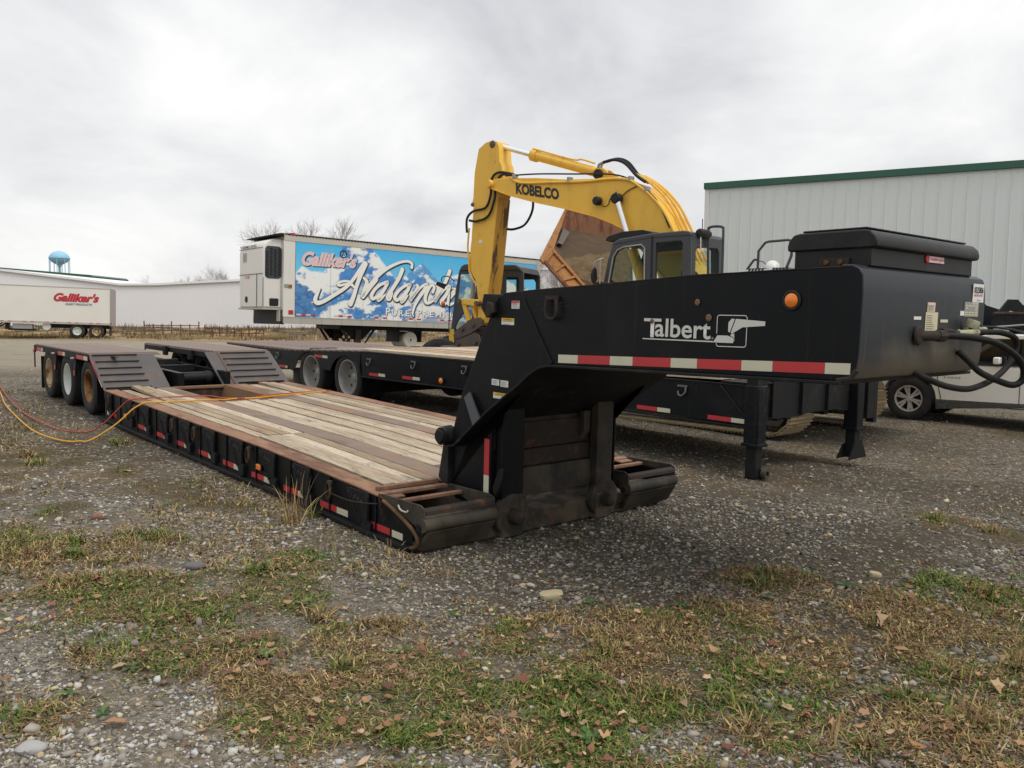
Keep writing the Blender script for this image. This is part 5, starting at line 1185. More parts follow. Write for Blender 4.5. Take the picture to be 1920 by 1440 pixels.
STROKES =  [[(1.269, 2.618, 0.038), (1.167, 2.445, 0.095), (1.1, 2.256, 0.118), (1.183, 2.158, 0.125), (1.414, 2.224, 0.108), (1.758, 2.429, 0.104), (2.128, 2.666, 0.105), (2.356, 2.85, 0.095), (2.584, 3.131, 0.104), (2.771, 3.393, 0.118), (2.94, 3.587, 0.162)], [(2.95, 3.588, 0.162), (2.776, 3.182, 0.133), (2.634, 2.79, 0.118), (2.534, 2.459, 0.125), (2.412, 2.176, 0.148)], [(2.396, 2.938, 0.065), (2.143, 2.942, 0.065), (1.926, 2.858, 0.072), (1.979, 2.786, 0.076), (2.229, 2.846, 0.065), (2.419, 2.854, 0.091), (2.571, 2.729, 0.057)], [(2.918, 3.096, 0.08), (3.03, 2.958, 0.118), (2.938, 2.673, 0.118), (2.879, 2.438, 0.114), (3.112, 2.721, 0.105), (3.411, 3.069, 0.104)], [(3.101, 2.798, 0.11), (3.401, 3.146, 0.103), (3.75, 3.443, 0.1), (4.107, 3.645, 0.084), (4.424, 3.768, 0.072), (4.678, 3.807, 0.076), (4.844, 3.739, 0.084), (4.836, 3.599, 0.096)], [(3.851, 3.008, 0.114), (3.606, 2.925, 0.088), (3.355, 2.735, 0.1), (3.218, 2.494, 0.11), (3.297, 2.401, 0.103), (3.526, 2.549, 0.08), (3.743, 2.796, 0.092), (3.851, 2.979, 0.12)], [(3.765, 2.817, 0.104), (3.593, 2.553, 0.12), (3.486, 2.352, 0.1), (3.618, 2.427, 0.08), (3.782, 2.582, 0.042)], [(4.443, 3.491, 0.137), (4.302, 3.165, 0.12), (4.06, 2.794, 0.116), (3.864, 2.488, 0.12), (3.944, 2.423, 0.11), (4.064, 2.636, 0.048)], [(4.782, 2.975, 0.12), (4.551, 2.912, 0.088), (4.291, 2.708, 0.1), (4.158, 2.503, 0.116), (4.253, 2.398, 0.099), (4.457, 2.538, 0.084), (4.682, 2.789, 0.092), (4.783, 2.955, 0.12)], [(4.717, 2.811, 0.104), (4.526, 2.521, 0.114), (4.439, 2.338, 0.096), (4.564, 2.413, 0.072), (4.699, 2.59, 0.044)], [(5.077, 2.983, 0.08), (5.115, 2.894, 0.11), (4.967, 2.664, 0.11), (4.809, 2.425, 0.12), (5.061, 2.71, 0.072), (5.292, 2.945, 0.08), (5.507, 3.018, 0.11), (5.369, 2.787, 0.12), (5.161, 2.513, 0.112), (5.003, 2.243, 0.092), (4.937, 2.039, 0.076), (4.922, 1.917, 0.052), (4.967, 1.828, 0.028)], [(5.769, 2.768, 0.096), (5.824, 2.955, 0.096), (5.689, 3.009, 0.092), (5.514, 2.754, 0.112), (5.437, 2.506, 0.12), (5.514, 2.357, 0.104), (5.707, 2.397, 0.072), (5.887, 2.508, 0.046)], [(6.498, 3.584, 0.124), (6.335, 3.212, 0.118), (6.099, 2.807, 0.118), (5.865, 2.425, 0.13), (6.078, 2.682, 0.076), (6.319, 2.922, 0.084), (6.504, 3.015, 0.104), (6.375, 2.718, 0.118), (6.16, 2.439, 0.118), (6.238, 2.318, 0.092), (6.459, 2.432, 0.05)], [(6.531, 2.56, 0.071), (6.726, 2.778, 0.084), (6.784, 2.927, 0.088), (6.623, 2.835, 0.092), (6.481, 2.558, 0.113), (6.5, 2.34, 0.104), (6.737, 2.424, 0.063), (6.936, 2.58, 0.034)]]
RED = [(-11.693, 18.79, 0.257), (-9.21, 15.016, 0.257), (-7.817, 12.935, 0.252), (-6.644, 11.342, 0.206), (-6.454, 11.107, 0.199), (-5.882, 10.463, 0.179), (-5.424, 9.986, 0.164), (-5.158, 9.873, 0.158), (-5.062, 9.872, 0.155), (-4.966, 9.871, 0.18), (-4.885, 9.871, 0.229), (-4.803, 9.87, 0.294), (-4.722, 9.869, 0.374), (-4.64, 9.868, 0.454), (-4.567, 9.867, 0.519), (-4.503, 9.867, 0.551), (-4.393, 10.032, 0.552), (-4.153, 10.232, 0.552), (-3.832, 10.426, 0.551), (-3.599, 10.285, 0.545), (-3.399, 10.228, 0.541), (-3.233, 10.324, 0.54), (-3.16, 10.521, 0.542), (-3.036, 10.801, 0.545), (-2.772, 11.127, 0.547), (-2.478, 11.406, 0.547)]
YEL = [(-10.08, 16.187, 0.257), (-8.438, 13.751, 0.257), (-7.394, 12.164, 0.232), (-6.478, 10.906, 0.196), (-5.689, 9.889, 0.166), (-5.174, 9.381, 0.149), (-4.904, 9.212, 0.142), (-4.808, 9.254, 0.142), (-4.763, 9.283, 0.133), (-4.695, 9.328, 0.158), (-4.626, 9.373, 0.205), (-4.544, 9.426, 0.267), (-4.461, 9.479, 0.345), (-4.402, 9.518, 0.41), (-4.342, 9.557, 0.475), (-4.281, 9.597, 0.518), (-4.227, 9.632, 0.543), (-4.117, 9.682, 0.542), (-3.851, 9.875, 0.541), (-3.605, 10.068, 0.541), (-3.469, 10.098, 0.539), (-3.37, 10.235, 0.54), (-3.172, 10.338, 0.539), (-2.995, 10.651, 0.542), (-2.741, 11.0, 0.544), (-2.532, 11.322, 0.547)]

# ================================================================== refrigerated trailer with the mountain mural
RF = thing('refrigerated_trailer', 'refrigerated semi trailer with a blue mountain mural and white cooling unit on its nose', 'trailer', (-7.5474, 27.5, -.1), R(-51.5), R(-1.5))
LEN, RW = 10.9, 2.59
mb = MB(); mb.box(-RW, -.012, .0, LEN, 1.66, 4.30); BX = mb.build('box_body', M['white_paint'], RF)
mb = MB(); mb.box(-RW - .01, .006, .0, LEN, 1.44, 1.66); br_ = mb.build('bottom_rail', M['alum'], RF)
for i in range(14):
    mb = MB(); mb.box(.006, .010, .6 + .75 * i, .62 + .75 * i, 1.45, 1.65); mb.build('rail_joint', M['grey_metal'], br_)
mb = MB(); mb.box(.006, .014, .0, LEN, 1.635, 1.655); mb.build('rail_bead', M['alum'], br_)
k_ = paint('cream_top_rail', (.52, .48, .40), .1, 2, .5, .4, worn=(.30, .26, .20), thr=(.6, .8), wscale=3)
mb = MB(); mb.box(-RW - .01, .012, .0, LEN, 4.135, 4.325); t_ = mb.build('top_rail', k_, RF)
mb = MB(); mb.box(-RW - .02, .022, .02, LEN, 4.325, 4.36); mb.build('roof_edge', M['black_worn'], RF)
mb = MB(); mb.box(-RW, .0, -.02, LEN, 4.33, 4.375); mb.build('roof', M['alum'], RF)
for i in range(58):
    pass
mb = MB()
for i in range(90): mb.box(.010, .020, .15 + .119 * i, .19 + .119 * i, 4.302, 4.318)
tag(mb.build('rivets', M['black_worn'], t_), kind='stuff')
mb = MB()
for i in range(34): mb.box(-.008, .004, .385, .405, 1.74 + .071 * i, 1.765 + .071 * i)
tag(mb.build('rivets', M['black_worn'], BX), kind='stuff')
mb = MB(); mb.box(-RW + .01, .0, -.012, .385, 1.66, 4.135); mb.build('nose_panel', M['reefer_white'], BX)
mb = MB(); mb.box(-.03, .020, LEN - .16, LEN + .02, 1.44, 4.33); mb.build('rear_post', M['alum'], BX)
# the mural: flat print, painted vertex by vertex
ny, nz_ = 300, 96
yy = np.linspace(.40, LEN - .16, ny); zz = np.linspace(1.665, 4.132, nz_)
Yg, Zg = np.meshgrid(yy, zz)
def lin(c): c = np.array(c) / 255.; return np.where(c <= .04045, c / 12.92, ((c + .055) / 1.055) ** 2.4)
def ridge(y, pts, amp, f, s):
    b = np.interp(y, [p[0] for p in pts], [p[1] for p in pts])
    return b + amp * (fbm(y * f + s, y * 0 + s * 3, 5, .55) - .5)
sky_ = lin((72, 182, 235)); sky2 = lin((130, 208, 242))
t = ((Zg - 2.6) / 1.5).clip(0, 1)[..., None]
C_ = sky2 * (1 - t) + sky_ * t
snow = lin((238, 240, 236)); shade = lin((70, 130, 190)); deep = lin((38, 78, 140)); mid = lin((95, 165, 220))
def layer(C_, ridgeh, dens, base_dark, seed, fs=2.2, snowline=.5):
    inside = sstep(-.02, .03, ridgeh - Zg)
    depth = (ridgeh - Zg)
    n = fbm(Yg * fs + Zg * fs * .8 + seed, Zg * fs * 1.7 - Yg * fs * .6 + seed, 6, .62)
    n2 = fbm(Yg * 9 + seed + Zg * 4, Zg * 12 + seed, 4, .6)
    rock = sstep(snowline - .05, snowline + .06, n + .25 * (n2 - .5) + dens * depth)
    col = snow * (1 - rock[..., None]) + (base_dark * (1 - n2[..., None] * .9) + mid * n2[..., None] * .9) * rock[..., None]
    return C_ * (1 - inside[..., None]) + col * inside[..., None]
r_far = ridge(Yg, [(0, 2.9), (1, 3.2), (2, 3.3), (3, 3.0), (4.5, 3.2), (5.3, 3.75), (6, 3.2), (7, 3.55), (8, 3.3), (9, 3.5), (10.7, 3.0)], .25, 1.8, 3)
C_ = layer(C_, r_far, .12, lin((90, 150, 205)), 5, 2.0, .50)
r_mid = ridge(Yg, [(0, 2.7), (.6, 3.35), (1.3, 3.1), (1.9, 3.6), (2.25, 4.6), (3.0, 4.35), (3.6, 3.75), (4.2, 3.2), (4.9, 3.0), (5.4, 3.45), (6.1, 2.9), (7, 3.1), (8.4, 2.8), (10.7, 2.6)], .28, 2.4, 9)
C_ = layer(C_, r_mid, .05, lin((45, 105, 185)), 15, 1.7, .51)
mist = np.exp(-((Zg - (2.72 - .02 * Yg)) / .20) ** 2) * sstep(.36, .60, fbm(Yg * .9 + 3, Zg * 2.2, 5)) * .7
C_ = C_ * (1 - mist[..., None]) + snow * mist[..., None]
r_l = ridge(Yg, [(0, 2.75), (.5, 2.85), (.95, 2.65), (1.4, 2.2), (2.0, 1.7), (2.3, 1.4)], .25, 3, 21)
C_ = layer(C_, r_l, .10, lin((32, 68, 130)), 33, 2.6, .40)
r_b = ridge(Yg, [(0, 1.2), (1.8, 2.1), (2.6, 2.5), (3.2, 2.35), (4.0, 2.0), (4.8, 2.2), (6, 2.0), (7.5, 2.3), (10.7, 2.0)], .4, 1.6, 41)
C_ = layer(C_, r_b, .04, lin((50, 100, 175)), 51, 1.9, .47)
fade = (np.exp(-((Yg - 6.1) / .9) ** 2) * np.exp(-((Zg - 1.7) / .35) ** 2) * .6)[..., None]
C_ = C_ * (1 - fade) + lin((190, 190, 205)) * fade
run = (sstep(.55, .75, fbm(Yg * 5 + 60, Zg * .25 + 7, 3)) * sstep(3.0, 2.0, Zg) * .22 * (Yg < 2.6))[..., None]
C_ = C_ * (1 - run) + lin((165, 165, 175)) * run
me = bpy.data.meshes.new('mural')
vs = np.stack([np.zeros_like(Yg) + .0, Yg, Zg], -1).reshape(-1, 3)
fi = [(j * ny + i, j * ny + i + 1, (j + 1) * ny + i + 1, (j + 1) * ny + i) for j in range(nz_ - 1) for i in range(ny - 1)]
me.from_pydata(vs.tolist(), [], fi)
ca = me.color_attributes.new('print', 'FLOAT_COLOR', 'POINT')
ca.data.foreach_set('color', np.concatenate([C_.reshape(-1, 3), np.ones((ny * nz_, 1))], 1).astype(np.float32).ravel())
k = NT('mural_print'); at = k.n('ShaderNodeVertexColor'); at.layer_name = 'print'
gr = k.noise(1.5, 5, .6, .3, (1, 3, .4))
me.materials.append(k.fin(k.mix(k.math('MULTIPLY', k.step(gr, .5, .8), .12), at.outputs[0], rgb(.5, .48, .45)), .4, 0., .45))
mo = bpy.data.objects.new('mural', me); COL.objects.link(mo); mo.parent = BX
for y in (1.66, 2.9, 4.13, 5.35, 6.6, 7.8, 9.0, 10.2):
    MB().box(.0, .003, y, y + .012, 1.67, 4.13).build('panel_seam', M['alum'], BX)
def ribbon(pts, x, grow=0., dy=0., dz=0., sub=8):
    P = [Vector((p[0], p[1], p[2])) for p in pts]; Q = spline(P, sub); n = len(Q); L = []; Rr = []
    for i in range(n):
        t = Q[min(i + 1, n - 1)] - Q[max(i - 1, 0)]; t = Vector((t.x, t.y)).normalized(); nn = Vector((-t.y, t.x)); w = max(.012, Q[i].z * 1.22) / 2 + grow
        L.append((Q[i].x + dy + nn.x * w, Q[i].y + dz + nn.y * w)); Rr.append((Q[i].x + dy - nn.x * w, Q[i].y + dz - nn.y * w))
    mb = MB(); v = [(x, a, b) for a, b in L] + [(x, a, b) for a, b in Rr]
    f = [(i, i + 1, n + i + 1, n + i) for i in range(n - 1)]
    mb.add(v, f)
    for q, tdir in ((Q[0], -1), (Q[-1], 1)):          # rounded ends
        w = max(.012, q.z * 1.22) / 2 + grow; mb.add([(x + .0002, q.x + dy, q.y + dz)] + [(x + .0002, q.x + dy + w * math.cos(a), q.y + dz + w * math.sin(a)) for a in np.linspace(0, 2 * math.pi, 14, endpoint=False)], [(0, 1 + i, 1 + (i + 1) % 14) for i in range(14)])
    return mb
sh = MB(); fl = MB()
for i, st in enumerate(STROKES):
    a = ribbon(st, .006 + .0008 * i, .026, .032, -.022); sh.add(a.v, a.f)
    b = ribbon(st, .022 + .0008 * i); fl.add(b.v, b.f)
ws_ = sh.build('word_shadow', M['slate_letter'], mo, smooth=False); fl.build('word_lettering', M['cream_letter'], mo, smooth=False)
ws_['label'] = 'slate shadow of the script word across the mural'
for dx, dz, x, m_, b_ in ((.035, -.03, .004, 'slate_letter', .06), (0, 0, .008, 'pink_letter', .05)):
    text("Galliker's", 'brand_lettering', M[m_], mo, (x, .60 + dx, 3.36 + dz), 2.05, .50, (0, 1, .018), FAR_X[1], bold=b_, shear=.35, off=0.)
mb = MB(); mb.lathe([(.10, 0), (.125, .0005), (.14, 0)], (.012, 2.12, 3.86), (1, 0, 0), 20); mb.sheet([(.0125, 2.06, 3.80), (.0125, 2.10, 3.80), (.0125, 2.20, 3.98), (.0125, 2.15, 3.97)]); mb.sheet([(.0128, 2.12, 3.79), (.0128, 2.16, 3.80), (.0128, 2.24, 3.92), (.0128, 2.21, 3.94)]); mb.build('brand_emblem', M['slate_letter'], mo, smooth=False)
x = 3.82
for ch, w, cap in (('P', .17, 1), ('U', .20, 0), ('R', .19, 0), ('E', .17, 0), (' ', .17, 0), ('P', .17, 1), ('R', .19, 0), ('E', .17, 0), ('M', .25, 0), ('I', .07, 0), ('U', .20, 0), ('M', .25, 0)):
    if ch != ' ':
        for dx, dz, xx, m_ in ((.025, -.02, .005, 'slate_letter'), (0, 0, .009, 'cream_letter')):
            text(ch, 'slogan_lettering', M[m_], mo, (xx, x + dx, 1.835 + dz), w, .27 if cap else .215, *FAR_X, bold=.02, off=0.)
    x += w + .085
for y0 in (.45, 1.81, 3.2, 4.62, 5.98, 7.4, 8.8, 10.1):
    for j in range(4):
        MB().box(.0, .005, y0 + .17 * j, y0 + .17 * j + .168, 1.712, 1.768).build('reflective_tape', M['tape_red'] if j % 2 else M['tape_white'], BX)
MB().box(.004, .012, .17, .34, 1.735, 1.875).build('red_placard', M['red_letter'], BX, bevel=.003)
mb = MB(); mb.box(.0, .02, .02, .16, 2.62, 2.72); mb.build('hinge_strap', M['grey_metal'], BX); mb = MB(); mb.box(.0, .018, .16, .28, 2.60, 2.71); mb.build('hinge_bracket', M['orange'], BX)
mb = MB(); mb.box(-.10, .03, .22, .36, 4.32, 4.40); mb.build('clearance_lamp', M['redlens'], RF, bevel=.01)
mb = MB(); mb.prism([(-.02, 4.26), (-.36, 4.27), (-.38, 4.29), (-.15, 4.36), (.3, 4.39), (.3, 4.34), (-.02, 4.34)], 'x', -2.35, -.02); mb.build('nose_cap', M['black_worn'], RF)
# cooling unit
TK = MB()
def roundrect(y0, y1, z0, z1, r, n=6):
    pts = []
    for cy, cz, a0 in ((y1 - r, z1 - r, 0), (y0 + r, z1 - r, 90), (y0 + r, z0 + r, 180), (y1 - r, z0 + r, 270)):
        for i in range(n + 1):
            a = R(a0 + 90 * i / n); pts.append((cy + r * math.cos(a), cz + r * math.sin(a)))
    return pts
TK.prism([(-.0, 1.93), (-.64, 1.93), (-.66, 3.75), (-.62, 3.95), (-.50, 4.10), (-.30, 4.17), (-.0, 4.19)], 'x', -2.20, -.16)
tk = TK.build('cooling_unit', M['reefer_white'], RF, bevel=.05)
mb = MB(); mb.prism(roundrect(-.58, -.02, 2.88, 3.93, .13), 'x', -.165, -.150); gr_ = mb.build('air_grille', M['grey_cab'], tk)
h0 = None
for c in range(4):
    for r_ in range(11):
        yc = -.51 + .137 * c; zc = 2.97 + .083 * r_ + (.04 if c % 2 else 0)
        if c == 0 and r_ > 9: continue
        if h0 is None:
            h0 = MB().add([(0, .058 * math.cos(a), .040 * math.sin(a)) for a in np.linspace(0, 2 * math.pi, 6, endpoint=False)] + [(.006, .050 * math.cos(a), .033 * math.sin(a)) for a in np.linspace(0, 2 * math.pi, 6, endpoint=False)],
                          [(i, (i + 1) % 6, 6 + (i + 1) % 6, 6 + i) for i in range(6)] + [tuple(range(6, 12))]).build('grille_opening', M['dark'], gr_, smooth=False); h = h0
        else: h = copy_obj(h0, gr_)
        h.location = (-.150, yc, zc)
mb = MB(); mb.prism(roundrect(-.42, -.11, 1.99, 2.24, .04), 'x', -.165, -.148); mb.build('control_panel', M['dark'], tk)
for z in (3.02, 3.86): MB().box(-2.205, -.16, -.668, -.655, z, z + .014).build('door_gap', M['black_worn'], tk)
MB().box(-.645, -.63, -.668, -.655, 1.95, 3.02).build('door_gap', M['black_worn'], tk); MB().box(-.158, -.150, -.645, -.635, 1.95, 2.9).build('door_gap', M['black_worn'], tk)
text('THERMO KING', 'unit_lettering', M['black_letter'], tk, (-2.12, -.664, 3.89), 1.45, .10, (1, 0, 0), (0, 0, 1), bold=.03, off=.006)
text('718', 'unit_number', M['sticker_red'], tk, (-1.7, -.664, 2.88), .42, .11, (1, 0, 0), (0, 0, 1), off=.006)
MB().box(-1.83, -1.55, -.672, -.66, 3.45, 3.75).build('vent_plate', M['grey_metal'], tk)
mb = MB(); mb.lathe([(0, .015), (.10, .012), (.11, 0)], (-1.55, -.655, 2.2), (0, -1, 0), 18); mb.build('filler_cap', M['dark'], tk)
mb = MB(); mb.box(-2.25, -.12, -.66, -.0, 1.87, 1.925); mb.build('unit_ledge', M['alum'], tk)
mb = MB(); mb.box(-2.3, -.05, -.10, .05, 1.40, 1.87); mb.build('nose_frame', M['dark'], RF)
mb = MB(); mb.box(-.25, -.05, -.13, -.0, 1.50, 1.86); mb.build('nose_post', M['alum'], RF)
# landing gear, tank, wheels
def gear(x):
    mb = MB(); mb.box(x - .09, x + .09, 2.85, 3.05, .25, 1.42); mb.box(x - .07, x + .07, 2.88, 3.02, .05, .3); o = mb.build('landing_gear', M['edge_rust'], RF)
    for ya, yb in ((2.25, 2.85), (3.7, 3.05)):
        m2 = MB(); m2.prism([(ya - .05, 1.44), (ya + .05, 1.44), (yb + (.05 if yb > 2.9 else -.0), .60), (yb, .52)], 'x', x - .04, x + .04); m2.build('gear_brace', M['edge_rust'], o)
    m2 = MB(); m2.prism([(2.3, 1.44), (3.65, 1.44), (3.15, .95), (2.75, .95)], 'x', x - .015, x + .015); m2.build('gear_plate', M['black'], o)
    m2 = MB(); m2.box(x - .15, x + .15, 2.80, 3.1, .03, .06); m2.build('gear_foot', M['edge_rust'], o)
    return o
gear(-.45); gear(-2.15)
for z0, z1 in ((1.2, .45), (.45, 1.2)):
    mb = MB(); mb.tube([(-.45, 2.95, z0), (-2.15, 2.95, z1)], .035, 6); mb.build('cross_brace', M['edge_rust'], RF)
mb = MB(); mb.lathe([(0, .02), (.08, .02), (.10, .0), (.27, .0), (.30, -.04), (.30, -.9), (.27, -.95), (0, -.95)], (-.30, 5.06, .98), (1, 0, 0), 28); tk_ = mb.build('fuel_tank', paint('pale_tank', (.50, .48, .41), .1, 3, .5, .4), RF)
mb = MB(); mb.lathe([(.0, .01), (.035, .01), (.045, 0)], (-.285, 5.06, .98), (1, 0, 0), 12); mb.build('tank_cap', M['dark'], tk_)
for y in (4.55, 5.5): MB().box(-1.2, -.35, y, y + .06, .9, 1.45).build('tank_hanger', M['black'], RF)
MB().box(-2.2, -.35, 2.2, LEN, 1.30, 1.44).build('under_frame', M['black'], RF)
for y in (8.0, 9.3):
    for s_, x in ((1, -.16), (1, -.48), (-1, -RW + .16)): wheel(RF, (x, y, .40), .50, .30, .27, M['rim_white'], s_, .14)

# ================================================================== white semi trailer far left
WT = thing('semi_trailer', 'plain white semi trailer with red lettering standing before the long white warehouse', 'trailer', (-44.93, 60.5, .03), R(-68), R(-1.45))
mb = MB(); mb.box(-2.6, 0, 0, 14.45, 1.22, 3.86); wb = mb.build('box_body', M['white_paint'], WT)
mb = MB(); mb.box(-2.61, .02, 0, 14.5, 1.06, 1.22); mb.build('bottom_rail', M['alum'], WT)
mb = MB(); mb.box(-2.61, .02, 14.35, 14.62, 1.0, 3.86); mb.build('rear_post', paint('pinkish_grey_post', (.34, .30, .29), .1, 2, .6, .3), WT)
mb = MB(); mb.box(-2.61, .02, 0, 14.5, 3.86, 3.92); mb.build('top_rail', M['alum'], WT)
for i in range(9):
    for j, m_ in ((0, 'tape_red'), (1, 'tape_white'), (2, 'tape_red')):
        MB().box(.02, .03, .9 + 1.5 * i + .25 * j, 1.14 + 1.5 * i + .25 * j, 1.16, 1.21).build('reflective_tape', M[m_], wb)
text("Galliker's", 'brand_lettering', M['red_letter'], wb, (.0, 10.45, 2.78), 3.15, .68, FAR_X[0], FAR_X[1], bold=.05, shear=.35, off=.02)
text('DAIRY PRODUCTS', 'slogan_lettering', M['blue_letter'], wb, (.0, 11.25, 2.52), 1.85, .17, *FAR_X, bold=.03, shear=.25, off=.02)
for y, m_ in ((12.05, 'rim_white'), (13.40, 'rim_rusty')):
    for x, s_ in ((-.2, 1), (-.50, 1), (-2.4, -1)): wheel(WT, (x, y, .54), .54, .30, .27, M[m_], s_, .12)
mb = MB(); mb.box(-2.2, -.3, 9.8, 14.4, .75, 1.06); mb.build('under_frame', M['black'], WT)
mb = MB(); mb.lathe([(0, .03), (.27, .02), (.30, -.04), (.30, -.5), (0, -.5)], (-.15, 9.95, .83), (1, 0, 0), 24); mb.build('round_tank', M['rim_white'], WT)
MB().box(-.8, -.1, 7.7, 9.0, .62, 1.0).build('tool_rack', M['grey_metal'], WT); MB().box(-.82, -.08, 7.4, 9.2, .50, .62).build('rack_frame', M['black'], WT); MB().box(-.8, -.1, 7.2, 7.45, .55, 1.05).build('battery_box', M['black'], WT)
for x in (-.4, -2.2):
    mb = MB(); mb.box(x - .1, x + .1, 6.1, 6.3, .25, 1.06); mb.tube([(x, 5.5, 1.05), (x, 6.2, .5), (x, 7.0, 1.05)], .06, 6); mb.build('landing_gear', M['black'], WT)
MB().box(-2.4, -.1, 14.3, 14.36, .2, 1.0).build('mudflap', M['dark'], WT)

# ================================================================== buildings
WH = thing('warehouse', 'long low white warehouse with two shallow gables far behind the yard', 'building', (0, 85, .30))
poly = [(-78, 0), (-78, 5.0), (-64, 6.25), (-51.7, 5.55), (-44, 4.70), (-39.6, 4.20), (-36, 4.25), (-25.9, 4.85), (-10, 5.75), (6, 6.3), (6, 0)]
mb = MB(); mb.prism(poly, 'y', .0, .3); wl_ = mb.build('wall', M['wall_white'], WH)
mb = MB()
for i in range(280):
    x = -77.5 + .3 * i
    h = float(np.interp(x, [p[0] for p in poly[1:-1]], [p[1] for p in poly[1:-1]]))
    mb.box(x, x + .045, -.012, .0, .02, h - .02)
tag(mb.build('wall_ribs', M['wall_white'], wl_), kind='stuff')
for i, (p, q) in enumerate(zip(poly[1:-2], poly[2:-1])):
    mb = MB(); mb.prism([(p[0], p[1]), (q[0], q[1]), (q[0], q[1] + .22), (p[0], p[1] + .22)], 'y', -.12, 40); mb.build('roof', M['wall_white'] if i < 9 else M['alum'], WH)
    mb = MB(); mb.prism([(p[0], p[1] - .06), (q[0], q[1] - .06), (q[0], q[1] + .02), (p[0], p[1] + .02)], 'y', -.16, -.10); mb.build('roof_trim', M['grey_metal'], wl_)
CN = thing('warehouse', 'building with a dark flat roof edge beneath the blue water tower', 'building', (0, 130, .3))
mb = MB(); mb.prism([(-85, 8.8), (-65.2, 7.35), (-64.7, 7.1), (-64.9, 6.9), (-85, 8.2)], 'y', .0, 12); mb.build('roof', M['green_trim'], CN)
MB().box(-84, -67, 1, 11, 0, 7.0).build('wall', M['wall_white'], CN)

WTW = thing('water_tower', 'pale blue water tower on thin legs rising behind the warehouse', 'water tower', (-215, 400, .0))
mb = MB(); mb.lathe([(0, 31.6), (.5, 31.5), (2.2, 31.0), (3.6, 30.0), (4.35, 28.8), (4.5, 28.0), (4.35, 27.3), (3.3, 26.2), (2.0, 25.4), (.9, 24.8), (.75, 24.0)], (0, 0, 0), (0, 0, 1), 32); mb.build('tank', M['tower'], WTW)
mb = MB(); mb.cyl((0, 0, 0), (0, 0, 24.6), .55, n=16); mb.build('riser', M['tower'], WTW)
mb = MB(); mb.lathe([(4.5, 27.9), (4.75, 27.9), (4.75, 28.1), (4.5, 28.1)], (0, 0, 0), (0, 0, 1), 32); mb.build('balcony', M['tower'], WTW)
for i in range(8):
    a = 2 * math.pi * i / 8 + .25
    mb = MB(); mb.cyl((4.5 * math.cos(a), 4.5 * math.sin(a), 0), (4.4 * math.cos(a), 4.4 * math.sin(a), 27.6), .17, n=8); mb.build('leg', M['tower'], WTW)
for z in (10, 19):
    mb = MB(); mb.tube([(4.45 * math.cos(a), 4.45 * math.sin(a), z) for a in np.linspace(0, 2 * math.pi, 8, endpoint=False) + .25], .1, 5, closed=True); mb.build('ring_brace', M['tower'], WTW)

# corrugated shed on the right, one cladding panel at a time
c0 = Vector((6.11, 27.0, -.25)); c1 = Vector((13.62, 22.7, -.25)); dW = (c1 - c0); dW.z = 0; dW.normalize()
SHD = thing('metal_shed', 'tall pale grey corrugated metal building with a green roof edge', 'building', c0, math.atan2(dW.y, dW.x))
HS = 6.08
pn = None; pw = .345
for i in range(62):
    if pn is None:
        sec = [(0, 0), (.12, 0), (.125, -.003), (.135, -.003), (.14, 0), (.225, 0), (.23, -.003), (.24, -.003), (.245, 0), (.300, 0), (.312, -.022), (.328, -.022), (.340, 0), (pw, 0)]
        v = [(a, b, z) for z in (.05, HS - .10) for a, b in sec]; n = len(sec)
        pn = MB().add(v, [(j, j + 1, n + j + 1, n + j) for j in range(n - 1)]).build('wall_panel', M['wall_grey'], SHD, smooth=False); p = pn
    else: p = copy_obj(pn, SHD)
    p.location = (.10 + i * pw, 0, 0)
L_s = .10 + 62 * pw
k_ = paint('white_corner_trim', (.70, .70, .68), .03, 1, .5, .4)
MB().box(-.04, .10, -.035, .12, 0, HS - .09).build('corner_trim', k_, SHD, bevel=.006)
MB().box(-.06, L_s, -.10, .06, HS - .12, HS + .08).build('roof_trim', M['green_trim'], SHD, bevel=.01)
mb = MB(); mb.prism([(0, HS), (9, HS + 1.2), (18, HS), (18, HS + .06), (9, HS + 1.26), (0, HS + .06)], 'x', -.05, L_s); mb.build('roof', M['wall_grey'], SHD)
MB().box(.0, L_s, .05, .25, 0, HS - .12).build('inner_wall', M['wall_grey'], SHD)
MB().box(-.0, .06, .12, 18, 0, HS).build('end_wall', k_, SHD)

# ================================================================== white pick-up
PK = thing('pickup_truck', 'white pickup with six-spoke alloy wheels, half hidden behind the gooseneck nose', 'pickup', (7.31, 15.40, -.235), R(47))
arch = [(.48 * math.cos(a), .40 + .48 * math.sin(a)) for a in np.linspace(R(-8), R(188), 15)]
arch2 = [(-3.35 + .48 * math.cos(a), .40 + .48 * math.sin(a)) for a in np.linspace(R(-8), R(188), 15)]
side_p = [(.98, .42), (.98, .85), (.90, 1.0), (.50, 1.05), (-.55, 1.06), (-2.9, 1.08), (-4.3, 1.08), (-4.35, .5), (-3.84, .42)] + arch2[::-1] + [(-2.86, .42), (-.47, .42)] + arch[::-1] + [(.5, .42)]
for X in (0., 1.86):
    mb = MB(); mb.prism(side_p, 'x', X, X + .06); bs = mb.build('body_side', M['pickup_white'], PK, bevel=.02)
    if X == 0: pb = bs
for y, pts in ((-.50, [(-.47, 1.05), (-.49, .8), (-.52, .6), (-.545, .5), (-.56, .43)]), (-1.80, [(-1.79, 1.05), (-1.79, .43)])):
    mb = MB(); mb.tube([(-.004, a, b) for a, b in pts], .006, 5); mb.build('door_seam', M['dark'], pb)
mb = MB(); mb.prism([(.95, .98), (.5, 1.05), (-.5, 1.07), (-.55, 1.0), (.9, .9)], 'x', .05, 1.87); mb.build('hood', M['pickup_white'], PK, bevel=.03)
mb = MB(); mb.box(.05, 1.87, .9, 1.02, .35, .95); mb.build('front_bumper', M['pickup_white'], PK, bevel=.04)
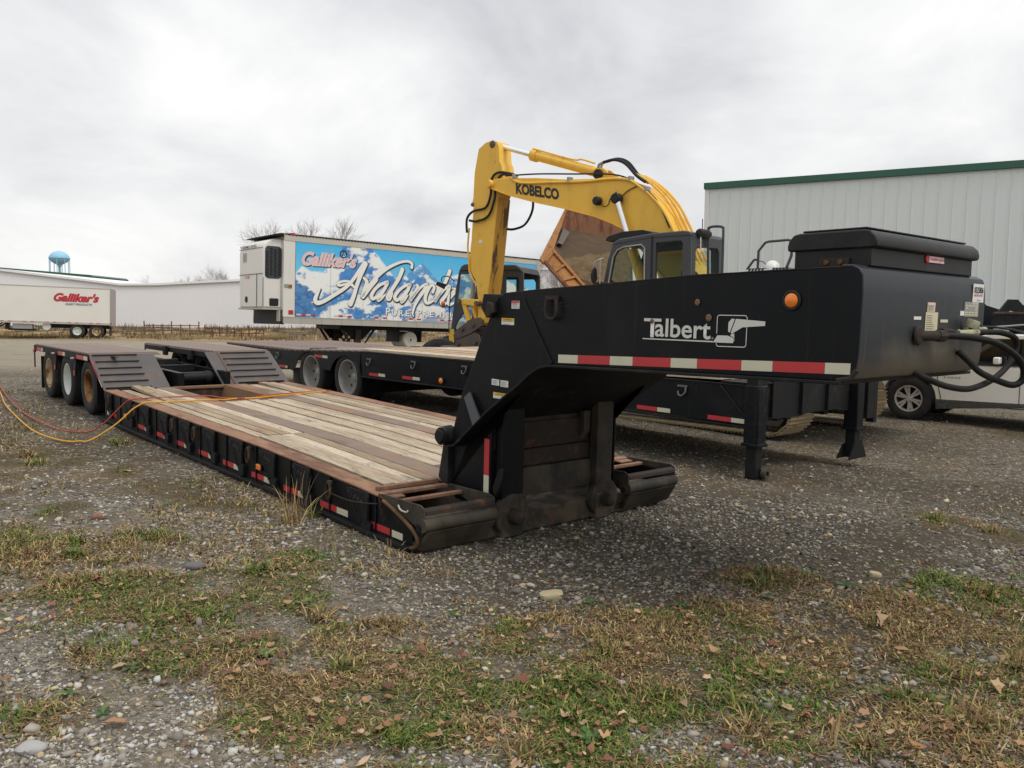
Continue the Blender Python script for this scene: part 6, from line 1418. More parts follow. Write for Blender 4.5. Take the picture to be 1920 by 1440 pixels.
mb = MB(); mb.box(.06, 1.86, -4.3, .9, .33, .42); mb.build('floor_pan', M['dark'], PK)
mb = MB(); mb.prism([(-.47, .415), (-2.86, .415), (-2.86, .34), (-.47, .36)], 'x', -.0, .1); mb.build('sill', M['grey_metal'], PK)
mb = MB(); mb.prism([(-.35, 1.06), (-1.05, 1.56), (-1.25, 1.60), (-2.3, 1.60), (-2.75, 1.50), (-2.95, 1.07), (-2.85, 1.07), (-2.66, 1.44), (-2.28, 1.53), (-1.28, 1.53), (-1.12, 1.50), (-.48, 1.06)], 'x', .06, .12); cf = mb.build('cab_frame', M['pickup_white'], PK, bevel=.01)
mb = MB(); mb.prism([(-.35, 1.06), (-1.05, 1.56), (-1.25, 1.60), (-2.3, 1.60), (-2.75, 1.50), (-2.95, 1.07), (-2.85, 1.07), (-2.66, 1.44), (-2.28, 1.53), (-1.28, 1.53), (-1.12, 1.50), (-.48, 1.06)], 'x', 1.80, 1.86); mb.build('cab_frame', M['pickup_white'], PK, bevel=.01)
mb = MB(); mb.prism([(-1.05, 1.56), (-1.25, 1.60), (-2.3, 1.60), (-2.75, 1.50), (-2.7, 1.46), (-2.28, 1.55), (-1.25, 1.55), (-1.1, 1.52)], 'x', .10, 1.82); mb.build('roof', M['pickup_white'], PK, bevel=.02)
mb = MB(); mb.box(.07, .11, -1.85, -1.78, 1.05, 1.56); mb.build('door_pillar', M['dark'], PK)
for X in (.09, 1.83):
    mb = MB(); mb.sheet([(X, -.48, 1.06), (X, -1.12, 1.50), (X, -1.28, 1.53), (X, -2.28, 1.53), (X, -2.66, 1.44), (X, -2.85, 1.07)]); mb.build('side_window', M['glass_dark'], PK, smooth=False)
mb = MB(); mb.box(.0, .05, -2.9, -.45, 1.045, 1.075); mb.build('window_seal', M['dark'], PK)
for y in (-1.3, -2.4):
    mb = MB(); mb.box(.3, 1.6, y - .5, y, .7, .85); mb.box(.3, 1.6, y - .55, y - .42, .8, 1.42); mb.build('seat', M['dark'], PK, bevel=.04)
mb = MB(); mb.box(-.17, .0, -1.50, -1.40, 1.10, 1.22); mm = mb.build('door_mirror', M['pickup_white'], PK, bevel=.02)
mb = MB(); mb.box(.06, .10, -1.40, -1.36, 1.05, 1.2)
text('D O D G E', 'door_badge', M['black_letter'], pb, (.0, -.595, .812), .27, .030, (0, -1, 0), (0, 0, 1), bold=.02, off=.004)
mb = MB(); mb.box(.2, 1.7, -4.2, -3.0, .75, .8); mb.build('load_bed', M['dark'], PK)
for y in (.0, -3.35):
    for x, s_ in ((.14, -1), (1.78, 1)):
        c = Vector((x, y, .40)); r, rin, w = .40, .235, .26
        b, pr = tyre_mesh(r, rin, w); b.lathe(pr, c, (1, 0, 0), 40); t = b.build('tyre', M['rubber'], PK)
        g = MB()
        for q in (-.25, -.08, .08, .25): g.lathe([(r + .001, w * q - .006), (r + .001, w * q + .006)], c, (1, 0, 0), 40)
        g.build('tread_groove', M['tread'], t)
        b = MB(); e = w * .44; b.lathe([(rin + .01, e * s_), (rin + .008, (e + .012) * s_), (rin - .012, (e + .008) * s_), (rin - .022, (e - .05) * s_), (rin - .022, -e * s_)], c, (1, 0, 0), 40); rm = b.build('rim', M['alloy'], t)
        b = MB(); b.lathe([(rin - .02, (e - .10) * s_), (0, (e - .10) * s_)], c, (1, 0, 0), 30); b.build('brake_shadow_disc', M['dark'], t)
        sp = MB()
        for q in range(6):
            for dq in (-.15, .15):
                a = 2 * math.pi * q / 6 + .35; u = Vector((0, math.cos(a + dq), math.sin(a + dq))); vv = Vector((0, -math.sin(a + dq), math.cos(a + dq))); xo = Vector((e * s_, 0, 0))
                P = [c + xo * .80 + u * .06 + vv * .018, c + xo * .80 + u * .06 - vv * .018, c + xo * .98 + u * (rin - .01) - vv * .021, c + xo * .98 + u * (rin - .01) + vv * .021]
                sp.add(P + [p - Vector((.03 * s_, 0, 0)) for p in P], [(0, 1, 2, 3), (7, 6, 5, 4), (0, 4, 5, 1), (1, 5, 6, 2), (2, 6, 7, 3), (3, 7, 4, 0)])
        sp.lathe([(.075, .75 * e * s_), (.075, .84 * e * s_), (.045, .92 * e * s_), (.0, .93 * e * s_)], c, (1, 0, 0), 20)
        sp.build('spokes', M['alloy'], t)
        ln = MB()
        for q in range(6):
            a = 2 * math.pi * q / 6; p = c + Vector((.84 * e * s_, .062 * math.cos(a), .062 * math.sin(a))); ln.cyl(p, p + Vector((.012 * s_, 0, 0)), .010, n=6)
        ln.build('wheel_nuts', M['dark'], t)
    MB().cyl((.2, y, .4), (1.7, y, .4), .05, n=10).build('axle', M['dark'], PK)

# black steel neck of another trailer beyond the pick-up
NK = thing('trailer_neck', 'black steel trailer neck with an arched opening beyond the white pickup', 'trailer', (10.6, 18.0, -.25), R(20))
for y in (0., .9):
    o = holed([(-.45, 1.70), (-.40, 2.04), (-.28, 2.05), (.0, 2.33), (.28, 2.33), (.42, 2.22), (1.2, 2.05), (2.5, 1.95), (2.5, 1.70)], [[(-.08, 2.03), (.08, 2.09), (.20, 2.07), (.22, 2.04)], [(-.15, 1.90), (-.04, 1.90), (-.10, 1.82)]], 'y', y, y + .04)
    o.build('neck_plate', M['black'], NK, bevel=.004)
mb = MB(); mb.box(-.45, 2.5, .04, .9, 1.70, 1.74); mb.build('neck_pan', M['black_worn'], NK)
mb = MB(); mb.tube([(-.5, -.06, 2.02), (.2, -.08, 2.03), (.9, -.08, 1.97), (1.6, -.06, 1.85)], .035, 7, smooth=4); mb.build('neck_hose', M['edge_rust'], NK)
mb = MB(); mb.tube([(-.4, -.05, 1.74), (.6, -.05, 1.80), (1.6, -.05, 1.84)], .02, 6); mb.build('neck_pipe', M['grey_metal'], NK)
for x in (-.3, 1.2, 2.3): MB().box(x, x + .14, .2, .7, 0, 1.72).build('neck_post', M['black'], NK)
mb = MB(); mb.lathe([(0, .03), (.04, .025), (.05, 0)], (.42, -.06, 1.56), (0, -1, 0), 14); mb.build('marker_lamp', M['redlens'], NK)
MB().box(.3, .55, -.04, .2, 1.48, 1.70).build('lamp_bracket', M['black'], NK)

# ================================================================== cords across the deck
for nm, pts, m_, lab in (('extension_cord', RED, 'cord_red', 'thin red cord looping from the gravel up over the near trailer deck'), ('extension_cord', YEL, 'cord_yellow', 'thin yellow cord sagging to the gravel beside the trailer and crossing its deck')):
    mb = MB(); mb.tube([Vector(p) + Vector((0, 0, .006)) for p in pts], .0085, 7, smooth=5)
    tag(mb.build(nm, M[m_], None), lab, 'cord')

# ================================================================== things lying before the warehouse
def rack(x0, x1, y, h, n, mat, label, name='pipe_rack'):
    z = float(gh(x0, y)); t = thing(name, label, 'rack', (x0, y, z)); L = x1 - x0
    for q in (1., .55): mb = MB(); mb.box(0, L, -.03, .03, h * q - .05, h * q + .03); mb.build('rail', M[mat], t)
    for i in range(n + 1): MB().box(L * i / n - .04, L * i / n + .04, -.04, .04, 0, h + (.1 if i % 3 else .35)).build('post', M[mat], t)
rack(-31.6, -26.9, 72, 1.0, 6, 'rack', 'dark rusty pipe rack in dry grass before the warehouse, longer left one')
rack(-26.2, -21.2, 71.5, .75, 8, 'rust', 'low reddish rack of rails before the warehouse, right of the dark one')
rack(-20.6, -18.9, 70.5, .42, 2, 'dull_yellow', 'small yellow frame standing in the dry grass strip')
def crate(x, y, w, h, mat, label, cat, n=4):
    z = float(gh(x, y)); t = thing('pallet_stack', label, cat, (x, y, z))
    for i in range(n):
        MB().box(rng.normal(0, .08), w + rng.normal(0, .08), -.5, .5, h * i / n, h * (i + .7) / n).build('layer', M[mat], t)
crate(-19.6, 73, 1.6, .6, 'wood_grey', 'grey pallet stack beside the yellow frame', 'pallets')
crate(-17.0, 73.2, 2.6, .7, 'wood_grey', 'long low stack of grey boards left of the blue tarp heap', 'boards')
crate(-14.6, 75, 2.4, .95, 'alum', 'pale sheet stack behind the tarp heap under the mural trailer', 'sheets', 3)
hv = []; hf = []
for i in range(24):
    for j in range(10):
        u, w_ = i / 23, j / 9; h = math.sin(math.pi * u) ** .5 * math.sin(math.pi * w_) ** .6 * (.75 + .5 * mnoise.noise(Vector((u * 5, w_ * 3, 2))))
        hv.append((-14.3 + 4.4 * u, 71.5 + 1.6 * w_, float(gh(-13, 72)) - .03 + .8 * h))
for i in range(23):
    for j in range(9): hf.append((i * 10 + j, (i + 1) * 10 + j, (i + 1) * 10 + j + 1, i * 10 + j + 1))
tag(MB().add(hv, hf).build('tarp_heap', M['tarp'], None), 'crumpled blue-grey tarp heap under the mural trailer', 'tarp')

# ================================================================== bare trees
def bare_tree(h, seed, spread=.5, levels=5, r0=.16, kids=(2, 4)):
    rs = random.Random(seed); tr = MB(); cr = MB()
    def grow(p, d, l, r, lv):
        q = p + d * l; m = tr if lv <= 1 else cr
        mid = p + d * (l * .5) + Vector((rs.uniform(-1, 1), rs.uniform(-1, 1), rs.uniform(-.3, .5))) * l * .07
        m.tube([p, mid, q], lambda t: r * .8 * (1 - .38 * t), 4 if lv < 2 else 3)
        if lv >= levels: return
        n = rs.randint(*kids) + (1 if lv >= 2 else 0)
        for i in range(n):
            a = rs.uniform(0, 2 * math.pi); tilt_ = rs.uniform(.25, .95) * spread * 1.6
            u = d.orthogonal().normalized(); w_ = d.cross(u)
            nd = (d * math.cos(tilt_) + (u * math.cos(a) + w_ * math.sin(a)) * math.sin(tilt_) + Vector((0, 0, .18))).normalized()
            st = p.lerp(q, rs.uniform(.45, 1.)) if i else q
            grow(st, nd, l * rs.uniform(.60, .82), r * rs.uniform(.45, .65), lv + 1)
    grow(Vector((0, 0, 0)), Vector((0, 0, 1)), h * .30, r0, 0)
    return tr, cr
protos = []
for s in range(3):
    tr, cr = bare_tree(10, 40 + s, .50, 6 if s == 1 else 5, .15, (2, 4) if s < 2 else (3, 4))
    r_ = bpy.data.objects.new('bare_tree', None); protos.append((tr.mesh('trunk'), cr.mesh('crown')))
    for me in protos[-1]: me.materials.append(M['bark'])
    top_ = max(v.co.z for me in protos[-1] for v in me.vertices)
    for me in protos[-1]: me.transform(Matrix.Scale(10 / top_, 4))
    bpy.data.objects.remove(r_)
def tree(x, y, h, s, label, group=None):
    t = thing('bare_tree', label, 'tree', (x, y, float(gh(min(max(x, -100), 100), y)) - .1), rng.uniform(0, 6.28), 0, group)
    t.scale = (h / 10,) * 3
    for nm, me in zip(('trunk', 'crown'), protos[s]):
        o = bpy.data.objects.new(nm, me); COL.objects.link(o); o.parent = t
tree(-41.6, 150, 18.9, 2, 'bare tree over the nose of the mural trailer, leftmost of three'); tree(-35.0, 150, 19.2, 2, 'bare tree over the mural trailer roof, middle of three'); tree(-29.6, 150, 19.5, 2, 'bare tree over the mural trailer roof, rightmost of three')
for i, x in enumerate([-66, -62, -58.5, -54, -50.5, -47.5, -44.5, -41.5, -38.5]):
    tree(x, 128 + rng.uniform(-8, 8), [7.6, 7.2, 6.9, 7.6, 8.6, 7.4, 7.8, 9.2, 8.0][i] , i % 3, 'small bare tree over the white warehouse roof, %s counting rightwards from the water tower' % ('first second third fourth fifth sixth seventh eighth ninth'.split()[i]), 'bare trees behind the warehouse roof')
for i, (x, nm) in enumerate(zip((.3, 1.7, 3.0, 4.2), ('leftmost', 'second from left', 'third from left', 'rightmost'))):
    tree(x, 56 + rng.uniform(-2, 4), rng.uniform(6.2, 7.0), 1, nm + ' of four bare bushy trees between the mural trailer and the dump body')
tree(-1.5, 125, 11.5, 0, 'faint bare tree over the rear end of the mural trailer, left one of a pair'); tree(1.8, 128, 11.8, 1, 'faint bare tree over the rear end of the mural trailer, right one of a pair')

# ================================================================== ground
xs = np.unique(np.concatenate([-np.geomspace(9, 900, 46)[::-1], np.linspace(-9, 9, 241), np.geomspace(9, 900, 46)]))
ys = np.unique(np.concatenate([[-60, -30, -15, -8, -4, -1, .5], np.linspace(1.5, 14, 201), np.geomspace(14, 110, 110), np.geomspace(110, 1500, 30)]))
GXm, GYm = np.meshgrid(xs, ys)
GZ = gh(np.clip(GXm, -200, 200), GYm)
near = 1 - sstep(10, 30, np.hypot(GXm, GYm))
gm = gmask(GXm, GYm) * (1 - sstep(16, 22, np.hypot(GXm, GYm)))
u_ = (GXm - NO[0]) * NR[0] + (GYm - NO[1]) * NR[1]; v_ = (GXm - NO[0]) * NA[0] + (GYm - NO[1]) * NA[1]
under = sstep(-.6, .1, v_) * (1 - sstep(2.4, 3.1, v_)) * sstep(-.9, -.2, u_) * (1 - sstep(11.5, 13, u_))
GZ = GZ + near * (1 - under * .9) * ((fbm(GXm * .9, GYm * .9, 3) - .5) * .05 + (fbm(GXm * 5, GYm * 5, 3) - .5) * .014 + gm * .018) - near * .012
nx_, ny_ = len(xs), len(ys)
me = bpy.data.meshes.new('ground')
me.from_pydata(np.stack([GXm, GYm, GZ], -1).reshape(-1, 3).tolist(), [], [(j * nx_ + i, j * nx_ + i + 1, (j + 1) * nx_ + i + 1, (j + 1) * nx_ + i) for j in range(ny_ - 1) for i in range(nx_ - 1)])
me.shade_smooth()
rad = np.hypot(GXm, GYm)
dirt = np.clip(sstep(.50, .66, fbm(GXm * .45 + 2, GYm * .45 + 11, 4)) * .8 + np.exp(-(((GXm - 1.6) / 2.2) ** 2 + ((GYm - 5.9) / 1.0) ** 2)) * .9 + np.exp(-(((GXm + 2.2) / 1.0) ** 2 + ((GYm - 3.1) / .5) ** 2)) * .8, 0, 1)
far = sstep(19, 26, rad) * (1 - sstep(58, 66, GYm))
straw = sstep(60, 66, GYm) * (1 - sstep(140, 200, GYm))
veg = np.clip(.35 + .8 * sstep(1.5, -2.0, v_) + .3 * sstep(3, 6, v_), 0, 1) * (1 - under)
clean = sstep(.3, -1.2, v_) * sstep(.30, .55, fbm(GXm * .5 + 70, GYm * .5 + 20, 4)) * (1 - far)
damp_shade = np.clip((np.exp(-(((GXm - 2.2) / 2.6) ** 2 + ((GYm - 6.3) / 1.1) ** 2)) + .8 * np.exp(-(((GXm - 4.5) / 2.0) ** 2 + ((GYm - 8.2) / .9) ** 2))) * (.3 + 1.2 * fbm(GXm * 1.3, GYm * 2.2, 5)), 0, 1)  # damp ground and the gooseneck's shade, both put into the ground colour
for nm, arr in (('clean', clean), ('damp_shade', damp_shade), ('veg', veg), ('grass', gm), ('dirt', dirt), ('far', far), ('straw', straw)):
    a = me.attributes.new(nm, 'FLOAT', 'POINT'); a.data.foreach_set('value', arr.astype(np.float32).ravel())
k = NT('gravel_ground')
def attr(nm):
    n = k.n('ShaderNodeAttribute'); n.attribute_name = nm; return n.outputs['Fac']
P = k.tc.outputs['Object']
wob = k.n('ShaderNodeVectorMath'); wob.operation = 'MULTIPLY_ADD'
k.l(k.noise(30, 3, out='Color'), wob.inputs[0]); wob.inputs[1].default_value = (.02, .02, .02); k.l(P, wob.inputs[2])
v1 = k.n('ShaderNodeTexVoronoi'); k.l(wob.outputs[0], v1.inputs['Vector']); v1.inputs['Scale'].default_value = 42
v2 = k.n('ShaderNodeTexVoronoi'); k.l(wob.outputs[0], v2.inputs['Vector']); v2.inputs['Scale'].default_value = 95
def cellval(v):
    s = k.n('ShaderNodeSeparateColor'); k.l(v.outputs['Color'], s.inputs[0]); return s.outputs
c1 = cellval(v1); c2 = cellval(v2)
big = k.noise(.55, 5, .6, .5)
st1 = k.mix(c1[0], rgb(.100, .090, .078), rgb(.37, .350, .315)); st1 = k.mix(k.step(c1[1], .86, .95), st1, rgb(.28, .24, .17))
st2 = k.mix(c2[0], rgb(.065, .057, .047), rgb(.255, .235, .203))
sel = k.step(k.math('ADD', c1[2], k.math('MULTIPLY', k.math('SUBTRACT', big, .5), 1.2)), .38, .46)
gcol = k.mix(sel, st2, st1)
edge = k.step(v1.outputs['Distance'], .95, .55)
soil = k.mix(k.noise(7, 6, .65), rgb(.058, .049, .039), rgb(.145, .124, .098))
soil = k.mix(k.step(k.noise(120, 4, .7), .5, .75), soil, rgb(.17, .16, .14)); soil = k.mix(k.math('MULTIPLY', k.step(c2[1], .45, .6), .75), soil, st2)
gcol = k.mix(k.step(k.math('ADD', attr('dirt'), k.math('MULTIPLY', k.math('SUBTRACT', k.noise(6, 6, .7), .5), 1.1)), .35, .65), gcol, soil)
cl_ = k.step(k.noise(1.3, 9, .74, .5), .34, .66); gcol = k.mix(cl_, k.mix(.5, gcol, rgb(.066, .057, .046)), gcol)
cl2 = k.step(k.noise(9, 7, .75, .3, (1, 1, 1), (4, 7, 0)), .40, .60); gcol = k.mix(k.math('MULTIPLY', k.math('SUBTRACT', 1., cl2), .55), gcol, rgb(.050, .043, .034))
vg = k.math('MULTIPLY', k.step(k.noise(.9, 9, .75, .6, (1, 1, 1), (12, 3, 0)), .48, .60), attr('veg'))
gcol = k.mix(k.math('MULTIPLY', vg, .82), gcol, k.mix(k.noise(16, 7, .75), rgb(.075, .056, .032), rgb(.25, .185, .105)))
gcol = k.mix(k.step(c1[1], .93, .95), gcol, k.mix(c2[0], rgb(.30, .285, .26), rgb(.46, .445, .41)))
grs = k.mix(k.noise(9, 6, .7), rgb(.048, .036, .020), rgb(.135, .096, .052)); grs = k.mix(k.step(k.noise(22, 6, .7), .5, .65), grs, rgb(.075, .085, .028))
gcol = k.mix(k.math('MULTIPLY', attr('clean'), .40), gcol, k.mix(c1[2], rgb(.20, .195, .185), rgb(.40, .39, .37)))
gcol = k.mix(k.math('MULTIPLY', attr('damp_shade'), .62), gcol, rgb(.045, .039, .031))
gcol = k.mix(k.math('MULTIPLY', attr('grass'), .85), gcol, grs)
yard = k.mix(k.noise(.16, 8, .66, .6, (1, 2.2, 1)), rgb(.22, .20, .168), rgb(.38, .35, .295)); yard = k.mix(k.step(k.noise(.5, 8, .7, .8, (1, 3, 1), (4, 4, 1)), .52, .66), yard, rgb(.175, .162, .14))
yard = k.mix(k.math('MULTIPLY', k.noise(14, 4, .7), .35), yard, rgb(.13, .125, .115))
gcol = k.mix(attr('far'), gcol, yard)
drygr = k.mix(k.noise(1.1, 8, .72, .4, (1, 1, 1)), rgb(.19, .14, .085), rgb(.38, .29, .165)); drygr = k.mix(k.step(k.noise(.35, 6, .7), .5, .62), drygr, rgb(.15, .115, .08))
gcol = k.mix(attr('straw'), gcol, drygr)
hgt = k.math('ADD', k.math('MULTIPLY', k.math('SUBTRACT', 1., v1.outputs['Distance']), .7), k.math('MULTIPLY', k.math('SUBTRACT', 1., v2.outputs['Distance']), .5))
hgt = k.math('ADD', hgt, k.math('MULTIPLY', cl2, .8)); k.bump(hgt, 1.0, .016)
warm = k.mix(1., gcol, rgb(1.22, 1.15, 1.03), 'MULTIPLY')
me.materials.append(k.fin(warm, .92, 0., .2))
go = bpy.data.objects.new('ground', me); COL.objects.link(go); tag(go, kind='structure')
def gz_at(x, y):
    """height of the built ground sheet, bilinear on its grid."""
    x = np.asarray(x); y = np.asarray(y)
    i = np.clip(np.searchsorted(xs, x) - 1, 0, nx_ - 2); j = np.clip(np.searchsorted(ys, y) - 1, 0, ny_ - 2)
    fx = (x - xs[i]) / (xs[i + 1] - xs[i]); fy = (y - ys[j]) / (ys[j + 1] - ys[j])
    return (GZ[j, i] * (1 - fx) + GZ[j, i + 1] * fx) * (1 - fy) + (GZ[j + 1, i] * (1 - fx) + GZ[j + 1, i + 1] * fx) * fy

def raw_mesh(name, V, Fc, mat, col=None, smooth=False, parent=None):
    """fast mesh from arrays; Fc is (n,3) or (n,4)."""
    me = bpy.data.meshes.new(name); n, kk = Fc.shape
    me.vertices.add(len(V)); me.vertices.foreach_set('co', V.astype(np.float32).ravel())
    me.loops.add(n * kk); me.loops.foreach_set('vertex_index', Fc.astype(np.int32).ravel())
    me.polygons.add(n); me.polygons.foreach_set('loop_start', np.arange(0, n * kk, kk, dtype=np.int32))
    if smooth: me.polygons.foreach_set('use_smooth', np.ones(n, bool))
    me.update(calc_edges=True)
    if col is not None:
        a = me.color_attributes.new('tint', 'FLOAT_COLOR', 'POINT'); a.data.foreach_set('color', np.concatenate([col, np.ones((len(col), 1))], 1).astype(np.float32).ravel())
    me.materials.append(mat); o = bpy.data.objects.new(name, me); COL.objects.link(o)
    if parent: o.parent = parent
    return o
def tint_mat(name, rough=.85, grain=60, amt=.3, spec=.25, trans=0.):
    k = NT(name); a = k.n('ShaderNodeVertexColor'); a.layer_name = 'tint'
    c = k.mix(k.math('MULTIPLY', k.noise(grain, 4, .7), amt * 2), a.outputs[0], rgb(.02, .018, .015), 'MIX') if amt else a.outputs[0]
    return k.fin(c, rough, 0., spec)
# ---- loose stones
bm = bmesh.new(); bmesh.ops.create_icosphere(bm, subdivisions=1, radius=1.); IV = np.array([v.co for v in bm.verts]); IF = np.array([[v.index for v in f.verts] for f in bm.faces]); bm.free()
def blocked(x, y):
    u = (x - NO[0]) * NR[0] + (y - NO[1]) * NR[1]; v = (x - NO[0]) * NA[0] + (y - NO[1]) * NA[1]
    return (v > .0) & (v < W) & (u > -.05) & (u < 11.2)
NS = 110000
y = 2.6 + (1 / (rng.random(NS) * (1 / 1.2 ** .7 - 1 / 19. ** .7) + 1 / 19. ** .7)) ** (1 / .7) - 1.2
y = np.where(rng.random(NS) < .35, rng.uniform(2.6, 7.5, NS), y)
x = rng.uniform(-1, 1, NS) * (y * .66 + .35)
gmk = gmask(x, y)
bare = fbm(x * 1.4 + 9, y * 1.4 + 2, 4)
keep = (rng.random(NS) > gmk * .93) & (rng.random(NS) < .25 + 1.3 * sstep(.36, .60, bare)) & ~blocked(x, y)
x, y, bare = x[keep], y[keep], bare[keep]; n = len(x)
size = np.exp(rng.normal(math.log(.0050), .50, n)) * (1 + .11 * np.clip(y - 3, 0, 12)); size = np.clip(size, .0025, .026)
lowl = np.exp(-(((x + 1.7) / 1.2) ** 2 + ((y - 3.1) / .45) ** 2)) + np.exp(-(((x + .05) / .45) ** 2 + ((y - 3.0) / .22) ** 2))
size *= 1 + .12 * lowl
z = gz_at(x, y)
sc = np.stack([size * rng.uniform(.8, 1.5, n), size * rng.uniform(.7, 1.2, n), size * rng.uniform(.35, .75, n)], -1)
ang = rng.uniform(0, 6.28, n); ca_, sa_ = np.cos(ang), np.sin(ang)
jit = 1 + rng.normal(0, .25, (n, len(IV), 1))
Vv = IV[None] * jit * sc[:, None, :]
tl = rng.normal(0, .35, n); ct, st_ = np.cos(tl), np.sin(tl)
Y2 = Vv[..., 1] * ct[:, None] - Vv[..., 2] * st_[:, None]; Z2 = Vv[..., 1] * st_[:, None] + Vv[..., 2] * ct[:, None]
X3 = Vv[..., 0] * ca_[:, None] - Y2 * sa_[:, None] + x[:, None]; Y3 = Vv[..., 0] * sa_[:, None] + Y2 * ca_[:, None] + y[:, None]; Z3 = Z2 + (z + sc[:, 2] * .35)[:, None]
VV = np.stack([X3, Y3, Z3], -1).reshape(-1, 3); FF = (IF[None] + (np.arange(n) * len(IV))[:, None, None]).reshape(-1, 3)
tone = rng.random(n); base = np.where(tone[:, None] < .5, np.array([.135, .126, .113]), np.where(tone[:, None] < .82, np.array([.225, .215, .198]), np.where(tone[:, None] < .93, np.array([.40, .385, .355]), np.array([.32, .255, .165]))))
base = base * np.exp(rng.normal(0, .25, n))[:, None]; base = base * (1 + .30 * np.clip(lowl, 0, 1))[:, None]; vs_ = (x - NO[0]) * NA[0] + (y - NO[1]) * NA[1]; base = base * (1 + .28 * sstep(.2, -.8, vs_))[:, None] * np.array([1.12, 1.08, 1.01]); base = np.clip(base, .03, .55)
col = np.repeat(base, len(IV), 0)
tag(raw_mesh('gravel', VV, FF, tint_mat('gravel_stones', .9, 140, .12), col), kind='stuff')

# ---- grass: green, yellowing and dead blades in tufts
GREEN = np.array([[.080, .130, .022], [.105, .150, .030], [.165, .175, .042], [.060, .105, .024]])
DRY = np.array([[.30, .215, .100], [.24, .155, .070], [.36, .27, .135], [.165, .098, .050], [.255, .215, .075], [.115, .072, .040]])
def blades(cx, cy, per, ln, spread, greenness, flat=.5, wid=.0028):
    """tufts at (cx, cy): arrays of blade ribbons, each two quads and a tip."""
    n = len(cx) * per; bx = np.repeat(cx, per) + rng.normal(0, 1, n) * np.repeat(spread, per); by = np.repeat(cy, per) + rng.normal(0, 1, n) * np.repeat(spread, per)
    L = np.repeat(ln, per) * rng.uniform(.45, 1.25, n); a = rng.uniform(0, 6.28, n); lean = np.abs(rng.normal(flat, .32, n)).clip(.05, 1.35)
    dx, dy = np.cos(a), np.sin(a); w = wid * rng.uniform(.6, 1.5, n) * (1 + .05 * np.clip(by - 3, 0, 9))
    px, py = -dy * w, dx * w; bz = gz_at(bx, by) - .004
    V_ = []
    for t, ws in ((0, 1.), (.45, .9), (.8, .6), (1., .05)):
        bend = lean * (.55 + .65 * t); h = L * t * np.cos(bend); o = L * t * np.sin(bend)
        X = bx + dx * o; Y = by + dy * o; Z = bz + h.clip(.004)
        V_.append(np.stack([X - px * ws, Y - py * ws, Z], -1)); V_.append(np.stack([X + px * ws, Y + py * ws, Z], -1))
    V_ = np.stack(V_, 1).reshape(-1, 3); b = (np.arange(n) * 8)[:, None]
    F_ = np.concatenate([b + np.array([[0, 1, 3, 2]]), b + np.array([[2, 3, 5, 4]]), b + np.array([[4, 5, 7, 6]])])
    g = np.repeat(greenness, per) + rng.normal(0, .22, n)
    c = 1.15 * np.where(g[:, None] > .5, GREEN[rng.integers(0, 4, n)], DRY[rng.integers(0, 6, n)]) * np.exp(rng.normal(0, .25, n))[:, None]
    return V_, F_, np.repeat(c, 8, 0)
NT_ = 30000
y = np.concatenate([rng.uniform(2.5, 5.8, NT_), rng.uniform(5.5, 15, NT_ // 2)]); x = rng.uniform(-1, 1, len(y)) * (y * .66 + .4)
m = gmask(x, y); keep = (rng.random(len(x)) < m ** 1.2 * np.where(y < 5.8, .62, .5) + .012) & ~blocked(x, y); x, y, m = x[keep], y[keep], m[keep]
gn = np.clip(.20 + 1.05 * sstep(.42, .62, fbm(x * 1.9 + 40, y * 1.9 + 12, 4)) - .25 * (y > 6), 0, 1)
lng = .016 + .030 * sstep(.45, .72, fbm(x * 2.6 + 80, y * 2.6 + 3, 3)) + .012 * rng.random(len(x))
A = [blades(x, y, 10, lng, .024 + 0 * x, gn, .98)]
y2 = 5 + 13 * rng.random(15000) ** 1.3; x2 = rng.uniform(-1, 1, 15000) * (y2 * .66 + .4); vv_ = (x2 - NO[0]) * NA[0] + (y2 - NO[1]) * NA[1]
kp = (rng.random(15000) < (.10 + .75 * (vv_ < 0)) * sstep(.47, .62, fbm(x2 * .9 + 22, y2 * .9 + 5, 5))) & ~blocked(x2, y2) & ((vv_ < 0) | (vv_ > 3.5)); x2, y2 = x2[kp], y2[kp]
A.append(blades(x2, y2, 9, rng.uniform(.02, .075, len(x2)), .05 + 0 * x2, rng.uniform(-.4, .45, len(x2)), .95, .0028))
# a few longer tussocks
tx = np.array([1.0, .25, .45, -2.9, -2.75, .62, 1.5, 1.62, .05, 2.05, 2.4, 1.9, -3.0, -2.5, -4.6, -4.9, -4.4, -1.55, -.75, -1.5, -1.0, .95, .3, 1.35, 2.7, 2.85, 3.9, 3.6]); ty = np.array([3.35, 3.3, 3.9, 5.5, 5.2, 3.45, 4.95, 5.15, 3.0, 3.75, 3.85, 3.3, 4.5, 4.7, 8.0, 8.4, 9.3, 5.0, 3.7, 6.4, 4.3, 3.2, 3.6, 3.1, 4.1, 4.9, 6.7, 7.0])
A.append(blades(tx, ty, 110, np.full(len(tx), .095), .035 + .02 * rng.random(len(tx)), rng.uniform(.1, .75, len(tx)), .85, .0030))
